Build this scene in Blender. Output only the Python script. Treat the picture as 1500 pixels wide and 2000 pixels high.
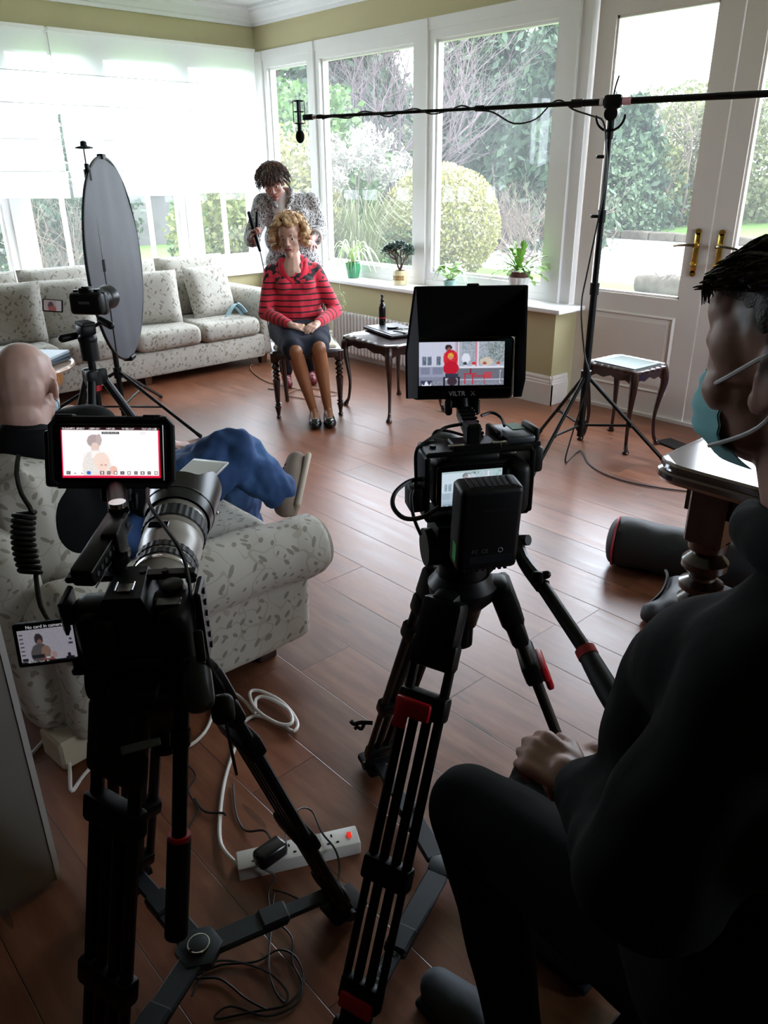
import bpy, bmesh, math, random
import numpy as np
from mathutils import Vector, Matrix, noise as mnoise
random.seed(7); rng = np.random.default_rng(7)
for o in list(bpy.data.objects): bpy.data.objects.remove(o)
sc = bpy.context.scene
COL = sc.collection

# ---------------------------------------------------------------- camera
CR = np.array([[0.676759, 0.736159, -0.008175], [0.292892, -0.279413, -0.914409], [-0.675434, 0.616440, -0.404710]])
FPX, EYE = 1499.26, np.array([0.0, 0.0, 1.5])
cam = bpy.data.cameras.new('camera'); cam.sensor_fit = 'HORIZONTAL'; cam.sensor_width = 36.0; cam.lens = 36.0 * FPX / 1500.0
cam.clip_start = 0.02; cam.clip_end = 300
camo = bpy.data.objects.new('camera', cam); COL.objects.link(camo)
M = Matrix.Identity(4)
for i in range(3):
    M[i][0] = CR[0][i]; M[i][1] = -CR[1][i]; M[i][2] = -CR[2][i]; M[i][3] = EYE[i]
camo.matrix_world = M
sc.camera = camo

# ---------------------------------------------------------------- daylight and exposure
sc.view_settings.view_transform = 'Standard'; sc.view_settings.look = 'None'
sc.view_settings.gamma = 1.0; sc.view_settings.use_curve_mapping = False
EXPOSURE = 0.0
SKY = 18.5
sc.view_settings.exposure = EXPOSURE
w = bpy.data.worlds.new('overcast_sky'); sc.world = w; w.use_nodes = True
nt = w.node_tree; bg = nt.nodes['Background']
tcw = nt.nodes.new('ShaderNodeTexCoord'); sepw = nt.nodes.new('ShaderNodeSeparateXYZ'); nt.links.new(tcw.outputs['Generated'], sepw.inputs[0])
rmp = nt.nodes.new('ShaderNodeValToRGB'); nt.links.new(sepw.outputs['Z'], rmp.inputs[0])
rmp.color_ramp.elements[0].position = 0.0; rmp.color_ramp.elements[0].color = (0.72, 0.80, 0.92, 1)
rmp.color_ramp.elements[1].position = 0.6; rmp.color_ramp.elements[1].color = (0.82, 0.90, 1.0, 1)
nt.links.new(rmp.outputs[0], bg.inputs['Color']); bg.inputs['Strength'].default_value = SKY
sc.cycles.max_bounces = 8; sc.cycles.diffuse_bounces = 4; sc.cycles.glossy_bounces = 3
sc.cycles.transparent_max_bounces = 24; sc.cycles.transmission_bounces = 4
sc.cycles.use_denoising = True; sc.cycles.caustics_reflective = False; sc.cycles.caustics_refractive = False
sc.cycles.sample_clamp_indirect = 6.0

def portal(name, loc, rot, sx, sy):
    l = bpy.data.lights.new(name, 'AREA'); l.shape = 'RECTANGLE'; l.size = sx; l.size_y = sy; l.energy = 1
    l.cycles.is_portal = True
    o = bpy.data.objects.new(name, l); COL.objects.link(o); o.location = loc; o.rotation_euler = rot
portal('window_daylight_portal', (-3.9, 4.80, 1.45), (math.radians(-90), 0, 0), 5.6, 2.3)
portal('added_window_daylight_portal', (2.32, 3.4, 1.5), (math.radians(90), 0, math.radians(90)), 2.0, 1.9)  # serves the unseen windows added in the right wall
portal('side_window_daylight_portal', (-6.90, 1.95, 1.55), (math.radians(90), 0, math.radians(-90)), 5.2, 1.8)

# ---------------------------------------------------------------- helpers: where a picture ray meets a plane of the room
def ray(px, py): return CR.T @ np.array([(px - 750) / FPX, (py - 1000) / FPX, 1.0])
def FLR(px, py, z=0.0):
    d = ray(px, py); return Vector(EYE + d * (z - 1.5) / d[2])
def ATX(px, py, x):
    d = ray(px, py); return Vector(EYE + d * x / d[0])
def ATY(px, py, y):
    d = ray(px, py); return Vector(EYE + d * y / d[1])
def DEP(px, py, D): return Vector(EYE + D * ray(px, py))

# ---------------------------------------------------------------- mesh building
V3 = Vector
def frame(fwd, up=(0, 0, 1)):
    """columns right, forward, up"""
    f = Vector(fwd).normalized(); r = f.cross(Vector(up)).normalized(); u = r.cross(f)
    return Matrix((r, f, u)).transposed()
def zto(d):
    d = Vector(d).normalized(); return d.to_track_quat('Z', 'Y').to_matrix()

class MB:
    def __init__(s): s.v = []; s.f = []; s.c = None
    def add(s, vs, fs):
        n = len(s.v); s.v.extend([tuple(v) for v in vs]); s.f.extend([tuple(i + n for i in f) for f in fs]); return s
    def xf(s, vs, fs, rot=None, loc=(0, 0, 0)):
        L = Vector(loc)
        return s.add([(rot @ Vector(v) if rot else Vector(v)) + L for v in vs], fs)
    def box(s, c, d, rot=None):
        x, y, z = d[0] / 2, d[1] / 2, d[2] / 2
        vs = [(-x, -y, -z), (x, -y, -z), (x, y, -z), (-x, y, -z), (-x, -y, z), (x, -y, z), (x, y, z), (-x, y, z)]
        return s.xf(vs, [(0, 3, 2, 1), (4, 5, 6, 7), (0, 1, 5, 4), (1, 2, 6, 5), (2, 3, 7, 6), (3, 0, 4, 7)], rot, c)
    def bb(s, a, b): return s.box([(a[i] + b[i]) / 2 for i in range(3)], [abs(b[i] - a[i]) for i in range(3)])
    def rbox(s, c, d, r=0.01, seg=2, rot=None):
        bm = bmesh.new(); bmesh.ops.create_cube(bm, size=1)
        for v in bm.verts: v.co = Vector((v.co.x * d[0], v.co.y * d[1], v.co.z * d[2]))
        r = min(r, min(d) * 0.49)
        bmesh.ops.bevel(bm, geom=bm.edges[:], offset=r, segments=seg, profile=0.5, affect='EDGES')
        bm.verts.index_update()
        s.xf([v.co.copy() for v in bm.verts], [[v.index for v in f.verts] for f in bm.faces], rot, c); bm.free(); return s
    def loft(s, rings, cap=True, closed=True):
        n = len(rings[0]); vs = [p for r in rings for p in r]; fs = []
        for i in range(len(rings) - 1):
            for j in range(n if closed else n - 1):
                k = (j + 1) % n
                fs.append((i * n + j, i * n + k, (i + 1) * n + k, (i + 1) * n + j))
        if cap: fs.append(tuple(reversed(range(n)))); fs.append(tuple((len(rings) - 1) * n + j for j in range(n)))
        return s.add(vs, fs)
    def cyl(s, p0, p1, r0, r1=None, n=12, cap=True):
        r1 = r0 if r1 is None else r1
        p0, p1 = Vector(p0), Vector(p1); q = zto(p1 - p0)
        R = [[p + q @ Vector((r * math.cos(2 * math.pi * i / n), r * math.sin(2 * math.pi * i / n), 0)) for i in range(n)] for p, r in ((p0, r0), (p1, r1))]
        return s.loft(R, cap)
    def lathe(s, prof, c=(0, 0, 0), n=20, rot=None, cap=True):
        c = Vector(c)
        R = []
        for r, z in prof:
            ring = []
            for i in range(n):
                v = Vector((max(r, 1e-4) * math.cos(2 * math.pi * i / n), max(r, 1e-4) * math.sin(2 * math.pi * i / n), z))
                ring.append(c + (rot @ v if rot else v))
            R.append(ring)
        return s.loft(R, cap)
    def tube(s, pts, r, n=8, smooth=3, cap=True):
        P = [Vector(p) for p in pts]
        rr = r if isinstance(r, (list, tuple)) else [r] * len(P)
        if smooth and len(P) > 2:
            Q = []; RR = []
            for i in range(len(P) - 1):
                a = P[max(i - 1, 0)]; b = P[i]; c = P[i + 1]; d = P[min(i + 2, len(P) - 1)]
                for k in range(smooth):
                    t = k / smooth
                    Q.append(0.5 * ((2 * b) + (c - a) * t + (2 * a - 5 * b + 4 * c - d) * t * t + (3 * b - 3 * c + d - a) * t ** 3))
                    RR.append(rr[i] * (1 - t) + rr[i + 1] * t)
            Q.append(P[-1]); RR.append(rr[-1]); P = Q; rr = RR
        rings = []; prev = None
        for i, p in enumerate(P):
            t = (P[min(i + 1, len(P) - 1)] - P[max(i - 1, 0)])
            t = t.normalized() if t.length > 1e-9 else Vector((0, 0, 1))
            if prev is None: nrm = t.orthogonal().normalized()
            else:
                nrm = prev - t * prev.dot(t); nrm = nrm.normalized() if nrm.length > 1e-6 else t.orthogonal().normalized()
            prev = nrm; b = t.cross(nrm)
            rings.append([p + (nrm * math.cos(2 * math.pi * k / n) + b * math.sin(2 * math.pi * k / n)) * rr[i] for k in range(n)])
        return s.loft(rings, cap)
    def ell(s, c, r, rot=None, nu=16, nv=10):
        vs = [(0, 0, -1)]; fs = []
        for j in range(1, nv):
            a = -math.pi / 2 + math.pi * j / nv
            for i in range(nu): vs.append((math.cos(a) * math.cos(2 * math.pi * i / nu), math.cos(a) * math.sin(2 * math.pi * i / nu), math.sin(a)))
        vs.append((0, 0, 1)); T = len(vs) - 1
        for i in range(nu):
            k = (i + 1) % nu; fs.append((0, 1 + k, 1 + i)); fs.append((T, 1 + (nv - 2) * nu + i, 1 + (nv - 2) * nu + k))
            for j in range(nv - 2): fs.append((1 + j * nu + i, 1 + j * nu + k, 1 + (j + 1) * nu + k, 1 + (j + 1) * nu + i))
        return s.xf([(v[0] * r[0], v[1] * r[1], v[2] * r[2]) for v in vs], fs, rot, c)
    def rod(s, p0, r0, p1, r1, n=14):
        p0, p1 = Vector(p0), Vector(p1); d = p1 - p0
        if d.length < 1e-6: return s.ell(p0, (r0, r0, r0))
        q = zto(d); L = d.length; prof = []
        for k in range(6):
            a = -math.pi / 2 + math.pi / 2 * k / 5; prof.append((r0 * math.cos(a), r0 * math.sin(a)))
        for k in range(6):
            a = math.pi / 2 * k / 5; prof.append((r1 * math.cos(a), L + r1 * math.sin(a)))
        return s.lathe(prof, p0, n, q)
    def prism(s, poly, z0, z1, rot=None, loc=(0, 0, 0)):
        n = len(poly)
        return s.xf([(x, y, z0) for x, y in poly] + [(x, y, z1) for x, y in poly],
                    [tuple(reversed(range(n))), tuple(range(n, 2 * n))] + [(i, (i + 1) % n, n + (i + 1) % n, n + i) for i in range(n)], rot, loc)
    def pillow(s, c, d, rot=None, p=0.42, n=12, corner=0.0):
        """puffed cushion d = width (x), thickness (y), height (z)"""
        vs = []; fs = []
        for side in (-1, 1):
            for j in range(n + 1):
                for i in range(n + 1):
                    u, v = -1 + 2 * i / n, -1 + 2 * j / n
                    t = (max(0, 1 - u ** 4) ** p) * (max(0, 1 - v ** 4) ** p)
                    k = 1 - 0.05 * (1 - abs(u)) * 0 - corner * (1 - max(abs(u), abs(v))) * 0
                    pin = 1 - corner * (1 - abs(u * v))
                    vs.append((u * d[0] / 2 * (pin if abs(u) > .6 else 1) * k, side * t * d[1] / 2, v * d[2] / 2 * (pin if abs(v) > .6 else 1)))
        N = (n + 1) * (n + 1)
        for sd in (0, 1):
            for j in range(n):
                for i in range(n):
                    a = sd * N + j * (n + 1) + i; q = (a, a + 1, a + n + 2, a + n + 1)
                    fs.append(q if sd == 0 else tuple(reversed(q)))
        return s.xf(vs, fs, rot, c)

def origin_inv(parent):
    p = parent
    while p.parent: p = p.parent
    return p.matrix_basis.inverted()
SM = {}
def part(name, mb, m, parent=None, smooth=True, sharp=35, local=False, label=None, attrs=None, stuff=False):
    me = bpy.data.meshes.new(name)
    vs = mb.v
    if parent is not None and not local:
        inv = origin_inv(parent); A = np.array(inv); P = np.array(vs); vs = (P @ A[:3, :3].T + A[:3, 3]).tolist()
    me.from_pydata(vs, [], mb.f); me.validate(); me.update()
    if m is not None: me.materials.append(m)
    if smooth:
        me.polygons.foreach_set('use_smooth', [True] * len(me.polygons))
        try: me.set_sharp_from_angle(angle=math.radians(sharp))
        except Exception: pass
    if attrs:
        for k, a in attrs.items():
            at = me.attributes.new(k, 'FLOAT', 'POINT'); at.data.foreach_set('value', np.asarray(a, dtype=np.float32))
    o = bpy.data.objects.new(name, me); COL.objects.link(o)
    if parent is not None: o.parent = parent
    if label: o['label'] = label
    if stuff: o['kind'] = 'stuff'
    return o
def thing(name, label, cat, loc=(0, 0, 0), rz=0.0, group=None):
    o = bpy.data.objects.new(name, None); COL.objects.link(o); o.empty_display_size = 0.05
    o.location = loc; o.rotation_euler = (0, 0, rz); o['label'] = label; o['category'] = cat
    o.matrix_basis = Matrix.Translation(Vector(loc)) @ Matrix.Rotation(rz, 4, 'Z')
    if group: o['group'] = group
    return o
def tag(o, label, cat, group=None, kind=None):
    o['label'] = label; o['category'] = cat
    if group: o['group'] = group
    if kind: o['kind'] = kind
    return o
def struct(name, mb, m, smooth=False, parent=None, sharp=35):
    o = part(name, mb, m, parent, smooth=smooth, sharp=sharp)
    if parent is None: o['kind'] = 'structure'
    return o
def dup(root, loc=None, rz=None):
    r = root.copy(); COL.objects.link(r)
    if loc is not None: r.location = loc
    if rz is not None: r.rotation_euler = (0, 0, rz)
    for ch in list(root.children):
        c = ch.copy(); COL.objects.link(c); c.parent = r
        for g in list(ch.children):
            d = g.copy(); COL.objects.link(d); d.parent = c
    return r
def blob(mb, vox=0.01, sm=4, wr=None, cut=None):
    """one continuous skin round overlapping closed shapes"""
    me = bpy.data.meshes.new('tmp'); me.from_pydata(mb.v, [], mb.f); me.update()
    o = bpy.data.objects.new('tmp', me); COL.objects.link(o)
    r = o.modifiers.new('r', 'REMESH'); r.mode = 'VOXEL'; r.voxel_size = vox; r.adaptivity = 0
    s = o.modifiers.new('s', 'SMOOTH'); s.factor = 0.5; s.iterations = sm
    dg = bpy.context.evaluated_depsgraph_get(); ev = o.evaluated_get(dg); m2 = ev.to_mesh()
    vs = [v.co.copy() for v in m2.vertices]; fs = [tuple(p.vertices) for p in m2.polygons]; ns = [v.normal.copy() for v in m2.vertices]
    ev.to_mesh_clear(); bpy.data.objects.remove(o); bpy.data.meshes.remove(me)
    if wr:
        amp, scl = wr
        for i, v in enumerate(vs):
            q = Vector((v.x * scl, v.y * scl, v.z * scl * 0.6))
            nn = mnoise.noise(q) + 0.5 * mnoise.noise(q * 2.1)
            vs[i] = v + ns[i] * amp * nn
    out = MB(); out.v = [tuple(v) for v in vs]; out.f = fs
    return out

# ---------------------------------------------------------------- materials
def srgb(h):
    if isinstance(h, str): c = [int(h[i:i + 2], 16) / 255 for i in (0, 2, 4)]
    else: c = h
    return tuple((x / 12.92 if x <= 0.04045 else ((x + 0.055) / 1.055) ** 2.4) for x in c) + (1,)
MATS = {}
class NT:
    def __init__(s, name):
        s.m = bpy.data.materials.new(name); s.m.use_nodes = True; s.t = s.m.node_tree; s.b = s.t.nodes['Principled BSDF']
    def n(s, ty, **k):
        x = s.t.nodes.new('ShaderNode' + ty)
        for a, b in k.items(): setattr(x, a, b)
        return x
    def l(s, a, b): s.t.links.new(a, b)
    def coord(s, kind='Object', scale=(1, 1, 1), rot=(0, 0, 0)):
        t = s.n('TexCoord'); m = s.n('Mapping'); m.inputs['Scale'].default_value = scale; m.inputs['Rotation'].default_value = rot
        s.l(t.outputs[kind], m.inputs[0]); return m.outputs[0]
    def noise(s, vec, scale, detail=3, rough=.5):
        x = s.n('TexNoise'); x.inputs['Scale'].default_value = scale; x.inputs['Detail'].default_value = detail; x.inputs['Roughness'].default_value = rough
        s.l(vec, x.inputs['Vector']); return x.outputs['Fac']
    def vor(s, vec, scale, feat='F1', out='Distance'):
        x = s.n('TexVoronoi'); x.feature = feat; x.inputs['Scale'].default_value = scale; s.l(vec, x.inputs['Vector']); return x.outputs[out]
    def math(s, op, a, b=None, c=None):
        x = s.n('Math'); x.operation = op
        for i, q in enumerate((a, b, c)):
            if q is None: continue
            if isinstance(q, (int, float)): x.inputs[i].default_value = q
            else: s.l(q, x.inputs[i])
        return x.outputs[0]
    def mix(s, fac, a, b, blend='MIX'):
        x = s.n('Mix'); x.data_type = 'RGBA'; x.blend_type = blend
        for i, q in ((0, fac), (6, a), (7, b)):
            if isinstance(q, (int, float)): x.inputs[i].default_value = q
            elif isinstance(q, tuple): x.inputs[i].default_value = q
            else: s.l(q, x.inputs[i])
        return x.outputs[2]
    def ramp(s, fac, stops):
        x = s.n('ValToRGB'); e = x.color_ramp.elements
        while len(e) < len(stops): e.new(0.5)
        for i, (p, c) in enumerate(stops): e[i].position = p; e[i].color = c
        s.l(fac, x.inputs[0]); return x.outputs[0]
    def bump(s, h, strength=.3, dist=.01):
        x = s.n('Bump'); x.inputs['Strength'].default_value = strength; x.inputs['Distance'].default_value = dist
        s.l(h, x.inputs['Height']); s.l(x.outputs[0], s.b.inputs['Normal'])
    def base(s, c):
        if isinstance(c, tuple): s.b.inputs['Base Color'].default_value = c
        else: s.l(c, s.b.inputs['Base Color'])
def mat(name, col, rough=0.5, metal=0.0, var=0.0, vs=8.0, bump=0.0, bs=60.0, spec=None, emis=None, es=1.0, sheen=0, coat=0, alpha=None):
    if name in MATS: return MATS[name]
    n = NT(name); c = srgb(col)
    b = n.b
    if var or bump: v = n.coord()
    if var:
        d = tuple(max(0, x * (1 - var)) for x in c[:3]) + (1,); e = tuple(min(1, x * (1 + var)) for x in c[:3]) + (1,)
        n.base(n.ramp(n.noise(v, vs, 4), [(0.3, d), (0.7, e)]))
    else: n.base(c)
    b.inputs['Roughness'].default_value = rough; b.inputs['Metallic'].default_value = metal
    if spec is None and rough >= .78 and not emis: spec = .15
    if spec is not None: b.inputs['Specular IOR Level'].default_value = spec
    if sheen: b.inputs['Sheen Weight'].default_value = sheen
    if coat: b.inputs['Coat Weight'].default_value = coat; b.inputs['Coat Roughness'].default_value = 0.15
    if bump: n.bump(n.noise(v, bs, 3), bump, 0.004)
    if emis: b.inputs['Emission Color'].default_value = srgb(emis); b.inputs['Emission Strength'].default_value = es
    if alpha is not None: b.inputs['Alpha'].default_value = alpha
    MATS[name] = n.m; return n.m
LEAFK = .25
def leafmat(name, c1, c2, trans=0.3, vs=1.2, rough=.6):
    if name in MATS: return MATS[name]
    n = NT(name); v = n.coord()
    g = n.n('NewGeometry'); rnd = g.outputs['Random Per Island']
    f = n.math('ADD', n.math('MULTIPLY', n.noise(v, vs, 3), .6), n.math('MULTIPLY', rnd, .4))
    dk = lambda c: tuple(x * LEAFK for x in srgb(c)[:3]) + (1,)
    col = n.ramp(f, [(0.3, dk(c1)), (0.7, dk(c2))]); n.base(col)
    n.b.inputs['Roughness'].default_value = rough; n.b.inputs['Specular IOR Level'].default_value = .25
    tr = n.n('BsdfTranslucent'); n.l(col, tr.inputs[0]); mx = n.n('MixShader'); mx.inputs[0].default_value = trans
    n.l(n.b.outputs[0], mx.inputs[1]); n.l(tr.outputs[0], mx.inputs[2]); n.l(mx.outputs[0], n.t.nodes['Material Output'].inputs[0])
    MATS[name] = n.m; return n.m

WHITE = mat('white_gloss_paint', 'f1efee', .35, var=.02, vs=3)
CREAMW = mat('off_white_door_paint', 'e4dcd6', .4, var=.02, vs=3)
GREEN = mat('sage_green_wall_paint', 'b8af8a', .8, var=.03, vs=2, bump=.05, bs=200)
CEIL = mat('white_ceiling_paint', 'eeeef0', .8, var=.01)
BLACKP = mat('matt_black_plastic', '070707', .45, var=.1, spec=.2)
BLACKM = mat('black_anodised_metal', '090909', .38, .2, var=.1, spec=.25)
BLACKG = mat('glossy_black_plastic', '08080a', .15)
RUBBER = mat('black_rubber', '0a0a0b', .6, spec=.25)
GREYM = mat('dark_grey_metal', '262b30', .5, .3, var=.1)
STEEL = mat('bright_steel', 'c9c9cc', .2, 1.0)
REDP = mat('red_plastic', 'a81420', .35)
BRASS = mat('polished_brass', 'd9b45a', .2, 1.0)
DARKWOOD = mat('dark_mahogany_wood', '2b1712', .22, var=.3, vs=14, coat=.3)
PINE = mat('honey_coloured_wood', 'a06a35', .35, var=.25, vs=10)

def glassmat(name='clear_window_glass', haze=.05):
    n = NT(name); out = n.t.nodes['Material Output']
    tr = n.n('BsdfTransparent'); gl = n.n('BsdfGlossy'); gl.inputs['Roughness'].default_value = .02
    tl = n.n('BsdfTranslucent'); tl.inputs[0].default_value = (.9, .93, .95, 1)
    fr = n.n('LayerWeight'); fr.inputs[0].default_value = .5; frf = n.math('ADD', n.math('MULTIPLY', n.math('POWER', fr.outputs['Facing'], 5.0), .45), .018)
    a = n.n('MixShader'); n.l(frf, a.inputs[0]); n.l(tr.outputs[0], a.inputs[1]); n.l(gl.outputs[0], a.inputs[2])
    b = n.n('MixShader')
    glare_veil = n.math('MULTIPLY', n.math('ADD', n.noise(n.coord(scale=(1, 1, 1)), 1.3, 4), .35), haze)  # noisy translucent film standing in for veiling glare on the panes
    n.l(glare_veil, b.inputs[0]); n.l(a.outputs[0], b.inputs[1]); n.l(tl.outputs[0], b.inputs[2]); n.l(b.outputs[0], out.inputs[0])
    return n.m
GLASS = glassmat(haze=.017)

def floormat():
    n = NT('engineered_oak_boards'); tc = n.n('TexCoord'); sp = n.n('SeparateXYZ'); n.l(tc.outputs['Object'], sp.inputs[0])
    X, Y = sp.outputs['X'], sp.outputs['Y']
    W, L = .211, 1.75
    yb = n.math('DIVIDE', n.math('SUBTRACT', Y, .154), W); row = n.math('FLOOR', yb); fy = n.math('SUBTRACT', yb, row)
    wn = n.n('TexWhiteNoise'); wn.noise_dimensions = '1D'; n.l(row, wn.inputs['W'])
    xb = n.math('ADD', n.math('DIVIDE', X, L), n.math('MULTIPLY', wn.outputs['Value'], 7.3)); cx = n.math('FLOOR', xb); fx = n.math('SUBTRACT', xb, cx)
    ey = n.math('MINIMUM', fy, n.math('SUBTRACT', 1, fy)); ex = n.math('MINIMUM', fx, n.math('SUBTRACT', 1, fx))
    g = n.math('MINIMUM', n.math('DIVIDE', ey, .0085), n.math('DIVIDE', ex, .0010)); gap = n.math('MINIMUM', g, 1.0)
    cb = n.n('CombineXYZ'); n.l(row, cb.inputs[0]); n.l(cx, cb.inputs[1]); w2 = n.n('TexWhiteNoise'); w2.noise_dimensions = '3D'; n.l(cb.outputs[0], w2.inputs['Vector'])
    off = n.n('VectorMath'); off.operation = 'MULTIPLY_ADD'; n.l(w2.outputs['Color'], off.inputs[0]); off.inputs[1].default_value = (9, 9, 9)
    mp = n.n('Mapping'); mp.inputs['Scale'].default_value = (1.6, 11, 1); n.l(tc.outputs['Object'], mp.inputs[0]); n.l(mp.outputs[0], off.inputs[2])
    gr = n.noise(off.outputs[0], 2.2, 6, .6)
    col = n.ramp(gr, [(.25, srgb('6c3f2a')), (.5, srgb('8a563d')), (.75, srgb('9f6c4e'))])
    kn = n.vor(off.outputs[0], 1.1); knot = n.math('LESS_THAN', kn, .1)
    col = n.mix(n.math('MULTIPLY', knot, .5), col, srgb('2e1a14'))
    hue = n.mix(w2.outputs['Value'], srgb('b4b4b4'), srgb('eadcd4')); col = n.mix(.8, col, hue, 'MULTIPLY')
    col = n.mix(gap, srgb('1c0f0b'), col); n.base(col)
    n.l(n.ramp(gr, [(0.2, (.30, .30, .30, 1)), (.8, (.42, .42, .42, 1))]), n.b.inputs['Roughness'])
    n.b.inputs['Specular IOR Level'].default_value = .6
    h = n.math('ADD', n.math('MULTIPLY', gap, 1.0), n.math('MULTIPLY', gr, .12)); n.bump(h, .35, .003)
    return n.m

def floralmat():
    n = NT('cream_leaf_print_fabric')
    base = srgb('b2aea4'); leaf = srgb('857f72'); vine = srgb('a39c8e')
    tc = n.n('TexCoord')
    def layer(rot, off, thr):
        m1 = n.n('Mapping'); m1.inputs['Rotation'].default_value = rot; m1.inputs['Location'].default_value = off
        n.l(tc.outputs['Object'], m1.inputs[0])
        m2 = n.n('Mapping'); m2.inputs['Scale'].default_value = (34, 34, 12); n.l(m1.outputs[0], m2.inputs[0])
        x = n.n('TexVoronoi'); x.inputs['Scale'].default_value = 1; x.inputs['Randomness'].default_value = .85; n.l(m2.outputs[0], x.inputs['Vector'])
        return n.math('LESS_THAN', x.outputs['Distance'], thr)
    a = layer((.75, .35, .2), (0, 0, 0), .25); b = layer((-.8, .5, .9), (3.3, 1.2, .4), .22)
    lf = n.math('MAXIMUM', a, b)
    v = n.coord()
    nz = n.noise(v, 7, 1.5); vn = n.math('LESS_THAN', n.math('ABSOLUTE', n.math('SUBTRACT', nz, .5)), .009)
    nz2 = n.noise(n.coord(rot=(1, 2, .5)), 9, 1.0); vn2 = n.math('LESS_THAN', n.math('ABSOLUTE', n.math('SUBTRACT', nz2, .47)), .008)
    c = n.mix(n.math('MAXIMUM', vn, vn2), base, vine); c = n.mix(lf, c, leaf)
    n.base(c); n.b.inputs['Roughness'].default_value = .85; n.b.inputs['Sheen Weight'].default_value = .15
    n.bump(n.noise(v, 350, 2), .12, .002)
    return n.m
FLORAL = floralmat()
# ================================================================ the room
XL, YR = -6.74, 4.60       # faces of the glazed left and far walls
GX, GY = -6.80, 4.66       # their glass
CZ = 2.84
struct('floor', MB().bb((XL - .1, -3.2, -.12), (2.2, YR + .12, 0)), floormat())
struct('ceiling', MB().bb((XL - .3, -3.2, CZ), (2.2, YR + .3, CZ + .1)), CEIL)
# green bands above the glazing, green dado below it
struct('wall_far', MB().bb((XL - .25, YR, 2.5), (2.2, YR + .22, CZ)).bb((-6.50, 4.38, 0), (-3.075, YR + .12, .63)).bb((-1.17, YR, 0), (2.2, YR + .22, CZ)), GREEN)
struct('wall_left', MB().bb((XL - .22, -.6, 2.5), (XL, YR + .2, CZ)).bb((XL - .22, -.6, 0), (-6.45, YR + .1, .63)), GREEN)
struct('wall_right', MB().bb((2.05, -3.2, 0), (2.25, 2.44, CZ)).bb((2.05, 2.44, 0), (2.25, YR + .2, .70)).bb((2.05, 2.44, 2.43), (2.25, YR + .2, CZ)).bb((2.05, 4.36, .7), (2.25, YR + .2, 2.43)), GREEN)
struct('wall_back', MB().bb((XL - .2, -.62, 0), (-1.55, -.5, CZ)).bb((.75, -.62, 0), (2.2, -.5, CZ)).bb((-1.55, -.62, 2.15), (.75, -.5, CZ)).bb((-1.75, -3.2, 0), (-1.6, -.62, CZ)).bb((-1.75, -3.3, 0), (2.2, -3.2, CZ)), mat('bounce_cutting_taupe', '4a4038', .8, var=.03))  # unseen hall, coloured dark to cut bounce into the foreground
def cornice(a, b, inward):
    a, b = V3(a), V3(b); iw = V3(inward)
    prof = [(0, 2.70), (.018, 2.70), (.022, 2.725), (.04, 2.735), (.06, 2.765), (.095, 2.79), (.10, 2.81), (.12, 2.815), (.12, CZ + .01), (0, CZ + .01)]
    return MB().loft([[p + iw * d + V3((0, 0, z)) for d, z in prof] for p in (a, b)])
struct('trim_1', cornice((XL, -.5, 0), (XL, YR, 0), (1, 0, 0)), CEIL)
struct('trim_2', cornice((XL, YR, 0), (2.1, YR, 0), (0, -1, 0)), CEIL)
def skirt(mb, a, b, inward, h=.2):
    a, b = V3(a), V3(b); iw = V3(inward)
    prof = [(0, 0), (.022, 0), (.022, h * .72), (.017, h * .76), (.019, h * .80), (.012, h * .86), (.014, h * .92), (.006, h), (0, h)]
    mb.loft([[p + iw * d + V3((0, 0, z)) for d, z in prof] for p in (a, b)]); return mb
struct('baseboard_far', skirt(skirt(MB(), (-6.45, 4.38, 0), (-3.053, 4.38, 0), (0, -1, 0)), (-3.075, 4.36, 0), (-3.075, 4.56, 0), (1, 0, 0)), CREAMW)
struct('baseboard_left', skirt(MB(), (-6.45, -.5, 0), (-6.45, 4.38, 0), (1, 0, 0)), CREAMW)
# sills
struct('trim_3', MB().rbox((-4.745, 4.505, .645), (3.47, .37, .032), .008), WHITE)
struct('trim_4', MB().rbox((-6.57, 2.0, .645), (.32, 5.15, .032), .008), WHITE)

def glazing(axis, fixed, gl, a0, a1, z0, z1, name, bars=(), deep=.10):
    """one window: outer frame, inner bead, pane; axis 0 = runs along x at y = fixed"""
    mb = MB()
    def bx(u0, u1, w0, w1, za, zb):
        if axis == 0: mb.bb((u0, fixed + w0, za), (u1, fixed + w1, zb))
        else: mb.bb((fixed - w1, u0, za), (fixed - w0, u1, zb))
    f = .06
    bx(a0 - f, a0, .0, deep, z0 - f, z1 + f); bx(a1, a1 + f, .0, deep, z0 - f, z1 + f)
    bx(a0, a1, .0, deep, z0 - f, z0); bx(a0, a1, .0, deep, z1, z1 + f)
    g = .018
    bx(a0, a0 + g, .03, deep - .02, z0, z1); bx(a1 - g, a1, .03, deep - .02, z0, z1); bx(a0 + g, a1 - g, .03, deep - .02, z0, z0 + g); bx(a0 + g, a1 - g, .03, deep - .02, z1 - g, z1)
    for b in bars: bx(b - .014, b + .014, .04, .085, z0, z1)
    o = struct(name, mb, WHITE)
    p = MB()
    if axis == 0: p.bb((a0, gl - .004, z0), (a1, gl + .004, z1))
    else: p.bb((gl - .004, a0, z0), (gl + .004, a1, z1))
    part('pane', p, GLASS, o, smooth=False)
    return o
zb, zt = .765, 2.37
glazing(0, YR, GY, -6.56, -5.97, zb, zt, 'window_1')
glazing(0, YR, GY, -5.80, -4.675, zb, zt, 'window_2')
glazing(0, YR, GY, -4.46, -3.385, zb, zt, 'window_3')
posts = MB()
for a, b in ((-6.76, -6.615), (-5.915, -5.855), (-4.62, -4.515), (-3.33, -3.12)): posts.bb((a, YR - .02, .63), (b, YR + .1, 2.5))
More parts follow.
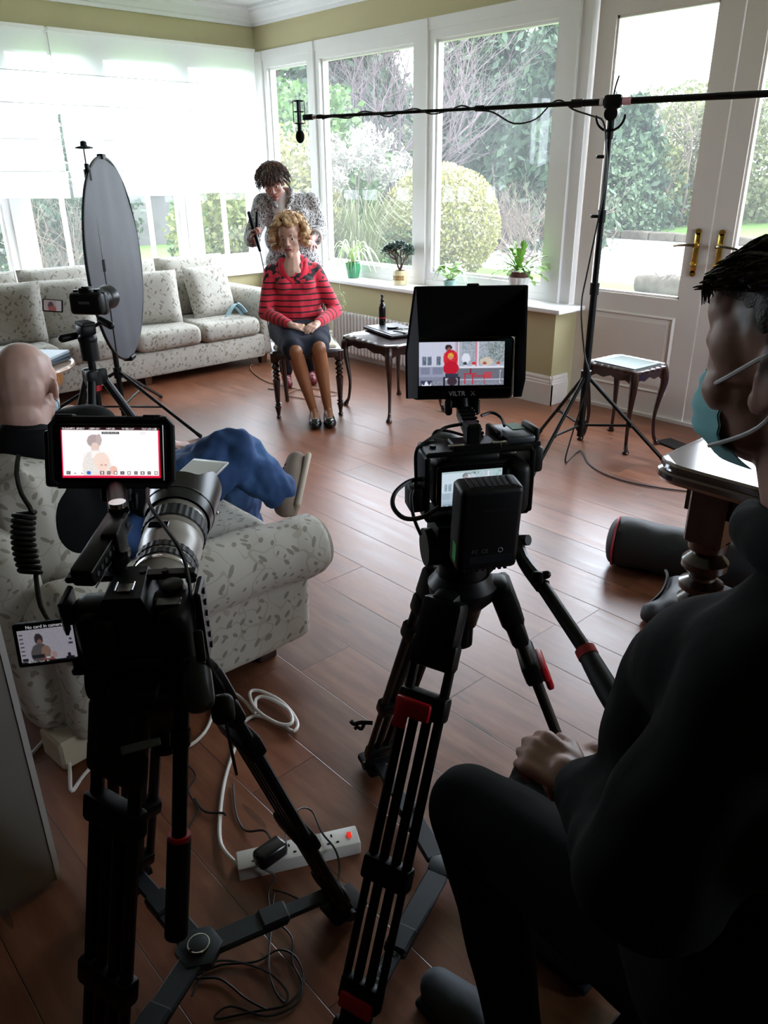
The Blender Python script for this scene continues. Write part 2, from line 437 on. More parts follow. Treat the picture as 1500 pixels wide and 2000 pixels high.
posts.bb((-3.33, YR - .02, 0), (-3.12, YR + .1, .629)); posts.bb((-3.27, YR - .045, 0), (-3.20, YR, 2.5))
posts.bb((-6.70, YR - .008, 2.428), (-3.14, YR + .09, 2.505)); posts.bb((-6.70, YR - .008, .64), (-3.14, YR + .09, .707))
struct('trim_5', posts, WHITE)
wn = 4
for k, (a_, b_) in enumerate(((2.50, 3.36), (3.48, 4.30))): glazing(1, 2.15, 2.13, a_, b_, .76, 2.37, 'window_%d' % (11 + k), deep=.08)  # unseen windows, added to bring more daylight in from the right
lp = MB()
for k in range(7):
    c = 4.565 - .765 * k; 
    lp.bb((XL - .1, c - (.055 if k else .10), .63), (XL + .012, c + .055, 2.5))
    if k < 6:
        glazing(1, XL, GX, c - .765 + .105, c - .105, zb, zt, 'window_%d' % wn, bars=(c - .3825,)); wn += 1
lp.bb((XL - .09, -.5, 2.428), (XL + .006, YR, 2.505)); lp.bb((XL - .09, -.5, .64), (XL + .006, YR, .707))
struct('trim_6', lp, WHITE)

# double doors
def panel(mb, x0, x1, z0, z1, y, s=1):
    mb.loft([[(x0, y, z0), (x1, y, z0), (x1, y, z1), (x0, y, z1)],
             [(x0 + .012, y - .012 * s, z0 + .012), (x1 - .012, y - .012 * s, z0 + .012), (x1 - .012, y - .012 * s, z1 - .012), (x0 + .012, y - .012 * s, z1 - .012)],
             [(x0 + .022, y + .0 * s, z0 + .022), (x1 - .022, y + .0 * s, z0 + .022), (x1 - .022, y + .0 * s, z1 - .022), (x0 + .022, y + .0 * s, z1 - .022)],
             [(x0 + .05, y - .008 * s, z0 + .05), (x1 - .05, y - .008 * s, z0 + .05), (x1 - .05, y - .008 * s, z1 - .05), (x0 + .05, y - .008 * s, z1 - .05)]], cap=True)
def leaf(n, x0, x1, g0, g1, hx, hd):
    y0, y1 = YR + .02, YR + .075; z0, z1 = .02, 2.465; gz0, gz1 = .765, 2.335
    mb = MB().bb((x0, y0, z0), (g0, y1, z1)).bb((g1, y0, z0), (x1, y1, z1)).bb((g0, y0, z0), (g1, y1, gz0)).bb((g0, y0, gz1), (g1, y1, z1))
    for a in ((g0, gz0, g0 + .014, gz1), (g1 - .014, gz0, g1, gz1)): mb.bb((a[0], y0 + .012, a[1]), (a[2], y1 - .01, a[3]))
    mb.bb((g0, y0 + .012, gz0), (g1, y1 - .01, gz0 + .014)); mb.bb((g0, y0 + .012, gz1 - .014), (g1, y1 - .01, gz1))
    panel(mb, g0 + .02, g1 - .0, .16, .655, y0 - .001)
    d = struct('door_%d' % n, mb, CREAMW)
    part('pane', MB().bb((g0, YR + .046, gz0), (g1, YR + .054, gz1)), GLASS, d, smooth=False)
    h = MB().rbox((hx, y0 - .006, 1.045), (.036, .012, .235), .005)
    h.cyl((hx, y0 - .012, 1.165), (hx, y0, 1.165), .018, n=16); h.cyl((hx, y0 - .012, .927), (hx, y0, .927), .018, n=16)
    h.cyl((hx, y0 - .05, 1.09), (hx, y0, 1.09), .012); h.ell((hx, y0 - .012, 1.09), (.017, .01, .017))
    h.rod((hx + hd * .012, y0 - .022, .985), .006, (hx - hd * .012, y0 - .022, .98), .008); h.cyl((hx, y0 - .02, .975), (hx, y0, .975), .011)
    hh = part('door_handle', h, BRASS, d)
    part('lever', MB().tube([(hx, y0 - .048, 1.09), (hx + hd * .03, y0 - .052, 1.092), (hx + hd * .08, y0 - .05, 1.088), (hx + hd * .125, y0 - .046, 1.082)], [.009, .009, .008, .0075], 10), mat('worn_brass_lever', '8f8a78', .18, 1.0), hh)
    # threshold hinge side beads
    return d
leaf(1, -3.105, -2.213, -2.985, -2.352, -2.283, -1)
leaf(2, -2.205, -1.31, -2.075, -1.43, -2.14, 1)
struct('trim_7', MB().bb((-1.31, YR - .02, 0), (-1.17, YR + .1, 2.5)).bb((-3.12, YR, 2.465), (-1.17, YR + .1, 2.52)).bb((-3.12, YR - .005, 0), (-1.17, YR + .12, .02)), CREAMW)
# the open inner door beside the camera
d3 = struct('door_3', MB().bb((-1.502, -.48, .008), (-1.464, .308, 2.03)), mat('shaded_white_door', 'a39f9a', .5, var=.02))  # white leaf, greyed in colour for the shade on its face
part('lit_edge', MB().bb((-1.503, .30, .008), (-1.461, .312, 2.03)), WHITE, d3, smooth=False)  # leaf edge coloured white where light strikes it

# ================================================================ roman blinds
def blindmat():
    n = NT('sheer_white_linen'); out = n.t.nodes['Material Output']
    tr = n.n('BsdfTransparent'); tl = n.n('BsdfTranslucent'); df = n.n('BsdfDiffuse')
    tl.inputs[0].default_value = (.93, .94, .96, 1); df.inputs[0].default_value = (.9, .9, .91, 1)
    v = n.coord(scale=(1, 1, 1)); wv = n.noise(n.coord(scale=(1, 260, 260)), 1, 2)
    m1 = n.n('MixShader'); m1.inputs[0].default_value = .80; n.l(df.outputs[0], m1.inputs[1]); n.l(tl.outputs[0], m1.inputs[2])
    m2 = n.n('MixShader'); n.l(n.math('ADD', n.math('MULTIPLY', wv, .08), .87), m2.inputs[0]); n.l(tr.outputs[0], m2.inputs[1]); n.l(m1.outputs[0], m2.inputs[2])
    n.l(m2.outputs[0], out.inputs[0]); return n.m
BL = blindmat(); BLS = mat('blind_seam', 'cfcfd2', .8)
def blind(y0, y1, lab):
    t = thing('roman_blind', lab, 'blind', (-6.70, (y0 + y1) / 2, 2.5), group=None)
    rods = [2.215, 2.0, 1.755, 1.53]
    mb = MB(); N = 24
    prof = [(0, 2.49), (.0, 2.4), (.002, 2.215), (.0, 2.2), (.004, 2.1), (.003, 2.0), (0, 1.985), (.005, 1.88), (.004, 1.755), (0, 1.74), (.006, 1.64), (.006, 1.53)]
    R = []
    for d, z in prof:
        row = [(-6.645 + d + .004 * math.sin(i * 1.7 + z * 9) * (2.5 - z), y0 + (y1 - y0) * i / N, z) for i in range(N + 1)]
        R.append(row)
    mb.loft(R, cap=False, closed=False); part('fabric', mb, BL, t)
    lo = MB()
    R = []
    for d, z in [(.006, 1.53), (.022, 1.49), (.02, 1.43), (.014, 1.38), (.004, 1.36), (.016, 1.39), (.03, 1.44), (.018, 1.37), (.012, 1.335)]:
        R.append([(-6.645 + d + .006 * math.sin(i * .9 + d * 80), y0 + (y1 - y0) * i / N, z + .006 * math.sin(i * .45)) for i in range(N + 1)])
    lo.loft(R, cap=False, closed=False); part('folded_hem', lo, BL, t)
    for z in rods: part('rod', MB().cyl((-6.636, y0 + .01, z), (-6.636, y1 - .01, z), .0035, n=6), BLS, t)
    hr = MB().bb((-6.725, y0, 2.490), (-6.62, y1, 2.515)); part('headrail', hr, WHITE, t, smooth=False)
    return t
blind(2.69, 4.53, 'sheer white roman blind half lowered beside the room corner')
blind(.70, 2.665, 'sheer white roman blind half lowered behind the small camera on its tripod')
cd = MB().tube([(-6.62, 2.678, 2.48), (-6.615, 2.68, 2.1), (-6.61, 2.675, 1.75), (-6.60, 2.672, 1.46), (-6.595, 2.67, 1.4)], .003, 6)
cd.cyl((-6.595, 2.67, 1.42), (-6.595, 2.67, 1.36), .007)
tag(part('blind_cord', cd, mat('white_cord', 'b9b9bb', .7)), 'thin white cord hanging between the two roman blinds', 'cord')

# ================================================================ outside
GZ = -.3
GRASS = leafmat('mown_grass', '6f9a45', '94b56a', .0, .35)
def ground():
    n = NT('lawn'); v = n.coord(); f = n.noise(v, .5, 6, .6); f2 = n.noise(v, 14, 4, .7)
    n.base(n.mix(n.math('MULTIPLY', f2, .6), n.ramp(f, [(.3, srgb('415b28')), (.7, srgb('5a7240'))]), srgb('31431f')))
    n.b.inputs['Roughness'].default_value = .9; n.b.inputs['Specular IOR Level'].default_value = .1; n.bump(f2, .5, .05); return n.m
LAWN = ground()
struct('lawn', MB().bb((-90, -30, GZ - .3), (40, 90, GZ)), LAWN)
PAVE = mat('pale_gravel_paving', 'b4b2ae', .9, var=.03, vs=40, spec=.1)
struct('pavement', MB().prism([(-16.2, 13.6), (-13, 12.6), (-7.6, 12.4), (-3, 12.2), (12, 13.5), (12, 20.5), (-17.5, 20.5)], GZ, GZ + .02), PAVE)
STONE = mat('weathered_stone', '3f3a32', .9, var=.35, vs=5, bump=.6, bs=9)
kerb = MB()
x = -18.0
while x < 10:
    L = random.uniform(.5, .95); kerb.rbox((x + L / 2, 20.7 + random.uniform(-.03, .03), GZ + .12), (L - .03, .34, .24 + random.uniform(-.03, .03)), .03, 1); x += L
tag(part('stone_kerb', kerb, STONE), 'long low stone kerb along the far edge of the white courtyard', 'kerb')
# bank rising to the right behind the kerb
bank = MB()
NX, NY = 24, 8
R = []
for j in range(NY + 1):
    R.append([(-30 + 50 * i / NX, 21 + 14 * j / NY, GZ + .01 + (j / NY) * (0.25 + .10 * max(0, (-30 + 50 * i / NX) + 17))) for i in range(NX + 1)])
bank.loft(R, cap=False, closed=False); struct('hill', bank, LAWN)
# garden wall seen under the blind
RENDER = mat('pale_rendered_garden_wall', '62605f', .9, var=.12, vs=1.5)
gw = MB().bb((-21.3, 2, GZ), (-21.0, 13.6, 1.05)).bb((-21.38, 2, 1.05), (-20.92, 13.6, 1.15)); gw.bb((-21.05, 5.0, GZ), (-20.8, 5.25, 1.05)); gw.bb((-21.05, 9.6, GZ), (-20.8, 9.85, 1.05))
tag(part('garden_wall', gw, RENDER, smooth=False), 'pale rendered garden wall with coping seen below the blinds', 'wall')
# fence
FW = mat('grey_weathered_fence_timber', '6d6a63', .9, var=.2, vs=3)
ft = thing('field_fence', 'dark netted fence on grey posts behind the lawn beyond the doors', 'fence', (-14, 27.5, 0))
nb = MB()
for i in range(13):
    x = -20 + i * 1.25; y = 26.4 + .05 * i; z = GZ + (y - 21) / 14 * (0.25 + .10 * max(0, x + 17)) * 1
    part('post', MB().rbox((x, y, z + .55), (.09, .09, 1.2), .01, 1), FW, ft)
    if i < 12:
        z2 = GZ + (y - 21) / 14 * (0.25 + .10 * max(0, x + 1.25 + 17))
        for k in range(9): nb.cyl((x, y, z + .1 + k * .115), (x + 1.25, y + .05, z2 + .1 + k * .115), .006, n=4)
        for k in range(10): nb.cyl((x + .125 * k, y, z + .08), (x + .125 * k, y, z + 1.05), .004, n=4)
part('netting', nb, mat('fence_wire', '4b5358', .6, .4), ft)

def leaves(pts, size, nrm=None, asp=1.8, fold=0, jit=.4, droop=0):
    """a mesh of small four sided leaves at pts"""
    n = len(pts); P = np.asarray(pts, float)
    a = rng.normal(size=(n, 3)); a[:, 2] -= droop; a /= np.linalg.norm(a, axis=1)[:, None]
    b = rng.normal(size=(n, 3)); b -= (b * a).sum(1)[:, None] * a; b /= np.linalg.norm(b, axis=1)[:, None]
    s = size * (1 + jit * rng.uniform(-1, 1, n)); s = s[:, None]
    v = np.stack([P - a * s * asp / 2, P + b * s * .5, P + a * s * asp / 2, P - b * s * .5], 1).reshape(-1, 3)
    mb = MB(); mb.v = v.tolist(); mb.f = [(4 * i, 4 * i + 1, 4 * i + 2, 4 * i + 3) for i in range(n)]
    return mb
def merge(*ms):
    o = MB()
    for m in ms: o.add(m.v, m.f)
    return o
BARK = mat('brown_bark', '5a4a3d', .9, var=.25, vs=6, bump=.5, bs=12)
def conifer(x, y, h, r, n, m, lab, size=.13, grp=None, base=.04):
    t = thing('conifer_tree', lab, 'tree', (x, y, GZ), group=grp)
    part('trunk', MB().cyl((x, y, GZ - .1), (x, y, GZ + h * .9), .16, .03, 8), BARK, t)
    nb_ = int(n / 46); P = []
    for i in range(nb_):
        u = rng.uniform(base, 1) ** .85; z = u * h; rr = r * (1 - u) ** .75 * rng.uniform(.65, 1.05) + .12
        th = rng.uniform(0, 2 * math.pi); L = 46
        q = rng.uniform(.35, 1, L) ** .6; spread = .16 * rr + .12
        px = np.cos(th) * rr * q; py = np.sin(th) * rr * q; pz = z + .25 * rr * q - .62 * rr * q ** 3 - .1
        P.append(np.stack([x + px + rng.normal(0, spread, L) * .8, y + py + rng.normal(0, spread, L) * .8, GZ + pz + rng.normal(0, .09, L) - .12 * rng.random(L)], 1))
    part('foliage', leaves(np.concatenate(P), size, asp=2.4, droop=.7), m, t, smooth=False)
    return t
def bush(x, y, c, rad, n, m, lab, name='round_shrub', cat='shrub', size=.05, lump=.12, z0=GZ, stems=True, asp=1.5):
    t = thing(name, lab, cat, (x, y, z0))
    d = rng.normal(size=(n, 3)); d /= np.linalg.norm(d, axis=1)[:, None]
    rr = 1 - .35 * rng.random(n) ** 2
    rr *= 1 + lump * np.array([mnoise.noise(Vector(v) * 2.6 + Vector((x, y, 0))) for v in d])
    P = d * rr[:, None] * np.array(rad) + np.array([x, y, c]); P = P[P[:, 2] > z0 + .02]
    part('foliage', leaves(P, size, asp=asp), m, t, smooth=False)
    if stems:
        s = MB()
        for i in range(7):
            a = i * .9; s.tube([(x + .05 * math.cos(a), y + .05 * math.sin(a), z0), (x + .3 * rad[0] * math.cos(a), y + .3 * rad[1] * math.sin(a), (z0 + c) / 2), (x + .6 * rad[0] * math.cos(a), y + .6 * rad[1] * math.sin(a), c)], [.04, .03, .01], 5)
        part('stems', s, BARK, t)
    return t
def twigs(x, y, z0, spread, h, n, r0=.02, depth=4, up=.6, seed=1):
    R = random.Random(seed); mb = MB()
    def grow(p, d, L, r, k):
        q = p; pts = [p]
        for i in range(3):
            d = (d + V3((R.uniform(-.35, .35), R.uniform(-.35, .35), R.uniform(-.2, .28)))).normalized(); q = q + d * L / 3; pts.append(q)
        mb.tube(pts, [r, r * .85, r * .7, r * .5], 4, smooth=0, cap=False)
        if k > 0:
            for j in range(3 if k > 1 else 2): grow(pts[R.choice((1, 2, 3))], (d + V3((R.uniform(-1, 1), R.uniform(-1, 1), R.uniform(-.5, .8))) * .9).normalized(), L * .72, r * .55, k - 1)
    for i in range(n):
        a = R.uniform(0, 6.28); grow(V3((x + R.uniform(-.3, .3), y + R.uniform(-.3, .3), z0)), V3((math.cos(a) * spread, math.sin(a) * spread, up)).normalized(), h, r0, depth)
    return mb
def bare(x, y, spread, h, n, m, lab, r0=.025, depth=4, up=.6, seed=1, name='bare_bush', cat='bush'):
    o = part(name, twigs(x, y, GZ, spread, h, n, r0, depth, up, seed), m, smooth=False)
    return tag(o, lab, cat)
DG = leafmat('dark_conifer_green', '46664c', '6f8f68', .25); MG = leafmat('mid_conifer_green', '5d7f58', '8aa478', .25); YG = leafmat('yellow_green_leaf', '9aa75a', 'c9cf86', .35)
PG = leafmat('pale_olive_leaf', '8d9b66', 'b4bc8c', .35); GOLD = leafmat('golden_variegated_leaf', 'd8d46a', 'fff9c8', .35, 3); BG_ = leafmat('fresh_green_leaf', '5f8f45', '93b96a', .3)
TW = mat('pinkish_bare_twigs', '4e4345', .9, var=.2, vs=2); TW2 = mat('pale_bare_twigs', '5a5148', .9, var=.2, vs=2)
def gp(px, D):  # ground point under picture column px at distance D
    d = ray(px, 320); h = math.hypot(d[0], d[1]); return d[0] / h * D, d[1] / h * D
for px, D, h, r, n, m, s, lab in [
    (556, 21, 6.6, 2.6, 9000, DG, .12, 'tall dark green conifer seen through the narrow corner window'),
    (668, 23, 6.9, 2.6, 10000, DG, .12, 'tall drooping conifer behind the pampas grass'),
    (905, 25, 5.9, 2.2, 9000, MG, .12, 'grey green conifer behind the pinkish bare branches, above the golden shrub'),
    (985, 24, 5.9, 2.0, 9000, DG, .12, 'conifer in the middle of the group behind the wide window'),
    (1075, 21, 5.9, 1.7, 10000, DG, .11, 'tall narrow feathery conifer beside the post between wide window and glazed door'),
    (1232, 27, 3.9, 1.7, 9000, DG, .11, 'dark green rounded conifer behind the fence, seen through the glazed door'),
    (742, 29, 5.6, 3.0, 9000, MG, .14, 'distant conifer behind the purple bare tree'),
    (1010, 30, 5.6, 3.6, 9000, MG, .14, 'broad distant conifer closing the gap in the wide window')]:
    x, y = gp(px, D); conifer(x, y, h - GZ * 0, r, n, m, lab, s)
for px, D, c, rad, n, m, s, lab in [
    (1330, 31, 1.4, (2.8, 2.8, 2.6), 9000, PG, .10, 'pale olive tree above the fence in the middle of the glazed door'),
    (1400, 30, 1.3, (2.6, 2.6, 2.8), 9000, YG, .10, 'yellow green tree behind the fence near the door handles'),
    (1480, 29, 1.4, (2.6, 2.4, 2.6), 9000, PG, .10, 'soft green tree seen through the second door, above the seated man'),
    (1285, 28, .5, (1.5, 1.5, 1.7), 7000, YG, .09, 'bright yellow green bush between the dark conifer and the pale tree'),
    (770, 26, .9, (2.0, 2.0, 1.8), 5000, PG, .10, 'pale green undergrowth behind the pampas grass'),
    (1130, 26, .4, (2.6, 2.4, 2.2), 7000, MG, .10, 'dense green shrub hidden mostly by the window post'),
    (600, 15, .9, (1.5, 1.3, 1.9), 9000, BG_, .08, 'mid green leafy shrub behind the standing woman'),
    (560, 13, .6, (.8, .8, 1.6), 7000, GOLD, .06, 'yellow leafed shrub in the narrow corner window'),
    (450, 12, .5, (.9, .9, 1.1), 6000, YG, .06, 'yellow green shrub at the end of the garden wall behind the hair straightener'),
    (400, 15, .4, (.7, .7, 1.0), 4000, BG_, .07, 'light leafed bush under the blind beside the garden wall'),
    (135, 17, .9, (1.0, 1.0, 1.5), 6000, DG, .08, 'dark green shrub against the garden wall beside the dark reflector'),
    (20, 14, .5, (1.1, 1.2, 1.3), 5000, DG, .08, 'dark shrub outside the window beyond the thick post, away from the corner'),
    (700, 14.5, .1, (1.6, 1.4, .7), 7000, BG_, .06, 'low fresh green planting at the foot of the pampas grass')]:
    x, y = gp(px, D); bush(x, y, c, rad, n, m, lab, 'leafy_tree' if rad[2] > 2 else 'leafy_shrub', 'tree' if rad[2] > 2 else 'shrub', size=s, lump=.35)
x, y = gp(862, 14.2); bush(x, y, .66, (1.03, 1.03, .98), 17000, GOLD, 'large clipped round golden shrub outside the wide window', size=.042, lump=.05)
x, y = gp(940, 19); bare(x, y, 1.3, .80, 26, TW, 'tangle of pinkish bare branches above the golden shrub', .03, 4, .75, 3)
x, y = gp(760, 20); bare(x, y, .5, 2.6, 16, TW, 'tall bare purple tree behind the pampas grass plumes', .04, 4, 1.3, 5, 'bare_tree', 'tree')
x, y = gp(1040, 17.5); bare(x, y, 1.0, 1.0, 16, TW2, 'pale bare bush in front of the narrow conifer', .02, 4, .6, 8)
x, y = gp(1340, 27.5); bare(x, y, .6, 2.0, 10, TW2, 'bare grey branched tree rising above the fence', .04, 4, 1.2, 11, 'bare_tree', 'tree')
x, y = gp(80, 13); bare(x, y, .6, .75, 12, TW2, 'pale bare stemmed bush seen under the blind above the flip-out camera screen', .02, 4, 1.0, 13)
# pampas grass
x0, y0 = gp(694, 12.5)
pt = thing('pampas_grass', 'tall pampas grass with white plumes outside the window behind the women', 'grass', (x0, y0, GZ))
bl = MB()
for i in range(420):
    a = rng.uniform(0, 6.28); L = rng.uniform(.8, 1.9); q = rng.uniform(.25, .9); b0 = V3((x0 + .25 * math.cos(a) * rng.random(), y0 + .25 * math.sin(a) * rng.random(), GZ))
    o = V3((math.cos(a), math.sin(a), 0)); s = V3((-o.y, o.x, 0)) * .008
    p1 = b0 + o * q * .25 * L + V3((0, 0, .6 * L)); p2 = b0 + o * q * .6 * L + V3((0, 0, .82 * L)); p3 = b0 + o * q * L * .95 + V3((0, 0, .7 * L))
    bl.add([b0 - s, b0 + s, p1 + s, p1 - s, p2 + s * .7, p2 - s * .7, p3], [(0, 1, 2, 3), (3, 2, 4, 5), (5, 4, 6)])
part('blades', bl, leafmat('pampas_blades', 'a3ab74', 'd0d2a8', .3), pt, smooth=False)
PL = leafmat('pampas_plume', 'ece4d2', 'f7f2e8', .3)
for k in range(13):
    a = k * 2.4; q = .12 + .045 * k; L = 2.0 + .12 * math.sin(k * 3) - .02 * k
    top = V3((x0 + math.cos(a) * q * 1.0, y0 + math.sin(a) * q * 1.0, GZ + L)); tip = top + V3((math.cos(a) * .22 + .12, math.sin(a) * .22 - .08, .42 - .03 * k))
    mid = (V3((x0, y0, GZ)) + top) / 2 + V3((-math.cos(a) * .05, -math.sin(a) * .05, .1))
    st = MB().tube([(x0, y0, GZ), mid, top], .006, 4)
    so = part('stem', st, TW2, pt)
    pts = []
    for i in range(260):
        u = rng.random(); c = top.lerp(tip, u) ; w = .085 * math.sin(math.pi * min(.97, .1 + .85 * u)) + .01
        pts.append((c.x + rng.normal(0, w), c.y + rng.normal(0, w), c.z + rng.normal(0, w) - .03))
    part('plume', leaves(pts, .028, asp=3.5, droop=.5), PL, so, smooth=False)
# stone planter by the door
lx, ly = -6.15, 11.6
pl = thing('stone_planter', 'rough stone trough with a straggly plant on the grass outside the glazed door', 'planter', (lx, ly, GZ))
part('trough', blob(MB().rbox((lx, ly, GZ + .14), (.95, .34, .3), .09, 3, Matrix.Rotation(-.0, 3, 'Z')), .03, 3, (.03, 5)), STONE, pl)
part('straggly_plant', twigs(lx + .12, ly, GZ + .27, 1.3, .16, 12, .008, 3, .5, 4), TW2, pl)
struct('path', MB().bb((-9, YR + .25, GZ), (3, 6.2, GZ + .12)), STONE)
# ================================================================ furniture by the windows
WOODFT = mat('stained_wooden_foot', '5d3a22', .4, var=.2)
sofa = thing('sofa', 'long cream leaf-print sofa with loose cushions along the window wall', 'sofa', (-5.95, 2.5, 0))
part('frame', MB().rbox((-5.93, 2.42, .165), (.84, 2.52, .19), .02).rbox((-6.30, 2.42, .40), (.14, 2.52, .62), .05, 3), FLORAL, sofa)
arm = MB().rbox((-5.93, 3.755, .30), (.83, .20, .44), .03, 3); arm.cyl((-6.33, 3.755, .50), (-5.505, 3.755, .50), .118, n=20)
part('arm', arm, FLORAL, sofa)
for k in range(5):
    y = 3.645 - .555 * k; y2 = max(y - .555, 1.2)
    part('seat_cushion', blob(MB().rbox((-5.80, (y + y2) / 2, .335), (.64, y - y2 - .008, .15), .05, 3), .014, 3, (.004, 6)), FLORAL, sofa)
for a, b, h in ((3.08, 3.72, .50), (2.53, 3.07, .49), (1.98, 2.52, .49), (1.43, 1.97, .49)):
    fr = frame((1, 0, .16))
    part('back_cushion', MB().pillow((-6.13, (a + b) / 2, .62), (b - a, .26, h), fr, .30, 14), FLORAL, sofa, sharp=80)
for x, y in ((-5.60, 3.70), (-6.25, 3.70), (-5.60, 2.62), (-5.60, 1.35)):
    part('foot', MB().lathe([(.036, 0), (.042, .07), (.045, .075)], (x, y, 0), 4, Matrix.Rotation(.78, 3, 'Z')), WOODFT, sofa, smooth=False)
for px, py, rz, lean, w, lab in ((411, 590, .10, .30, .42, 'square leaf-print cushion leaning beside the pale mask on the sofa'), (300, 600, -.35, .32, .42, 'leaf-print cushion half hidden behind the dark reflector'), (128, 615, -.25, .3, .42, 'leaf-print cushion behind the small far camera'), (22, 622, -.35, .3, .44, 'leaf-print cushion just above the bald head')):
    p = ATX(px, py, -5.87); p.z = max(p.z, .60)
    d = Matrix.Rotation(rz, 3, 'Z') @ Vector((1, 0, lean))
    tag(part('throw_cushion', MB().pillow(p, (w, .17, w), frame(d), .45, 12, .02), FLORAL, sharp=80), lab, 'cushion')
# pale blue mask on the seat
MASKB = mat('pale_blue_face_mask', 'a9cfdd', .7, var=.05)
mk = MB(); R = []
for j in range(9):
    v = j / 8; R.append([(-5.60 + .02 * math.sin(v * 9) + .06 * v, 3.36 + .16 * (i / 8) + .02 * v, .425 + .075 * math.sin(math.pi * i / 8) * (1 - .4 * v) + .07 * v * (1 - abs(i / 8 - .5))) for i in range(9)])
mk.loft(R, cap=False, closed=False)
R2 = [[(x - .004, y, z - .004) for x, y, z in r] for r in R]; mk.loft([list(reversed(r)) for r in R2], cap=False, closed=False)
m = thing('face_mask', 'pale blue disposable mask lying on the sofa seat beside the arm', 'mask', (-5.58, 3.44, .425))
part('mask_fabric', mk, MASKB, m); part('ear_loop', MB().tube([(-5.60, 3.36, .43), (-5.55, 3.30, .428), (-5.54, 3.33, .427), (-5.55, 3.37, .43)], .0015, 5), WHITE, m)

# round side table with folders and plant
rt = thing('side_table', 'round honey-wood side table with a pale edge behind the bald man', 'table', (-4.82, 1.43, 0))
tc = (-4.82, 1.43)
part('tabletop', MB().lathe([(.30, .44), (.335, .445), (.345, .455), (.34, .468), (.30, .47)], (*tc, 0), 40), mat('pale_polished_table_top', 'b79a80', .2, var=.1, coat=.5), rt)
part('apron', MB().lathe([(.25, .34), (.262, .36), (.262, .44)], (*tc, 0), 32), PINE, rt)
for k in range(4):
    a = k * 1.57 + .5; x, y = tc[0] + .23 * math.cos(a), tc[1] + .23 * math.sin(a)
    part('leg', MB().lathe([(.012, 0), (.02, .03), (.014, .07), (.022, .2), (.03, .3), (.032, .40)], (x, y, 0), 12), PINE, rt)
fold = [('pale_blue_folder', 'b2c0cb', .20), ('slate_blue_folder', '55646f', .12), ('dark_grey_folder', '3d454c', .05)]
z = .472
for (nm, c, rz), lab in zip(fold[::-1], ('dark grey folder at the bottom of the pile on the round table', 'slate blue folder in the middle of the pile on the round table', 'pale blue folder on top of the pile on the round table')):
    o = MB().rbox((-4.80, 1.55, z + .009), (.33, .25, .016), .003, 1, Matrix.Rotation(rz + .5, 3, 'Z')); z += .018
    tag(part('folder', o, mat(nm, c, .5)), lab, 'folder', 'folders on the round side table')
TERR = mat('brown_plastic_pot', '5a3a30', .5)
pp = thing('potted_plant', 'dark leafed potted plant on the round table above the bald head', 'plant', (-5.02, 1.27, .471))
part('pot', MB().lathe([(.04, 0), (.055, .09), (.058, .10)], (-5.02, 1.27, .471), 20), TERR, pp)
def blade(mb, base, tip, w, up=.1, n=6, curl=0, thick=.0012, fold=.15):
    base, tip = V3(base), V3(tip); d = tip - base; s = d.cross(V3((0, 0, 1))); s = s.normalized() if s.length > 1e-4 else V3((1, 0, 0))
    R = []
    for i in range(n + 1):
        t = i / n; p = base + d * t + V3((0, 0, up * math.sin(math.pi * t) - curl * t * t)); ww = w * (math.sin(math.pi * (.08 + .9 * t)) ** .8) / 2
        nn = d.cross(s).normalized() * -1
        R.append([p - s * ww + nn * ww * fold, p - nn * thick, p + s * ww + nn * ww * fold, p + nn * thick])
    mb.loft(R); return mb
DKLEAF = mat('dark_glossy_leaf', '26382a', .35, var=.3, vs=20)
b = MB()
for k in range(20):
    a = k * 2.4; L = .13 + .08 * random.random(); e = V3((math.cos(a), math.sin(a), .55 + .8 * random.random())).normalized() * L
    b.tube([(-5.02, 1.27, .56), V3((-5.02, 1.27, .57)) + e * .7], .0025, 4); blade(b, V3((-5.02, 1.27, .57)) + e * .6, V3((-5.02, 1.27, .58)) + e * 1.35, .07, .02)
part('leaves', b, DKLEAF, pp)

# ---------------------------------------------------------------- armchair near the camera
ac = thing('armchair', 'cream leaf-print armchair with scrolled arm holding the man in jeans', 'armchair', (-2.28, .9, 0))
body = MB().rbox((-2.28, .87, .20), (.84, .80, .30), .03, 3)
part('base', blob(body, .02, 3, (.004, 5)), FLORAL, ac)
part('skirt_piping', MB().tube([(-1.855, 1.275, .345), (-1.852, 1.282, .20), (-1.865, 1.262, .10), (-1.88, 1.25, .075)], .006, 6), mat('cream_piping', 'd9d2bf', .8), ac)
for s in (0, 1):
    cx = -1.79 if s == 0 else -2.77
    a = MB(); a.cyl((cx, .50, .455), (cx, 1.33, .415), .112, .098, 24); a.rbox((cx + (-.06 if s == 0 else .06), .90, .27), (.15, .80, .38), .03, 3)
    a.rod((cx + (-.03 if s == 0 else .03), .55, .44), .11, (cx + (-.04 if s == 0 else .04), 1.2, .40), .10)
    part('arm', blob(a, .012, 4, (.007, 7)), FLORAL, ac)
    part('arm_front', MB().cyl((cx, 1.325, .415), (cx, 1.338, .415), .088, n=24), FLORAL, ac)
part('seat_cushion', blob(MB().rbox((-2.28, 1.0, .37), (.62, .62, .14), .05, 3), .015, 3, (.006, 5)), FLORAL, ac)
bk = MB().rbox((-2.28, .47, .37), (.86, .15, .56), .06, 4, Matrix.Rotation(.10, 3, 'X'))
bk.rod((-2.66, .44, .60), .075, (-1.90, .44, .60), .075)
part('back', blob(bk, .014, 4, (.006, 6)), FLORAL, ac)
part('back_cushion', blob(MB().pillow((-2.28, .60, .585), (.66, .25, .50), frame((0, 1, .18)), .35, 14), .014, 3, (.010, 5)), FLORAL, ac)
for x, y in ((-1.90, 1.17), (-2.66, 1.17), (-1.90, .55), (-2.66, .55)):
    part('foot', MB().rbox((x, y, .03), (.075, .075, .06), .006, 1), DARKWOOD, ac)
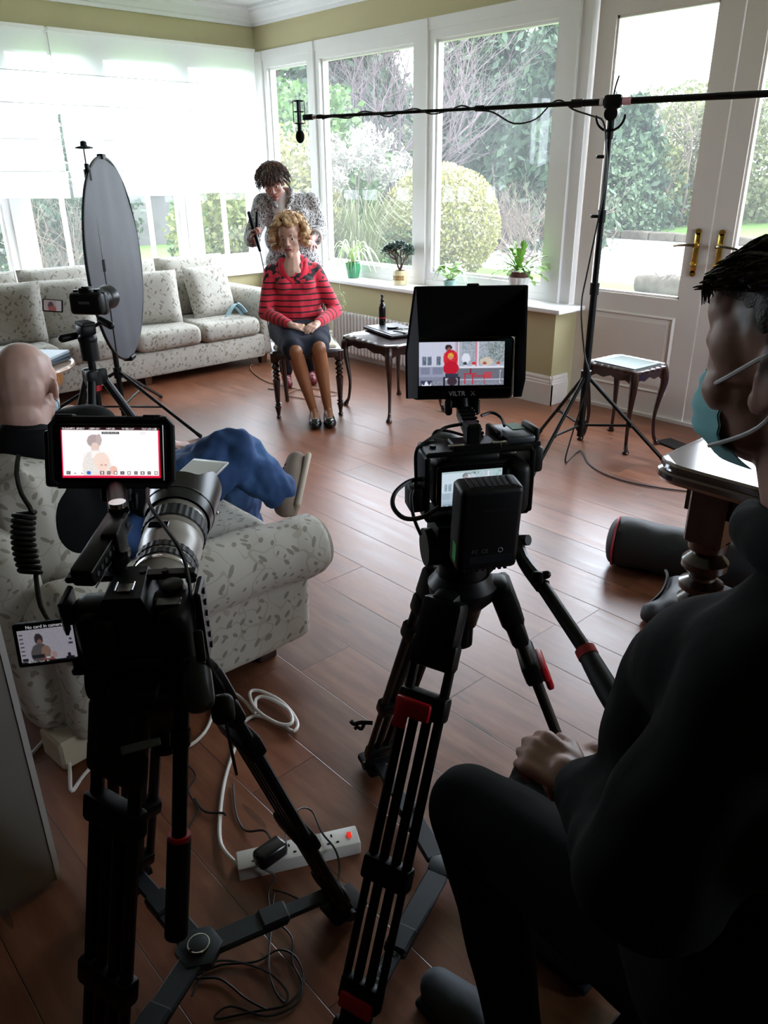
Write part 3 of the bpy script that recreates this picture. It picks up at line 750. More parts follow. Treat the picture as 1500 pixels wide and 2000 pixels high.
part('foot_cover', MB().rbox((-1.86, .50, .055), (.12, .11, .09), .008, 1, Matrix.Rotation(.1, 3, 'Z')), mat('cream_skirt_flap', 'c4bba6', .85), ac)

# ---------------------------------------------------------------- turned leg chair
def turned_leg(mb, x, y, z0, z1, r=.026, n=16):
    H = z1 - z0
    pr = [(.45, 0), (.7, .02), (.5, .04), (.42, .06), (.75, .16), (.95, .19), (.6, .21), (.95, .235), (.55, .25), (.62, .27), (.9, .55), (1.0, .6), (.6, .63), (1.0, .66), (.6, .69), (1.1, .72), (.65, .75), (1.15, .80), (.7, .84), (1.2, .87), (1.2, 1.0)]
    return mb.lathe([(a * r, b * H) for a, b in pr], (x, y, z0), n)
ch = thing('dining_chair', 'dark turned-leg wooden chair under the seated woman in red', 'chair', (-4.32, 3.08, 0))
cf, cs_ = V3((.841, -.541, 0)), V3((.541, .841, 0)); ca_ = V3((-4.119, 2.818, 0)); cq = frame(cf)
def CH(b, s_, z): return ca_ + cf * b + cs_ * s_ + V3((0, 0, z))
for s_ in (0, .416): p = CH(-.01, s_, 0); part('leg', turned_leg(MB(), p.x, p.y, 0, .44), DARKWOOD, ch)
for s_, k in ((.08, -.02), (.336, .02)): part('leg', MB().cyl(CH(-.42, s_, 0), CH(-.40, s_ + k, .42), .014, .02, 8), DARKWOOD, ch)
part('seat_rail', MB().rbox(CH(-.2, .208, .425), (.45, .44, .06), .012, 2, cq), DARKWOOD, ch)
part('seat', MB().rbox(CH(-.21, .208, .455), (.40, .40, .04), .019, 3, cq), mat('cream_seat_pad', 'b8ad98', .8), ch)
part('backrest', MB().rbox(CH(-.44, .208, .70), (.34, .03, .05), .012, 2, cq).rbox(CH(-.455, .208, .84), (.36, .03, .07), .014, 2, cq).cyl(CH(-.41, .06, .42), CH(-.455, .05, .86), .016).cyl(CH(-.41, .356, .42), CH(-.455, .366, .86), .016), DARKWOOD, ch)

# ---------------------------------------------------------------- cabriole tables
def cab_leg(x, y, h, ox, oy):
    P = []
    for t, o, r in ((0, .012, .018), (.02, .016, .021), (.05, .012, .014), (.12, .0, .010), (.35, -.008, .011), (.6, .002, .016), (.8, .014, .022), (.92, .010, .026), (1.0, .002, .024)):
        P.append((V3((x + ox * o, y + oy * o, t * h)), r))
    return MB().tube([p for p, r in P], [r for p, r in P], 10, 3)
def cab_table(lab, c, rz, w, d, h, group=None, leather=False, name='side_table'):
    t = thing(name, lab, 'table', (c[0], c[1], 0), rz, group)
    out = []
    for k in range(96):
        a = 2 * math.pi * k / 96; ca, sa = math.cos(a), math.sin(a); e = 7
        r = (abs(ca / (w / 2)) ** e + abs(sa / (d / 2)) ** e) ** (-1 / e)
        r *= 1 + .016 * math.cos(k * math.pi * 2 / 4) ; out.append((r * ca, r * sa))
    tp = MB(); 
    tp.loft([[(x * .96, y * .96, h - .026) for x, y in out], [(x, y, h - .02) for x, y in out], [(x, y, h - .008) for x, y in out], [(x * .97, y * .97, h - .004) for x, y in out], [(x * .93, y * .93, h) for x, y in out], [(x * .90, y * .90, h - .003) for x, y in out]])
    part('tabletop', tp, DARKWOOD, t, local=True)
    iw, idp = w / 2 - .045, d / 2 - .045
    if leather:
        part('leather_inset', MB().bb((-iw, -idp, h - .006), (iw, idp, h + .0015)), mat('green_leather_top', '47605c', .35, var=.2), t, local=True, smooth=False, label='green leather inset with a pale tooled border')
        bd = MB()
        for a in ((-iw + .012, -idp + .012, iw - .012, -idp + .02), (-iw + .012, idp - .02, iw - .012, idp - .012), (-iw + .012, -idp + .02, -iw + .02, idp - .02), (iw - .02, -idp + .02, iw - .012, idp - .02)): bd.bb((a[0], a[1], h + .0014), (a[2], a[3], h + .0026))
        part('tooled_border', bd, mat('pale_gold_tooling', 'a9b0a0', .4), t, local=True, smooth=False)
    ap = MB()
    for sx, sy, L, ax in ((0, -1, w, 0), (0, 1, w, 0), (-1, 0, d, 1), (1, 0, d, 1)):
        n = 13; top = []; bot = []
        for i in range(n):
            u = -L / 2 + .035 + (L - .07) * i / (n - 1); q = abs(2 * i / (n - 1) - 1)
            zb_ = h - .065 - .02 * q ** 2 + .008 * math.cos(q * 9)
            for off, A in ((-.007, top), (.007, bot)):
                pass
            if ax == 0: top.append(((u, sy * (d / 2 - .03) - .007, h - .024), (u, sy * (d / 2 - .03) + .007, h - .024), (u, sy * (d / 2 - .03) + .007, zb_), (u, sy * (d / 2 - .03) - .007, zb_)))
            else: top.append(((sx * (w / 2 - .03) + .007, u, h - .024), (sx * (w / 2 - .03) - .007, u, h - .024), (sx * (w / 2 - .03) - .007, u, zb_), (sx * (w / 2 - .03) + .007, u, zb_)))
        ap.loft(top)
    part('apron', ap, DARKWOOD, t, local=True)
    for sx in (-1, 1):
        for sy in (-1, 1): part('leg', cab_leg(sx * (w / 2 - .035), sy * (d / 2 - .035), h - .02, sx, sy), DARKWOOD, t, local=True)
    return t
cab_table('dark carved side table with cabriole legs holding the tray and spray bottle', (-3.775, 3.55), -.13, .56, .50, .50)
cab_table('small dark stool table with green leather top before the white door', (-2.30, 4.015), -.10, .37, .33, .485, leather=True, name='stool_table')
# tray, bottle, clips
tray = thing('black_tray', 'flat black folded board lying on the carved side table', 'tray', (-3.86, 3.62, .501))
rr = Matrix.Rotation(-.25, 3, 'Z')
part('board', MB().rbox((-3.86, 3.63, .512), (.40, .27, .020), .006, 2, rr), mat('satin_black_board', '1b1b1e', .3), tray)
part('edge_strip', MB().rbox((-3.86, 3.63, .5245), (.37, .24, .004), .002, 1, rr), mat('dark_grey_board', '2a2a2e', .4), tray)
bp = (-4.01, 3.66, .527)
bt = thing('spray_bottle', 'slim black spray bottle with a red mark standing on the black board', 'bottle', bp)
part('bottle_body', MB().lathe([(.020, 0), (.0235, .004), (.0235, .115), (.021, .135), (.012, .15), (.011, .155)], bp, 20), BLACKG, bt)
part('red_label', MB().lathe([(.0238, .045), (.0239, .046), (.0239, .052), (.0238, .053)], bp, 20, cap=False), REDP, bt)
part('pump', MB().lathe([(.010, .153), (.012, .156), (.012, .172), (.008, .176), (.007, .19), (.010, .192), (.010, .203), (.006, .206)], bp, 16).cyl((bp[0], bp[1], bp[2] + .198), (bp[0] + .02, bp[1] - .01, bp[2] + .198), .004), BLACKG, bt)
cl = thing('hair_clip', 'silver and black hair sectioning clip on the black board', 'clip', (-3.80, 3.62, .527))
part('handle', MB().rbox((-3.84, 3.60, .535), (.08, .024, .014), .005, 2, Matrix.Rotation(.9, 3, 'Z')), BLACKG, cl)
part('blade', MB().rbox((-3.79, 3.655, .532), (.09, .012, .006), .002, 1, Matrix.Rotation(.7, 3, 'Z')).rbox((-3.80, 3.62, .531), (.07, .008, .005), .002, 1, Matrix.Rotation(.35, 3, 'Z')), STEEL, cl)
tag(part('comb', MB().rbox((-3.73, 3.56, .530), (.11, .018, .004), .0015, 1, Matrix.Rotation(.1, 3, 'Z')), BLACKG), 'thin black comb near the front edge of the black board', 'comb')
# radiator
rd = thing('radiator', 'white column radiator under the sill behind the side table', 'radiator', (-4.8, 4.29, .05))
for k in range(25):
    x = -5.31 + k * .043
    part('column', MB().rbox((x, 4.285, .24), (.026, .055, .345), .012, 3), WHITE, rd)
part('rail', MB().cyl((-5.32, 4.285, .09), (-4.27, 4.285, .09), .012).cyl((-5.32, 4.285, .39), (-4.27, 4.285, .39), .012), WHITE, rd)
part('bracket', MB().bb((-5.2, 4.31, .2), (-5.17, 4.38, .3)).bb((-4.4, 4.31, .2), (-4.37, 4.38, .3)), WHITE, rd)
part('pipe', MB().tube([(-5.335, 4.29, .09), (-5.36, 4.29, .085), (-5.365, 4.29, .05), (-5.365, 4.29, 0)], .008).rod((-5.345, 4.26, .09), .014, (-5.345, 4.22, .09), .012), mat('copper_white_pipe', 'cbb9a6', .4), rd)

# ---------------------------------------------------------------- plants on the sill
SZ = .662
SOIL = mat('potting_soil', '2e221a', .95)
def pot(name, lab, c, prof, m, n=28, soil=.9, flute=0):
    t = thing(name, lab, 'plant', c)
    mb = MB()
    R = []
    for r, z in prof:
        R.append([(c[0] + r * (1 + flute * (abs(math.sin(12 * math.pi * i / 72)))) * math.cos(2 * math.pi * i / 72), c[1] + r * (1 + flute * (abs(math.sin(12 * math.pi * i / 72)))) * math.sin(2 * math.pi * i / 72), c[2] + z) for i in range(72)])
    mb.loft(R); part('pot', mb, m, t)
    tr, tz = prof[-1]; part('soil', MB().lathe([(tr * .9, tz - .004), (tr * .8, tz + .004), (.01, tz + .008)], c, 20), SOIL, t)
    return t
c = V3((-5.30, 4.50, SZ)); t = pot('spider_plant', 'spider plant in a glossy green pot on the sill beside the seated woman', c, [(.045, 0), (.05, .008), (.068, .10), (.070, .125), (.066, .13), (.06, .122)], mat('glossy_green_glaze', '2f7d55', .15, var=.2, vs=14, coat=.4))
n = NT('striped_spider_leaf'); n.base(n.mix(n.n('NewGeometry').outputs['Random Per Island'], srgb('8fb070'), srgb('dfe6bf'))); n.b.inputs['Roughness'].default_value = .5; SPL = n.m
b = MB()
for k in range(34):
    a = k * 2.4; L = .15 + .16 * random.random(); b0 = c + V3((.01 * math.cos(a), .01 * math.sin(a), .125)); o = V3((math.cos(a), math.sin(a) * .7, 0))
    up = .10 + .10 * random.random()
    blade(b, b0, b0 + o * L + V3((0, 0, -.02 + .03 * random.random())), .014, up, 8, .05)
part('leaves', b, SPL, t)
rn = MB().tube([c + V3((0, 0, .13)), c + V3((.05, -.14, .14)), c + V3((.10, -.24, .0)), c + V3((.13, -.255, -.10)), c + V3((.17, -.26, -.16))], .0018, 5)
for q in (V3((.13, -.255, -.10)), V3((.18, -.26, -.15)), V3((.14, -.25, -.2))):
    for k in range(7): blade(rn, c + q, c + q + V3((math.cos(k * .9 + q.x * 40) * .05, -.01 + .02 * math.sin(k), .03 * math.sin(k * 2) - .02)), .008, .015, 5)
part('runner', rn, SPL, t)
c = V3((-4.68, 4.47, SZ)); t = pot('jade_plant', 'small woody jade plant in a cream pot printed with butterflies', c, [(.052, 0), (.056, .004), (.056, .11), (.053, .112), (.05, .105)], mat('cream_printed_pot', 'cfc49c', .35, var=.05))
bf = MB()
for a in (-1.9, -1.15, -.5):
    for s in (-1, 1):
        for q, zz in ((.35, .065), (.28, .045)):
            e = V3((math.cos(a + s * .17), math.sin(a + s * .17), 0)); bf.ell(c + e * .0555 + V3((0, 0, zz)), (.012, .002, .012 if q > .3 else .009), Matrix.Rotation(a + s * .17 - math.pi / 2, 3, 'Z'), 10, 6)
part('butterfly_print', bf, mat('brown_print', '8c6a3c', .5, var=.4, vs=80), t)
st = MB(); lv = MB()
def jade(p, d, L, r, k):
    q = p + d * L; st.tube([p, (p + q) / 2 + V3((random.uniform(-.01, .01), random.uniform(-.01, .01), 0)), q], [r, r * .9, r * .75], 6)
    if k == 0:
        for i in range(20):
            e = V3((random.uniform(-1, 1), random.uniform(-1, 1), random.uniform(-.2, 1))).normalized(); lv.ell(q + e * .024, (.009, .003, .017), zto(e), 8, 5)
        return
    for i in range(3): jade(q, (d + V3((random.uniform(-1, 1), random.uniform(-.8, .8), random.uniform(-.1, .5)))).normalized(), L * .68, r * .7, k - 1)
for d in ((-.6, 0, 1), (.05, .1, 1), (.6, -.1, .9), (-.15, -.2, 1)): jade(c + V3((0, 0, .108)), V3(d).normalized(), .095, .007, 2)
part('stem', st, BARK, t); part('leaves', lv, mat('jade_leaf', '3f5347', .35, var=.3, vs=30), t)
c = V3((-4.10, 4.44, SZ)); t = pot('primula_plant', 'small leafy plant in a mottled blue-green pot beside the white fluted pot', c, [(.034, 0), (.038, .004), (.05, .08), (.052, .088), (.048, .09), (.045, .084)], mat('mottled_blue_green_glaze', '8ab0aa', .25, var=.35, vs=40))
LG = mat('bright_green_leaf', '7fa850', .45, var=.3, vs=14); LG2 = mat('grey_green_leaf', '8d9c86', .6, var=.2)
b = MB(); b2 = MB()
for k in range(20):
    a = k * 2.4; L = .07 + .07 * random.random(); o = V3((math.cos(a), math.sin(a), .5 + 1.1 * random.random())).normalized(); p = c + V3((0, 0, .085)) + o * L
    b.tube([c + V3((0, 0, .085)), p], .002, 4); blade(b, p - o * .01, p + V3((o.x, o.y, o.z * .2)) * .085, .065, .014, 5)
for k in range(6):
    a = (3.3, 3.6, -.1, .25, 2.9, .5)[k]; p = c + V3((0, 0, .09)); blade(b2, p + V3((0, 0, .03)), p + V3((math.cos(a) * .17, math.sin(a) * .08, .0)), .022, .09, 8, .02)
part('leaves', b, LG, t); part('trailing_leaves', b2, LG2, t)
c = V3((-3.44, 4.43, SZ)); t = pot('christmas_cactus', 'bushy green plant in a white fluted pot on the sill above the hooded monitor', c, [(.05, 0), (.054, .004), (.066, .13), (.075, .165), (.072, .168), (.068, .16)], mat('white_fluted_pot', 'eceaea', .4), flute=.05)
part('inner_pot', MB().lathe([(.06, .13), (.07, .168), (.076, .195), (.078, .205), (.072, .206), (.07, .2)], c, 28), TERR, t)
b = MB()
for k in range(46):
    a = k * 2.4; el = random.uniform(-.15, 1.5); o = V3((math.cos(a) * math.cos(el), math.sin(a) * math.cos(el) * .8, math.sin(el))); p = c + V3((0, 0, .21)) + V3((o.x, o.y, 0)) * .03
    for s in range(4):
        q = p + o * .05; blade(b, p, q, .034, .005, 4, 0, .002); p = q; o = (o + V3((0, 0, -.22))).normalized()
part('leaves', b, LG, t)

# little table behind the women
lt = thing('plant_stand', 'small pale stand with a blue jug in the corner behind the sofa arm', 'stand', (-5.45, 4.0, 0))
part('stand_top', MB().lathe([(.12, .50), (.13, .505), (.13, .52), (.12, .525)], (-5.45, 4.02, 0), 24), mat('pale_grey_shelf', 'b9b2a4', .5), lt)
part('stand_legs', MB().cyl((-5.45, 4.02, .02), (-5.45, 4.02, .5), .015).cyl((-5.55, 4.02, 0), (-5.45, 4.02, .1), .01).cyl((-5.39, 4.1, 0), (-5.45, 4.02, .1), .01).cyl((-5.39, 3.94, 0), (-5.45, 4.02, .1), .01), BRASS, lt)
jg = thing('blue_jug', 'pale blue jug on the small stand behind the standing woman', 'jug', (-5.45, 4.02, .526))
part('jug_body', MB().lathe([(.04, 0), (.055, .03), (.058, .09), (.045, .13), (.05, .15), (.045, .15), (.04, .13)], (-5.45, 4.02, .526), 24), mat('pale_blue_ceramic', '8fa9c2', .3), jg)
part('jug_handle', MB().tube([(-5.40, 3.99, .65), (-5.37, 3.98, .63), (-5.38, 3.985, .585), (-5.405, 3.99, .57)], .006), mat('pale_blue_ceramic', '8fa9c2', .3), jg)

# ---------------------------------------------------------------- dark dining table at right, bags
TT = mat('polished_mahogany_top', '3a221d', .12, var=.25, vs=6, coat=.8)
dt = thing('dining_table', 'polished dark mahogany table corner with a turned leg before the masked man', 'table', (-.3, 2.4, 0))
rc = []
x0, x1, y0, y1, r = -1.01, .55, 1.93, 2.95, .09
for cx_, cy_, a0 in ((x1 - r, y1 - r, 0), (x0 + r, y1 - r, 90), (x0 + r, y0 + r, 180), (x1 - r, y0 + r, 270)):
    for k in range(7): a = math.radians(a0 + 15 * k); rc.append((cx_ + r * math.cos(a), cy_ + r * math.sin(a)))
ccx, ccy = (x0 + x1) / 2, (y0 + y1) / 2
def ins(p, d): return (p[0] + (d if p[0] < ccx else -d), p[1] + (d if p[1] < ccy else -d))
tp = MB(); tp.loft([[(*ins(p, d), z) for p in rc] for d, z in ((.03, .690), (.008, .694), (.0, .706), (.002, .720), (.010, .727), (.012, .733), (.006, .736), (.008, .745), (.018, .750))])
part('tabletop', tp, TT, dt, sharp=20)
part('apron', MB().bb((x0 + .09, y0 + .09, .60), (x1 - .09, y0 + .12, .69)).bb((x0 + .09, y1 - .12, .6), (x1 - .09, y1 - .09, .69)).bb((x0 + .09, y0 + .12, .6), (x0 + .12, y1 - .12, .69)).bb((x1 - .12, y0 + .12, .6), (x1 - .09, y1 - .12, .69)), DARKWOOD, dt, smooth=False)
for x, y in ((x0 + .165, y0 + .12), (x0 + .165, y1 - .12), (x1 - .12, y0 + .12), (x1 - .12, y1 - .12)):
    lg = MB().rbox((x, y, .60), (.11, .11, .18), .008, 1)
    lg.lathe([(.03, 0), (.042, .02), (.034, .04), (.04, .06), (.055, .28), (.062, .32), (.04, .34), (.064, .36), (.064, .375), (.038, .39), (.038, .40), (.066, .43), (.066, .45), (.042, .475), (.055, .49), (.058, .52)], (x, y, 0), 24)
    part('leg', lg, DARKWOOD, dt)
BAGC = mat('dark_grey_nylon', '2b2d31', .6, var=.15, bump=.3, bs=30)
bgd = thing('tripod_bag', 'long dark grey tube bag with red piping on the floor behind the table leg', 'bag', (-1.1, 2.85, 0))
P0, P1 = V3((-1.45, 2.62, .105)), V3((-.55, 2.98, .10)); ax = (P1 - P0).normalized()
bb_ = MB(); bb_.cyl(P0, P1, .10, .10, 24); bb_.rbox((P0 + P1) / 2 - V3((0, 0, .03)), (.16, .9, .12), .04, 3, frame(ax))
part('bag_body', blob(bb_, .015, 3, (.012, 5)), BAGC, bgd)
part('piping', MB().tube([P0 - ax * .004 + zto(ax) @ V3((.098 * math.cos(k * math.pi / 8), .098 * math.sin(k * math.pi / 8), 0)) for k in range(17)], .005, 6), mat('red_piping', 'b02a3c', .5), bgd)
part('end_panel', MB().ell(P0 - ax * .01, (.094, .094, .03), zto(ax)), BAGC, bgd)
part('strap', MB().tube([(-.95, 2.72, .2), (-.85, 2.72, .235), (-.72, 2.78, .24), (-.66, 2.84, .21)], .009, 6), BLACKP, bgd)
b2 = thing('camera_bag', 'soft black bag with a zip half hidden behind the seated man', 'bag', (-1.02, 2.4, 0))
part('bag_body', blob(MB().rbox((-.96, 2.46, .06), (.34, .26, .11), .04, 3, Matrix.Rotation(.4, 3, 'Z')).rbox((-1.07, 2.38, .04), (.16, .18, .08), .03, 3), .016, 3, (.02, 6)), mat('dark_blue_grey_nylon', '23262c', .55, bump=.3, bs=25), b2)
part('zip', MB().tube([(-1.17, 2.50, .12), (-1.14, 2.46, .115), (-1.12, 2.39, .09), (-1.13, 2.31, .06)], .006, 6), BLACKP, b2)
bj = thing('blue_jacket', 'bright blue jacket piled by the double door', 'jacket', (-1.9, 4.3, 0))
part('cloth', blob(MB().ell((-1.79, 4.32, .15), (.10, .10, .17)).ell((-1.72, 4.30, .06), (.16, .12, .08)).ell((-1.74, 4.36, .24), (.08, .07, .10)), .014, 2, (.05, 9)), mat('royal_blue_cloth', '1f3fae', .7), bj)
tag(part('floor_pad', MB().rbox((-1.98, 4.18, .006), (.30, .12, .012), .003, 1, Matrix.Rotation(-.3, 3, 'Z')), BLACKP), 'flat black pad on the floor in front of the blue jacket', 'pad')
# ================================================================ film equipment
def lathe_on(mb, P, d, prof, n=28):
    """turned shape along direction d from P; prof = (radius, distance)"""
    return mb.lathe(prof, P, n, zto(d))
def wing_knob(mb, P, d, r=.012, l=.03):
    d = V3(d).normalized(); mb.cyl(P, P + d * l, r * .7, n=10); q = frame(d)
    mb.rbox(P + d * (l + .004), (r * 3.2, r * .5, r * 1.3), .003, 1, q); return mb
# ---------------------------------------------------------------- light stand with the boom
BS = (-2.288, 3.58)
st = thing('boom_stand', 'tall black light stand carrying the boom pole before the glazed door', 'stand', (*BS, 0))
piv = V3((BS[0], BS[1], 1.775)); apex = V3((*BS, .47)); low = V3((*BS, .205))
part('column', MB().cyl((*BS, .14), (*BS, .95), .0185), BLACKM, st)
part('upper_column', MB().cyl((*BS, .93), (*BS, 1.30), .0155).cyl((*BS, 1.28), (*BS, 1.74), .0125), BLACKM, st)
for z, r in ((.94, .024), (1.29, .021), (.48, .028), (.205, .026)): part('collar', MB().cyl((*BS, z - .03), (*BS, z + .03), r, n=16), BLACKP, st)
for z in (1.29, 1.56): part('locking_knob', wing_knob(MB(), V3((BS[0] - .012, BS[1] - .016, z)), (-.7, -.7, 0)), BLACKP, st)
for k, (fx, fy) in enumerate(((-2.72, 3.795), (-2.235, 3.06), (-1.905, 3.86))):
    e = V3((fx - BS[0], fy - BS[1], 0)); f = V3((fx, fy, .012)); m_ = apex.lerp(f, .56)
    o = part('leg', MB().cyl(apex + e.normalized() * .02, f, .011, .0105), BLACKM, st)
    part('rubber_foot', MB().rod(f, .014, f + (apex - f).normalized() * .03, .013), RUBBER, o)
    part('brace', MB().cyl(low + e.normalized() * .02, m_, .0075).ell(m_, (.014, .014, .014)), BLACKM, st)
# swivel head
fw = V3((1.70, .575, .005)).normalized(); sd = V3((fw.y, -fw.x, 0))
q = frame(fw)
h = MB(); h.rbox(piv + V3((0, 0, .022)), (.04, .085, .06), .012, 2, q); h.cyl(piv + sd * -.022 - V3((0, 0, .03)), piv + sd * .026 - V3((0, 0, .03)), .032, n=24); h.cyl(piv - V3((0, 0, .14)), piv - V3((0, 0, .05)), .018)
part('swivel_head', h, BLACKP, st)
for s in (-1, 1):
    part('curved_guide', MB().tube([piv + fw * (s * .068 * math.cos(a)) + sd * .02 + V3((0, 0, -.035 - .068 * math.sin(a))) for a in [i * .16 for i in range(10)]], .006, 8), BLACKP, st)
part('lever', MB().tube([piv + V3((0, 0, .05)), piv + V3((0, 0, .085)) + fw * .005, piv + V3((0, 0, .13)) + fw * .016], .0045, 8), BLACKP, st)
bo = thing('boom_pole', 'long horizontal black boom pole reaching over the seated woman', 'pole', (*BS, 1.8))
pc = piv + V3((0, 0, .022))
def bpnt(t, dz=0, ds=0): return pc + fw * (t if t > -.3 else -.3 + (t + .3) * .955) + V3((0, 0, dz)) + sd * ds
part('thick_tube', MB().cyl(bpnt(-.16), bpnt(1.25, 0), .0155), BLACKM, bo)
part('middle_tube', MB().cyl(bpnt(-.66), bpnt(-.15), .0115), BLACKM, bo)
part('thin_tube', MB().cyl(bpnt(-1.78), bpnt(-.66), .0085), BLACKM, bo)
part('joint', MB().cyl(bpnt(-.20), bpnt(-.145), .019), BLACKP, bo); part('joint', MB().cyl(bpnt(-.72), bpnt(-.665), .0145), BLACKP, bo)
part('pink_tape', MB().cyl(bpnt(.045), bpnt(.085), .0175, n=20), mat('pink_cloth_tape', 'd9a3b0', .7), bo)
part('clear_tape', MB().cyl(bpnt(-.062), bpnt(-.045), .0175, n=20), mat('pale_tape', 'd8d4d6', .4), bo)
mc = thing('microphone', 'black microphone in a shock mount hanging from the boom tip', 'microphone', tuple(bpnt(-1.82)))
mt = bpnt(-1.80)
part('mount_arm', MB().rbox(bpnt(-1.80), (.02, .07, .03), .006, 2, q).cyl(bpnt(-1.76), bpnt(-1.70), .0115), BLACKP, mc)
part('silver_connector', MB().cyl(bpnt(-1.765), bpnt(-1.735), .0125, n=16), STEEL, mc)
mx = bpnt(-1.865, 0, 0)
part('mic_body', MB().cyl(mx + V3((0, 0, .09)), mx + V3((0, 0, -.07)), .0135), BLACKM, mc)
part('foam_windshield', MB().ell(mx + V3((0, 0, -.098)), (.026, .026, .036)), mat('black_foam', '0b0b0c', .95), mc)
cg = MB()
for s in (-.028, .028):
    for u in (-.02, .02): cg.cyl(mx + sd * s + fw * u + V3((0, 0, .085)), mx + sd * s + fw * u + V3((0, 0, -.03)), .0025, n=6)
for z in (.085, .03, -.03): cg.tube([mx + sd * (.028 * math.cos(a)) + fw * (.028 * math.sin(a)) + V3((0, 0, z)) for a in [i * math.pi / 6 for i in range(13)]], .003, 6)
part('shock_mount', cg, BLACKP, mc)
CABLE = mat('black_cable', '0d0f0e', .5)
pts = [bpnt(-1.70, -.012)]
for i in range(1, 12):
    t = -1.70 + i * .09; pts.append(bpnt(t, .017 * math.cos(i * 1.9) - (.0), .015 * math.sin(i * 1.9)))
pts += [bpnt(-.62, -.02), bpnt(-.5, -.075), bpnt(-.38, -.06), bpnt(-.3, .006), bpnt(-.25, .015), bpnt(-.19, -.025), bpnt(-.1, -.055), bpnt(-.03, -.085, .03), V3((BS[0] + .005, BS[1] - .03, 1.60)), V3((BS[0] + .02, BS[1] - .03, 1.45)), V3((BS[0] - .03, BS[1] - .03, 1.05)), V3((BS[0] - .05, BS[1] - .03, .85)),
        V3((BS[0] + .0, BS[1] - .04, .62)), V3((BS[0] + .05, BS[1] - .04, .48)), V3((BS[0] + .01, BS[1] - .04, .30)), V3((BS[0] - .02, BS[1] - .05, .15)), V3((BS[0] - .0, BS[1] - .12, .01))]
for px, py in ((1133, 880), (1150, 905), (1180, 925), (1230, 942), (1290, 953), (1345, 960)): pts.append(FLR(px, py, .006))
tag(part('microphone_cable', MB().tube(pts, .0042, 6, 4), CABLE), 'thin black cable wound along the boom and across the floor', 'cable')

# ---------------------------------------------------------------- reflector and its stand
rs = thing('reflector_stand', 'black light stand holding the big oval dark reflector before the sofa', 'stand', (-4.78, 2.03, 0))
b0 = (-4.76, 2.035)
sp = MB().cyl((*b0, .05), (*b0, 1.0), .017).cyl((*b0, 1.0), (*b0, 1.56), .014)
part('column', sp, BLACKM, rs)
part('silver_section', MB().cyl((*b0, 1.5), (*b0, 1.64), .009), STEEL, rs)
part('top_plate', MB().lathe([(.005, 0), (.05, .003), (.05, .012), (.02, .018), (.018, .04), (.004, .045)], (b0[0], b0[1], 1.635), 24), BLACKP, rs)
for z0_, z1_, r_ in ((.96, 1.03, .024), (1.47, 1.53, .022), (.30, .37, .026), (.09, .13, .024)): part('collar', MB().cyl((*b0, z0_), (*b0, z1_), r_), BLACKP, rs)
for fx, fy in ((-4.13, 2.23), (-5.15, 2.50), (-4.95, 1.40)):
    e = V3((fx - b0[0], fy - b0[1], 0)); a_ = V3((*b0, .335)); f = V3((fx, fy, .012))
    o = part('leg', MB().cyl(a_ + e.normalized() * .02, f, .011), BLACKM, rs); part('rubber_foot', MB().rod(f, .013, f + (a_ - f).normalized() * .03, .012), RUBBER, o)
    part('brace', MB().cyl(V3((*b0, .11)), a_.lerp(f, .55), .007), BLACKM, rs)
part('holding_arm', MB().cyl((b0[0], b0[1], 1.50), V3(DEP(184, 318, 4.83)), .008), BLACKM, rs)
rf = thing('reflector_disc', 'large dark grey collapsible reflector disc standing edge-on before the sofa', 'reflector', (-4.75, 2.1, .4))
vd = V3((-.912, .409, 0)); pp_ = V3((.409, .912, 0))
RC = DEP(227, 511, 4.95); nd = (pp_ * .962 - vd * .272).normalized(); td = nd.cross(V3((0, 0, 1))).normalized()
mb = MB(); R = []; NR, NA = 14, 56
for j in range(NR + 1):
    r = .60 * j / NR
    R.append([RC + td * (r * math.cos(2 * math.pi * i / NA)) + V3((0, 0, 1)) * (r * math.sin(2 * math.pi * i / NA)) * 1.02 + nd * (.006 + .010 * mnoise.noise(V3((r * math.cos(2 * math.pi * i / NA) * 5, r * math.sin(2 * math.pi * i / NA) * 2.2, 3))) * (r / .6)) for i in range(NA)])
mb.loft(R, cap=False)
R2 = [[p - nd * .012 for p in r] for r in R]; mb.loft(list(reversed(R2)), cap=False)
part('fabric', mb, mat('dark_grey_reflector_cloth', '2b2b33', .6, bump=.25, bs=40), rf)
part('rim', MB().tube([RC + td * (.602 * math.cos(a)) + V3((0, 0, 1)) * (.612 * math.sin(a)) for a in [2 * math.pi * i / 64 for i in range(65)]], .010, 8, 0), BLACKP, rf)
part('clamp', MB().rbox(RC + V3((0, 0, -.62)), (.06, .10, .03), .006, 1, frame(td)), BLACKP, rf); part('clamp', MB().rbox(RC + V3((0, 0, .615)), (.04, .07, .03), .006, 1, frame(td)), BLACKP, rf)

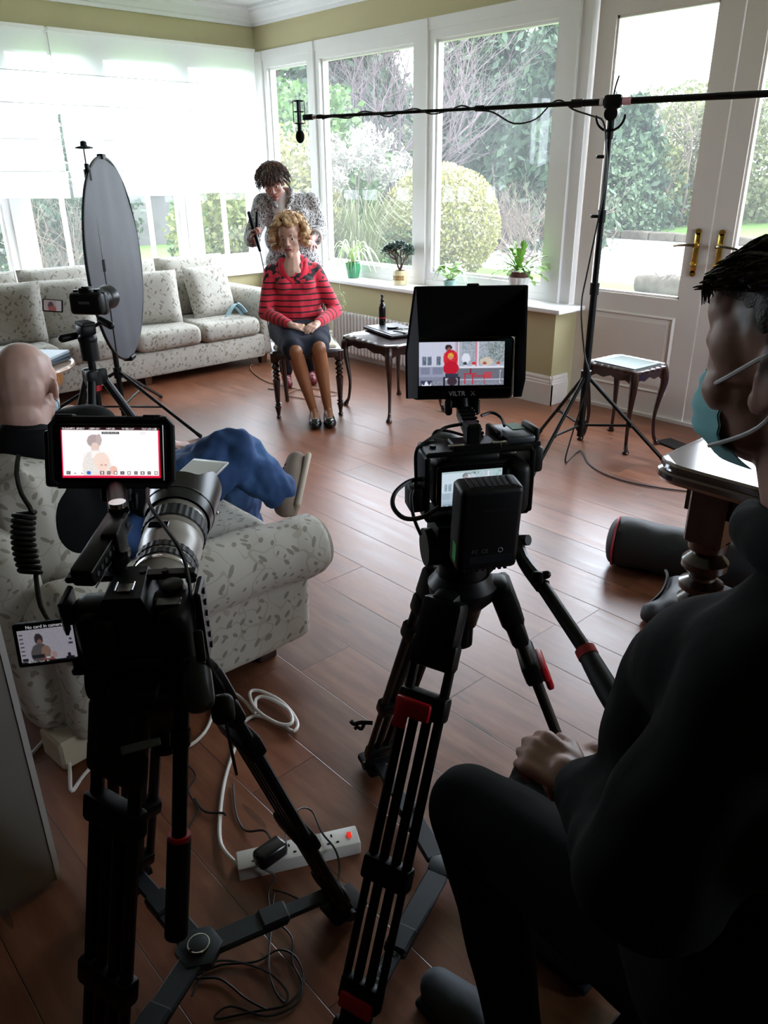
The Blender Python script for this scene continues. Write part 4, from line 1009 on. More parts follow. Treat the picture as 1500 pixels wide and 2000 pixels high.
# ---------------------------------------------------------------- screens
SCR = {}
def screen_mat(name, es):
    n = NT(name); a = n.n('Attribute'); a.attribute_name = 'picture'; n.base(srgb('050506')); n.l(a.outputs['Color'], n.b.inputs['Emission Color'])
    n.b.inputs['Emission Strength'].default_value = es; n.b.inputs['Roughness'].default_value = .15; return n.m
def screen(name, C, r, u, w, h, painter, m, parent, nx=110, ny=62):
    """flat lit display, one small square per picture element"""
    C, r, u = V3(C), V3(r).normalized(), V3(u).normalized(); vs = []; fs = []
    for j in range(ny + 1):
        for i in range(nx + 1): vs.append(C + r * ((i / nx - .5) * w) + u * ((.5 - j / ny) * h))
    cols = []
    X, Y = np.meshgrid((np.arange(nx) + .5) / nx, (np.arange(ny) + .5) / ny); img = painter(X, Y)
    p_ = np.pad(img, ((1, 1), (1, 1), (0, 0)), 'edge'); img = (img * 4 + p_[:-2, 1:-1] + p_[2:, 1:-1] + p_[1:-1, :-2] + p_[1:-1, 2:]) / 8 + (rng.random(img.shape[:2])[..., None] - .5) * .03; img = np.clip(img, 0, 1)
    for j in range(ny):
        for i in range(nx):
            a = j * (nx + 1) + i; fs.append((a, a + nx + 1, a + nx + 2, a + 1)); cols.append(img[j, i])
    mb = MB(); mb.v = vs; mb.f = fs
    o = part(name, mb, m, parent, smooth=False)
    ca = o.data.color_attributes.new('picture', 'FLOAT_COLOR', 'CORNER')
    arr = np.ones((len(fs), 4, 4), np.float32); cc = np.asarray(cols, float); cc = np.where(cc <= .04045, cc / 12.92, ((cc + .055) / 1.055) ** 2.4); arr[:, :, :3] = cc[:, None, :]
    ca.data.foreach_set('color', arr.ravel()); return o
def hexc(h): return np.array([int(h[i:i + 2], 16) / 255 for i in (0, 2, 4)])
class Img:
    def __init__(s, X, Y, base): s.X, s.Y = X, Y; s.a = np.ones(X.shape + (3,)) * hexc(base); s.n = rng.random(X.shape)
    def put(s, m, c, k=1): s.a = np.where(m[..., None], s.a * (1 - k) + hexc(c) * k, s.a)
    def rect(s, x0, y0, x1, y1, c, k=1): s.put((s.X >= x0) & (s.X < x1) & (s.Y >= y0) & (s.Y < y1), c, k)
    def ell(s, x, y, rx, ry, c, k=1): s.put(((s.X - x) / rx) ** 2 + ((s.Y - y) / ry) ** 2 < 1, c, k)
    def speck(s, x0, y0, x1, y1, c, p, k=1): s.put((s.X >= x0) & (s.X < x1) & (s.Y >= y0) & (s.Y < y1) & (s.n < p), c, k)
def room_picture(X, Y, red=True):
    g = Img(X, Y, 'b9bdd0')
    g.rect(0, .0, .42, .55, 'c3c7da'); g.rect(.42, 0, 1, .55, 'aab0c0')
    g.speck(.5, 0, 1, .5, '7d8c90', .35); g.speck(.8, .0, 1, .45, '5f7268', .45); g.rect(.44, 0, .455, .55, 'c7808f' if red else 'c8ccd0'); g.rect(.66, 0, .68, .56, 'c7808f' if red else 'c8ccd0'); g.rect(.455, 0, .47, .55, 'd6d8e6'); g.rect(.68, 0, .70, .56, 'd6d8e6')
    for x in (.04, .10, .21): g.rect(x, .33, x + .045, .52, '505a6e'); g.speck(x, .33, x + .045, .52, '8a98a8', .3)
    g.ell(.55, .38, .05, .12, 'd8dcea'); g.ell(.79, .46, .075, .10, 'c9bfae')
    g.rect(.48, .56, 1, .60, 'dfe2ee'); g.rect(.45, .60, 1, .86, '6b6e7a'); g.rect(0, .56, .30, .80, '9498ae'); g.rect(.02, .58, .13, .74, '7c8098'); g.rect(.16, .58, .28, .74, '7c8098'); g.rect(0, .80, .30, .90, '80849a')
    g.rect(0, .88, 1, 1, '7b7f8d'); g.speck(.1, .9, 1, 1, '969aaa', .3)
    for x, c in ((.54, '3a3c48'), (.645, 'c2363c'), (.77, 'a85048'), (.93, 'b05040')): g.ell(x, .50, .022, .045, c); g.rect(x - .015, .52, x + .018, .58, 'cfd2de')
    g.rect(.76, .70, .86, .84, 'b04a56'); 
    if red: g.rect(.60, .66, .585 + .02, .66, 'c0202c')
    g.rect(.53, .72, .68, .745, 'c0283a'); g.rect(.535, .74, .545, .98, 'c0283a'); g.rect(.63, .74, .64, .98, 'c0283a'); g.rect(.62, .78, .78, .80, 'c0283a'); g.rect(.765, .78, .775, .97, 'c0283a'); g.rect(.60, .60, .615, .72, '7a1a26')
    g.ell(.345, .13, .040, .07, '352428'); g.ell(.35, .17, .025, .05, '7c5a58'); g.ell(.37, .38, .085, .20, 'c22230' if red else '9a8f88'); g.speck(.29, .22, .45, .56, 'e05058', .2); g.ell(.37, .32, .035, .07, 'd8a83c' if red else 'c8a890'); g.ell(.37, .36, .022, .05, 'c98f70')
    g.ell(.375, .60, .09, .16, 'b81c30'); g.rect(.31, .73, .46, .83, '35384a'); g.ell(.39, .90, .06, .10, '3c2f3a'); g.rect(.29, .80, .31, 1, '1d1a22'); g.rect(.46, .80, .48, 1, '1d1a22')
    g.rect(.02, .88, .155, 1, '3a3d55'); g.put((g.X > .03) & (g.X < .15) & (g.Y > .9) & (g.Y > 1 - .1 * (1 + np.sin(g.X * 90)) * .5 - .01), 'e4e6f2'); g.rect(.955, .66, .97, .96, 'e8e8f0'); g.rect(.957, .68, .968, .93, '40404a')
    return g.a
def cam_picture(X, Y):
    g = Img(X, Y, 'b4cacb'); a = room_picture(X * .9, Y * .92, True); g.a = a * .55 + hexc('b8d6d8') * .5; g.a = np.clip(g.a, 0, 1)
    g.rect(.0, .0, 1, .045, 'a9bfc0'); g.rect(.40, .05, .61, .11, '6e8084'); g.speck(.4, .055, .61, .105, 'd9e6e6', .4); return g.a
def atomos_picture(X, Y):
    g = Img(X, Y, 'fdf7f8'); g.ell(.33, .27, .070, .13, 'a99a9a'); g.ell(.38, .25, .03, .12, 'b5a6a4'); g.ell(.34, .40, .042, .10, 'd9c0b8'); g.ell(.35, .80, .145, .36, 'd4d2d0'); g.speck(.2, .48, .52, 1, 'e6dcd6', .4); g.rect(.30, .47, .42, .6, 'efe6e2')
    g.ell(.40, .66, .080, .16, 'e6d0c4'); g.ell(.41, .76, .050, .15, 'e8cdc2'); g.ell(.41, .99, .10, .10, 'ecc9c4'); g.ell(.52, .85, .04, .09, 'e2b4a6'); g.ell(.40, .745, .012, .012, 'b98a80'); g.ell(.44, .745, .012, .012, 'b98a80')
    g.rect(0, 0, 1, .055, '2a1518'); g.speck(.02, .012, .14, .045, 'd6d6d6', .6); g.speck(.16, .012, .24, .045, 'c6c6c6', .6); g.speck(.28, .012, .40, .045, 'c6c6c6', .6); g.speck(.46, .012, .55, .045, 'c6c6c6', .6); g.speck(.62, .012, .74, .045, 'c6c6c6', .6); g.speck(.82, .012, .97, .045, 'd6d6d6', .6)
    g.rect(0, .055, .014, 1, 'd0143c'); g.rect(.984, .055, 1, 1, 'd0143c'); g.rect(0, .955, 1, 1, 'd0143c')
    g.rect(.41, .085, .59, .13, '2b2b2d'); g.rect(.80, .09, .86, .10, 'b9b4b4'); g.rect(.80, .125, .86, .135, 'b9b4b4')
    for k in range(14):
        x = .05 + k * .0685
        if k in (1, 2): g.rect(x, .90, x + .02, .92, '8c8c90'); continue
        if k == 3: g.ell(x + .012, .90, .022, .035, '3a66b8'); continue
        if k == 4: continue
        g.rect(x - .008, .865, x + .03, .935, '4a4448'); g.rect(x, .88, x + .022, .92, 'f2e8ea' if k % 2 else '8a8488')
    return g.a
def flip_picture(X, Y):
    g = Img(X, Y, 'b3b0bb'); g.speck(0, 0, 1, 1, 'bdb9c6', .5); g.ell(.36, .30, .075, .17, '3c3236'); g.ell(.37, .40, .045, .10, '8c6a62'); g.ell(.36, .75, .17, .32, '5f5a5c'); g.ell(.46, .68, .085, .17, '96776a'); g.ell(.48, .98, .13, .14, '8c5654'); g.ell(.6, .8, .05, .1, 'b79a96')
    for y in (.12, .24, .36, .48, .60, .72): g.rect(.02, y, .085, y + .04, '4a4850')
    g.rect(.02, .84, .12, .93, '2c2a30'); g.rect(.20, .76, .42, .86, '2c2a30'); g.rect(.44, .84, .52, .9, 'e4e2e8'); g.rect(0, .94, 1, 1, '17161a'); g.speck(.1, .945, .5, .99, 'e8e8ec', .5)
    g.rect(.83, -.1, .97, .14, '3a3034'); g.rect(.86, .02, .94, .10, 'c43a44'); g.rect(.90, .36, .94, .42, '33313a'); g.rect(.88, .48, .96, .54, '33313a'); g.ell(.86, .86, .03, .07, '242228'); g.rect(.80, .9, .94, .94, '242228'); return g.a
SM_A = screen_mat('lit_display', 1.0); SM_B = screen_mat('very_bright_display', 1.2); SM_D = screen_mat('dim_display', .42)
def words(name, txt, C, r, u, size, m, parent, bold=0.0):
    cu = bpy.data.curves.new('t', 'FONT'); cu.body = txt; cu.size = size; cu.align_x = 'CENTER'; cu.align_y = 'CENTER'; cu.extrude = size * .012; cu.offset = bold; cu.resolution_u = 3
    o = bpy.data.objects.new('t', cu); COL.objects.link(o); dg = bpy.context.evaluated_depsgraph_get(); me = o.evaluated_get(dg).to_mesh()
    C, r, u = V3(C), V3(r).normalized(), V3(u).normalized(); n = r.cross(u); mb = MB()
    mb.add([C + r * v.co.x + u * v.co.y + n * v.co.z for v in me.vertices], [tuple(p.vertices) for p in me.polygons])
    bpy.data.objects.remove(o); return part(name, mb, m, parent, smooth=False)
PRINT = mat('grey_printing', '8b8b90', .5); PRINTD = mat('faint_grey_printing', '24262a', .5); PRW = mat('lit_white_characters', 'e8e8ec', .5, emis='e8e8ec', es=.5)

# ---------------------------------------------------------------- video tripod
def video_tripod(name, lab, B, feet, hub, red=True, thin=1.0, ring=True):
    t = thing(name, lab, 'tripod', (hub[0], hub[1], 0))
    B = V3(B)
    part('bowl', MB().lathe([(.03, -.10), (.04, -.06), (.062, -.035), (.066, -.01), (.058, 0), (.05, .012)], B, 28).lathe([(.018, -.15), (.024, -.145), (.024, -.10), (.02, -.09)], B, 16), BLACKM, t)
    for i, f in enumerate(feet):
        F = V3(f); e = V3((F.x - B.x, F.y - B.y, 0)).normalized(); T = B + e * .075 + V3((0, 0, -.03)); d = (F - T); L = d.length; dn = d.normalized(); lat = dn.cross(V3((0, 0, 1))).normalized(); nn = lat.cross(dn)
        q = Matrix((lat, dn, nn)).transposed()
        def at_(s, a=0, b=0): return T + dn * (L * s) + lat * a + nn * b
        w = .036 * thin
        sh = MB().rbox(at_(.03), (w * 2.3, .09, .045), .012, 2, q); sh.rbox(B + e * .05 + V3((0, 0, -.02)), (.05, .07, .04), .012, 2, frame(e)); sh.rbox(at_(.10), (w * 2.6, .055, .034), .01, 2, q)
        part('shoulder', sh, BLACKP, t)
        lg = MB()
        for s in (-1, 1): lg.cyl(at_(.09, s * w), at_(.60, s * w), .0095 * thin, n=10)
        o = part('leg', lg, BLACKM, t)
        mid = MB()
        for s in (-.36, .36): mid.cyl(at_(.20, s * w), at_(.86, s * w), .0095 * thin, n=10)
        for s in (-1.02, 1.02): mid.cyl(at_(.56, s * w), at_(.90, s * w), .008 * thin, n=10)
        part('middle_section', mid, BLACKM, o)
        for s_, w_, h_ in ((.215, 2.7, .036), (.60, 2.7, .036), (.88, 2.4, .03)): part('clamp', MB().rbox(at_(s_), (w * w_, .048, h_), .008, 2, q), BLACKP, o)
        if red:
            lv = MB().rbox(at_(.225, .010, .022), (w * 2.0, .035, .016), .006, 2, q).rbox(at_(.245, .03, .024), (w * .7, .05, .014), .005, 2, q)
            part('red_lever', lv, REDP, o); part('red_lever', MB().rbox(at_(.90, 0, .016), (w * 1.9, .03, .014), .005, 2, q), REDP, o)
        ft = MB().rbox(at_(.955), (w * 1.7, .08, .03), .008, 2, q); ft.rbox(F + V3((0, 0, .012)), (.07, .09, .024), .01, 2, frame(e)); ft.cyl(at_(.97, -w * 1.1), at_(.97, w * 1.1), .012)
        part('foot', ft, RUBBER, o)
    H = V3(hub); sb = []
    for f in feet:
        F = V3(f); F = V3((F.x, F.y, hub[2])); e = (F - H).normalized()
        a = MB().rbox(H.lerp(F, .32), (.050, (F - H).length * .52, .016), .004, 1, frame(e)); a.rbox(H.lerp(F, .76), (.034, (F - H).length * .50, .012), .003, 1, frame(e)); a.rbox(H.lerp(F, .50) + V3((0, 0, .006)), (.05, .06, .018), .005, 1, frame(e))
        part('spreader_arm', a, GREYM, t)
    sp_ = part('spreader_hub', MB().lathe([(.045, -.012), (.048, -.006), (.048, .01), (.040, .013)], H, 6).lathe([(.02, .013), (.022, .018), (.018, .02)], H, 24) if ring else MB().lathe([(.030, -.012), (.034, -.008), (.034, .006), (.030, .008)], H, 6), GREYM, t)
    if ring: part('hub_ring', MB().tube([H + V3((.021 * math.cos(a), .021 * math.sin(a), .018)) for a in [i * math.pi / 12 for i in range(25)]], .002, 6, 0), STEEL, sp_)
    return t
def fluid_head(parent, B, top, fwd):
    B, top = V3(B), V3(top); q = frame(fwd)
    o = part('fluid_head', MB().cyl(B, B + V3((0, 0, .035)), .045, n=24).rbox(B.lerp(top, .5), (.085, .10, (top - B).length * .75), .015, 3, q).rbox(top - V3((0, 0, .012)), (.07, .15, .02), .004, 1, q), BLACKP, parent)
    r = q @ V3((1, 0, 0)); mid = B.lerp(top, .5)
    part('drag_dial', MB().cyl(mid - r * .085, mid - r * .04, .036, n=24), BLACKP, parent); part('drag_dial', MB().cyl(mid + r * .04, mid + r * .06, .03, n=24), BLACKP, parent)
    return o
# tripod in the middle
B2 = V3((-.842, .968, .80)); A2 = (-1.235, 1.085, .012); F2 = (-.72, .56, .012); C2 = (-.59, 1.24, .012); H2 = (-.86, .955, .045)
t2 = video_tripod('video_tripod', 'black twin-tube tripod with red levers under the central camera', B2, [A2, F2, C2], H2, ring=False)
h2 = V3((-.86, .51, 0)).normalized(); Q2 = frame(h2); r2, f2, u2 = Q2 @ V3((1, 0, 0)), Q2 @ V3((0, 1, 0)), V3((0, 0, 1))
C_2 = DEP(925, 935, 1.43)
fluid_head(t2, B2, V3((C_2.x, C_2.y, C_2.z - .06)), h2)
ph = [B2.lerp(C_2, .55) + r2 * .06 - f2 * .04, DEP(1008, 1050, 1.40), DEP(1022, 1095, 1.35), DEP(1060, 1145, 1.30), DEP(1142, 1268, 1.20)]
part('pan_handle', MB().tube(ph[:4], [.011, .011, .012, .014], 10).cyl(ph[3], ph[4], .0115), BLACKM, t2)
part('handle_knob', MB().cyl(DEP(1008, 1055, 1.40), DEP(1032, 1055, 1.38), .010).rbox(DEP(1050, 1128, 1.30), (.02, .035, .022), .006, 2, frame(ray(1050, 1128))).rod(DEP(1045, 1130, 1.30), .009, DEP(1068, 1122, 1.29), .007), BLACKP, t2)
part('red_ring', MB().cyl(ph[4], DEP(1150, 1283, 1.19), .0165, n=20), REDP, t2)
part('grip', MB().tube([DEP(1150, 1283, 1.19), DEP(1185, 1345, 1.14), DEP(1225, 1410, 1.09), DEP(1250, 1450, 1.06)], [.0155, .018, .018, .016], 16), RUBBER, t2)
part('cable_hook', MB().tube([DEP(728, 1412, 1.62), DEP(705, 1411, 1.62), DEP(692, 1414, 1.62), DEP(685, 1408, 1.62)], .005, 6).tube([DEP(712, 1411, 1.62), DEP(706, 1424, 1.62), DEP(698, 1420, 1.62), DEP(693, 1424, 1.62)], .004, 6), BLACKP, t2)
dr = (V3(F2) - V3(H2)); dr.z = 0; dr.normalize()
words('lettering', 'COMAN', V3(H2) + dr * .27 + V3((0, 0, .0085)), V3((-dr.x, -dr.y, 0)), V3((dr.y, -dr.x, 0)), .022, PRINT, t2)

# central camera rig
c2 = thing('cinema_camera', 'black caged cinema camera with lit rear screen on the central tripod', 'camera', tuple(C_2))
def L2(a, b, c): return C_2 + r2 * a + f2 * b + u2 * c
bd = MB().rbox(L2(0, .0, 0), (.165, .07, .095), .016, 3, Q2).rbox(L2(.068, -.012, -.005), (.045, .10, .10), .016, 3, Q2).rbox(L2(-.01, .0, .05), (.10, .06, .02), .008, 2, Q2)
part('camera_body', bd, BLACKP, c2)
part('screen_bezel', MB().rbox(L2(-.016, -.038, .0), (.132, .010, .084), .004, 2, Q2), BLACKG, c2)
screen('rear_screen', L2(-.018, -.0445, .002), r2, u2, .113, .066, cam_picture, SM_A, c2)
lathe_ = MB(); lathe_on(lathe_, L2(-.01, .035, .0), f2, [(.033, 0), (.036, .02), (.038, .05), (.038, .09), (.042, .10), (.042, .13), (.036, .13)]); part('lens', lathe_, BLACKP, c2)
cg = MB()
for s in (-.098, .100): cg.rbox(L2(s, .0, .0), (.010, .075, .122), .003, 1, Q2)
cg.rbox(L2(0, 0, .064), (.20, .07, .010), .003, 1, Q2).rbox(L2(0, 0, -.060), (.20, .07, .012), .003, 1, Q2)
for k in range(5): cg.cyl(L2(-.08 + .04 * k, .0, .069), L2(-.08 + .04 * k, .0, .072), .006, n=12)
part('cage', cg, BLACKM, c2)
for c__, d__ in ((L2(-.115, -.01, -.02), (.03, .05, .05)), (L2(.112, .0, .035), (.03, .05, .05)), (L2(-.06, -.02, -.095), (.05, .08, .06))): part('side_clamp', MB().rbox(c__, d__, .008, 2, Q2), BLACKP, c2)
hd = MB()
ha, hb = DEP(932, 868, 1.405), DEP(905, 802, 1.50); hq = frame(hb - ha)
hd.rbox((ha + hb) / 2, (.030, (hb - ha).length, .024), .005, 2, hq); hd.rbox(L2(-.01, -.01, .088), (.026, .03, .05), .004, 1, Q2); hd.rbox(L2(-.005, -.01, .073), (.09, .05, .012), .003, 1, Q2)
for k in range(7): hd.rbox(ha.lerp(hb, .15 + .11 * k) + hq @ V3((0, 0, .013)), (.031, .006, .004), .001, 1, hq)
part('top_handle', hd, BLACKM, c2)
for s in (-.045, .035): part('silver_rail', MB().rbox(L2(s, -.03, .077), (.03, .006, .008), .002, 1, Q2), STEEL, c2)
# drive on top
sdp = DEP(1000, 846, 1.44)
sdv = thing('portable_drive', 'flat grey drive with a green label clamped above the central camera', 'drive', tuple(sdp)); qs = Matrix.Rotation(.05, 3, 'Z') @ Q2
part('drive_case', MB().rbox(sdp, (.058, .085, .013), .004, 2, qs), mat('brushed_grey_case', '565a60', .35, .6), sdv)
part('green_label', MB().rbox(sdp + qs @ V3((.014, .018, .0072)), (.026, .038, .001), .0003, 1, qs), mat('green_label', '3f8a5c', .5), sdv)
for x_ in (-.037, .037): part('drive_clamp', MB().rbox(sdp + qs @ V3((x_, 0, 0)), (.012, .06, .03), .004, 2, qs), BLACKP, sdv)
part('drive_bracket', MB().rbox(sdp + qs @ V3((0, -.01, -.014)), (.085, .06, .014), .003, 1, qs).cyl(sdp + qs @ V3((-.02, -.03, -.012)), L2(.03, 0, .066), .008), BLACKP, sdv)
# battery behind the camera
bp_ = DEP(948, 1022, 1.30); qb = frame((h2.x, h2.y, .10))
vb = thing('battery', 'big black battery block mounted behind the central camera', 'battery', tuple(bp_))
part('battery_case', MB().rbox(bp_, (.108, .055, .158), .010, 3, qb), mat('satin_black_case', '0a0a0b', .45, spec=.25), vb)
gr = MB()
for k in range(8): gr.rbox(bp_ + qb @ V3((-.034 + .010 * k, .0, .0785)), (.006, .036, .004), .001, 1, qb)
part('top_ribs', gr, BLACKM, vb)
bt_ = MB()
for k in range(8): bt_.rbox(bp_ + qb @ V3((-.034 + .010 * k, -.0, -.081)), (.006, .04, .006), .001, 1, qb)
part('bottom_ribs', bt_, BLACKM, vb)
part('green_sticker', MB().rbox(bp_ + qb @ V3((-.0545, -.008, -.045)), (.001, .018, .035), .0003, 1, qb), mat('bright_green_sticker', '2fae4a', .5), vb)
rb, ub = qb @ V3((1, 0, 0)), qb @ V3((0, 0, 1))
words('maker_name', 'MANFOR', bp_ + qb @ V3((.004, -.0280, .040)), rb, ub, .0095, PRINTD, vb)
words('approval_marks', 'FC  CE', bp_ + qb @ V3((-.016, -.0280, -.038)), rb, ub, .010, mat('dim_grey_printing', '4a4d52', .5), vb)
part('recycling_mark', MB().tube([bp_ + qb @ V3((.020 + .0042 * math.cos(a), -.0280, -.038 + .0042 * math.sin(a))) for a in [i * math.pi / 10 for i in range(21)]], .0006, 5, 0), PRINT, vb)
part('rating_plate', MB().rbox(bp_ + qb @ V3((.004, -.0277, -.055)), (.075, .001, .014), .0003, 1, qb), mat('dark_blue_plate', '0a1018', .4), vb)
part('mount_plate', MB().rbox(bp_ + qb @ V3((0, .04, 0)), (.09, .03, .12), .006, 2, qb).rbox(bp_ + qb @ V3((-.01, .09, -.045)), (.03, .09, .02), .004, 1, qb), BLACKP, vb)

# hooded monitor
mc2 = DEP(905, 716, 1.47); vm = V3((-.74, .64, -.12)); Q3 = frame(vm); 
mo = thing('hooded_monitor', 'black monitor with a deep sun hood above the central camera', 'monitor', tuple(mc2))
def LM(a, b, c): return mc2 + Q3 @ V3((a, b, c))
part('monitor_body', MB().rbox(LM(0, .012, -.004), (.198, .024, .120), .010, 3, Q3), BLACKP, mo)
part('front_glass', MB().rbox(LM(0, -.002, .006), (.186, .004, .096), .002, 1, Q3), BLACKG, mo)
rr_ = Q3 @ V3((1, 0, 0)); ur_ = Q3 @ V3((0, 0, 1))
screen('display', LM(-.004, -.0048, .006), rr_, ur_, .163, .082, room_picture, SM_A, mo, 150, 76)
words('maker_name', 'VILTR   X', LM(-.002, -.0018, -.0515), rr_, ur_, .0125, mat('silver_lettering', 'c4c4c8', .4), mo, .0002)
# hood : top flap raised, two side walls
hm = mat('black_hood_nylon', '0c0c0e', .8); th = .0025
def sheet(P, m=None, thick=.0022):
    P = [V3(p) for p in P]; n_ = (P[1] - P[0]).cross(P[2] - P[0]).normalized() * thick
    return MB().loft([[p - n_ for p in P], [p + n_ for p in P]])
tl, tr = LM(-.088, -.006, .056), LM(.100, .004, .056); bl_, br_ = LM(-.090, -.006, -.058), LM(.100, -.0, -.06)
tlo, tro = LM(-.096, -.05, .148), LM(.106, -.05, .148); blo, bro = LM(-.106, -.085, -.050), LM(.106, -.085, -.050)
part('top_flap', merge(sheet([tl, tr, tro, tlo])), hm, mo)
part('side_flap', sheet([tl, tlo, LM(-.112, -.045, .03), LM(-.110, -.03, -.055), bl_]), mat('lit_hood_nylon', '3a3a3c', .9), mo)  # same black nylon, coloured grey where light catches the inner face
part('side_flap', sheet([tr, tro, LM(.108, -.05, -.02), LM(.106, -.03, -.055), br_]), hm, mo)
part('hood_clip', MB().rbox(LM(.008, -.051, .150), (.022, .008, .006), .002, 1, Q3), BLACKP, mo)
part('swivel_mount', MB().cyl(LM(0, .01, -.062), hb + V3((0, 0, -.004)), .013).rbox(LM(-.027, .008, -.078), (.014, .022, .032), .004, 1, Q3).rbox(LM(.027, .008, -.078), (.014, .022, .032), .004, 1, Q3).rbox(LM(0, .01, -.072), (.05, .016, .016), .004, 1, Q3), BLACKP, mo)
# cables on the rig
def cab(name, lab, pts, r=.0028, m=None):
    return tag(part(name, MB().tube(pts, r, 6, 5), m or CABLE), lab, 'cable')
cab('power_cable', 'thick black cable looping out beside the central camera body', [DEP(835, 935, 1.41), DEP(800, 940, 1.38), DEP(772, 962, 1.36), DEP(768, 990, 1.35), DEP(790, 1012, 1.34), DEP(825, 1010, 1.33), DEP(858, 990, 1.33)], .0042)
cab('video_cable', 'black cable running from the camera top down past the thick loop', [DEP(905, 828, 1.45), DEP(870, 835, 1.45), DEP(850, 850, 1.43), DEP(825, 868, 1.40), DEP(812, 885, 1.39), DEP(812, 940, 1.39), DEP(803, 970, 1.37), DEP(808, 1010, 1.36), DEP(822, 1045, 1.36)], .0032)
cab('monitor_cable', 'black cable arcing behind the handle of the central camera', [DEP(940, 812, 1.47), DEP(960, 806, 1.48), DEP(978, 815, 1.47), DEP(985, 832, 1.44)], .003)
cab('looped_cable', 'second black cable bowed over the central camera cage', [DEP(905, 850, 1.44), DEP(875, 842, 1.45), DEP(852, 842, 1.46), DEP(846, 856, 1.45), DEP(872, 862, 1.43)], .003)

# ---------------------------------------------------------------- left tripod and telephoto camera
B1 = V3((-.965, .400, .800)); H1 = (-1.035, .432, .075)
t1 = video_tripod('video_tripod', 'black tripod with ground spreader under the telephoto camera', B1, [(-.95, .735, .014), (-.895, .155, .014), (-1.33, .42, .014)], H1, red=False, thin=1.15)
h1 = V3((-.784, .62, .0)).normalized(); Q1 = frame((h1.x, h1.y, .10)); C_1 = DEP(262, 1218, 1.13)
def L1(a, b, c): return C_1 + Q1 @ V3((a, b, c))
fluid_head(t1, B1 + V3((0, 0, -.02)), V3((C_1.x, C_1.y, C_1.z - .068)), h1)
part('pan_handle', MB().cyl(DEP(356, 1285, 1.10), DEP(350, 1632, 1.16), .0115).cyl(DEP(352, 1425, 1.12), DEP(352, 1455, 1.125), .015), BLACKM, t1)
part('red_ring', MB().cyl(DEP(350, 1628, 1.16), DEP(350, 1637, 1.162), .0165, n=20), REDP, t1)
part('grip', MB().cyl(DEP(350, 1637, 1.162), DEP(344, 1825, 1.20), .018, n=20), RUBBER, t1)
part('grey_bracket', MB().rbox(DEP(385, 1335, 1.12), (.045, .06, .085), .018, 3, frame(ray(385, 1335))), mat('slate_grey_plastic', '20252b', .35), t1); part('tilt_lock', MB().rbox(DEP(435, 1385, 1.15), (.035, .03, .045), .012, 3, frame(ray(435, 1385))), BLACKP, t1)
part('strip_label', MB().rbox(DEP(275, 1457, 1.085), (.055, .004, .012), .002, 1, frame(ray(275, 1457))), mat('worn_grey_label', '4a525a', .4), t1)
k1 = thing('stills_camera', 'black caged stills camera with white telephoto lens beside the armchair', 'camera', tuple(C_1))
bd = MB().rbox(L1(0, 0, -.004), (.165, .055, .105), .02, 3, Q1).rbox(L1(.066, -.012, -.006), (.05, .085, .118), .022, 3, Q1).rbox(L1(-.045, -.008, -.01), (.06, .07, .10), .018, 3, Q1)
bd.loft([[L1(a * .038, b, .045) for a, b in ((-1, -.04), (1, -.04), (1, .05), (-1, .05))], [L1(a * .026, b, .068) for a, b in ((-1, -.032), (1, -.032), (.8, .05), (-.8, .05))]])
part('camera_body', bd, BLACKP, k1)
part('hot_shoe', MB().rbox(L1(0, -.008, .0695), (.020, .020, .003), .001, 1, Q1).rbox(L1(-.012, -.008, .072), (.003, .022, .004), .001, 1, Q1).rbox(L1(.012, -.008, .072), (.003, .022, .004), .001, 1, Q1), STEEL, k1)
part('top_dial', MB().lathe([(.016, 0), (.017, .002), (.017, .010), (.014, .012)], L1(.062, .006, .054), 24, Q1).lathe([(.008, 0), (.008, .008)], L1(.085, .03, .052), 16, Q1), BLACKM, k1)
part('top_display', MB().rbox(L1(.062, -.026, .0555), (.034, .018, .002), .0008, 1, Q1), mat('grey_lcd', '2a302f', .2), k1)
part('side_port_pads', MB().rbox(L1(.0925, .0, -.01), (.004, .03, .06), .0015, 1, Q1), STEEL, k1)
cgm = MB().rbox(L1(-.088, 0, -.005), (.010, .05, .125), .003, 1, Q1).rbox(L1(.099, .01, -.005), (.010, .05, .125), .003, 1, Q1).rbox(L1(0, .035, .062), (.19, .020, .010), .003, 1, Q1).rbox(L1(0, 0, -.064), (.19, .06, .012), .003, 1, Q1)
for k in range(6):
    cgm.cyl(L1(-.08 + .032 * k, .035, .067), L1(-.08 + .032 * k, .035, .070), .005, n=10)
    cgm.cyl(L1(.104, .012, .045 - .02 * k), L1(.107, .012, .045 - .02 * k), .005, n=10)
part('cage', cgm, BLACKM, k1)
LB = mat('off_white_lens_barrel', '9c978f', .35, .15)
def LL(a): return L1(.028, .03 + a, .016)
ld = (Q1 @ V3((0, 1, .10))).normalized(); LS = L1(.030, .032, .012)
ln = part('lens', lathe_on(MB(), LS, ld, [(.034, 0), (.036, .012), (.044, .02), (.046, .045), (.0475, .05), (.0475, .10), (.050, .12), (.050, .145), (.048, .15), (.050, .155), (.051, .205), (.046, .21)], 40), LB, k1)
def rubber_ring(s0, s1, r):
    m_ = MB(); n_ = 64; R = []
    for s, rr in ((s0, r - .002), (s0 + .002, r), (s1 - .002, r), (s1, r - .002)):
        ring = []
        q = zto(ld)
        for i in range(n_):
            g = .0012 * (1 if i % 2 else 0); ring.append(LS + q @ V3(((rr + g) * math.cos(2 * math.pi * i / n_), (rr + g) * math.sin(2 * math.pi * i / n_), s)))
        R.append(ring)
    return m_.loft(R)
RING = mat('ribbed_dark_rubber', '232527', .6)
part('zoom_ring', merge(rubber_ring(.062, .078, .0485), rubber_ring(.080, .096, .0485)), RING, ln, sharp=20)
part('focus_ring', rubber_ring(.160, .192, .0522), RING, ln, sharp=20)
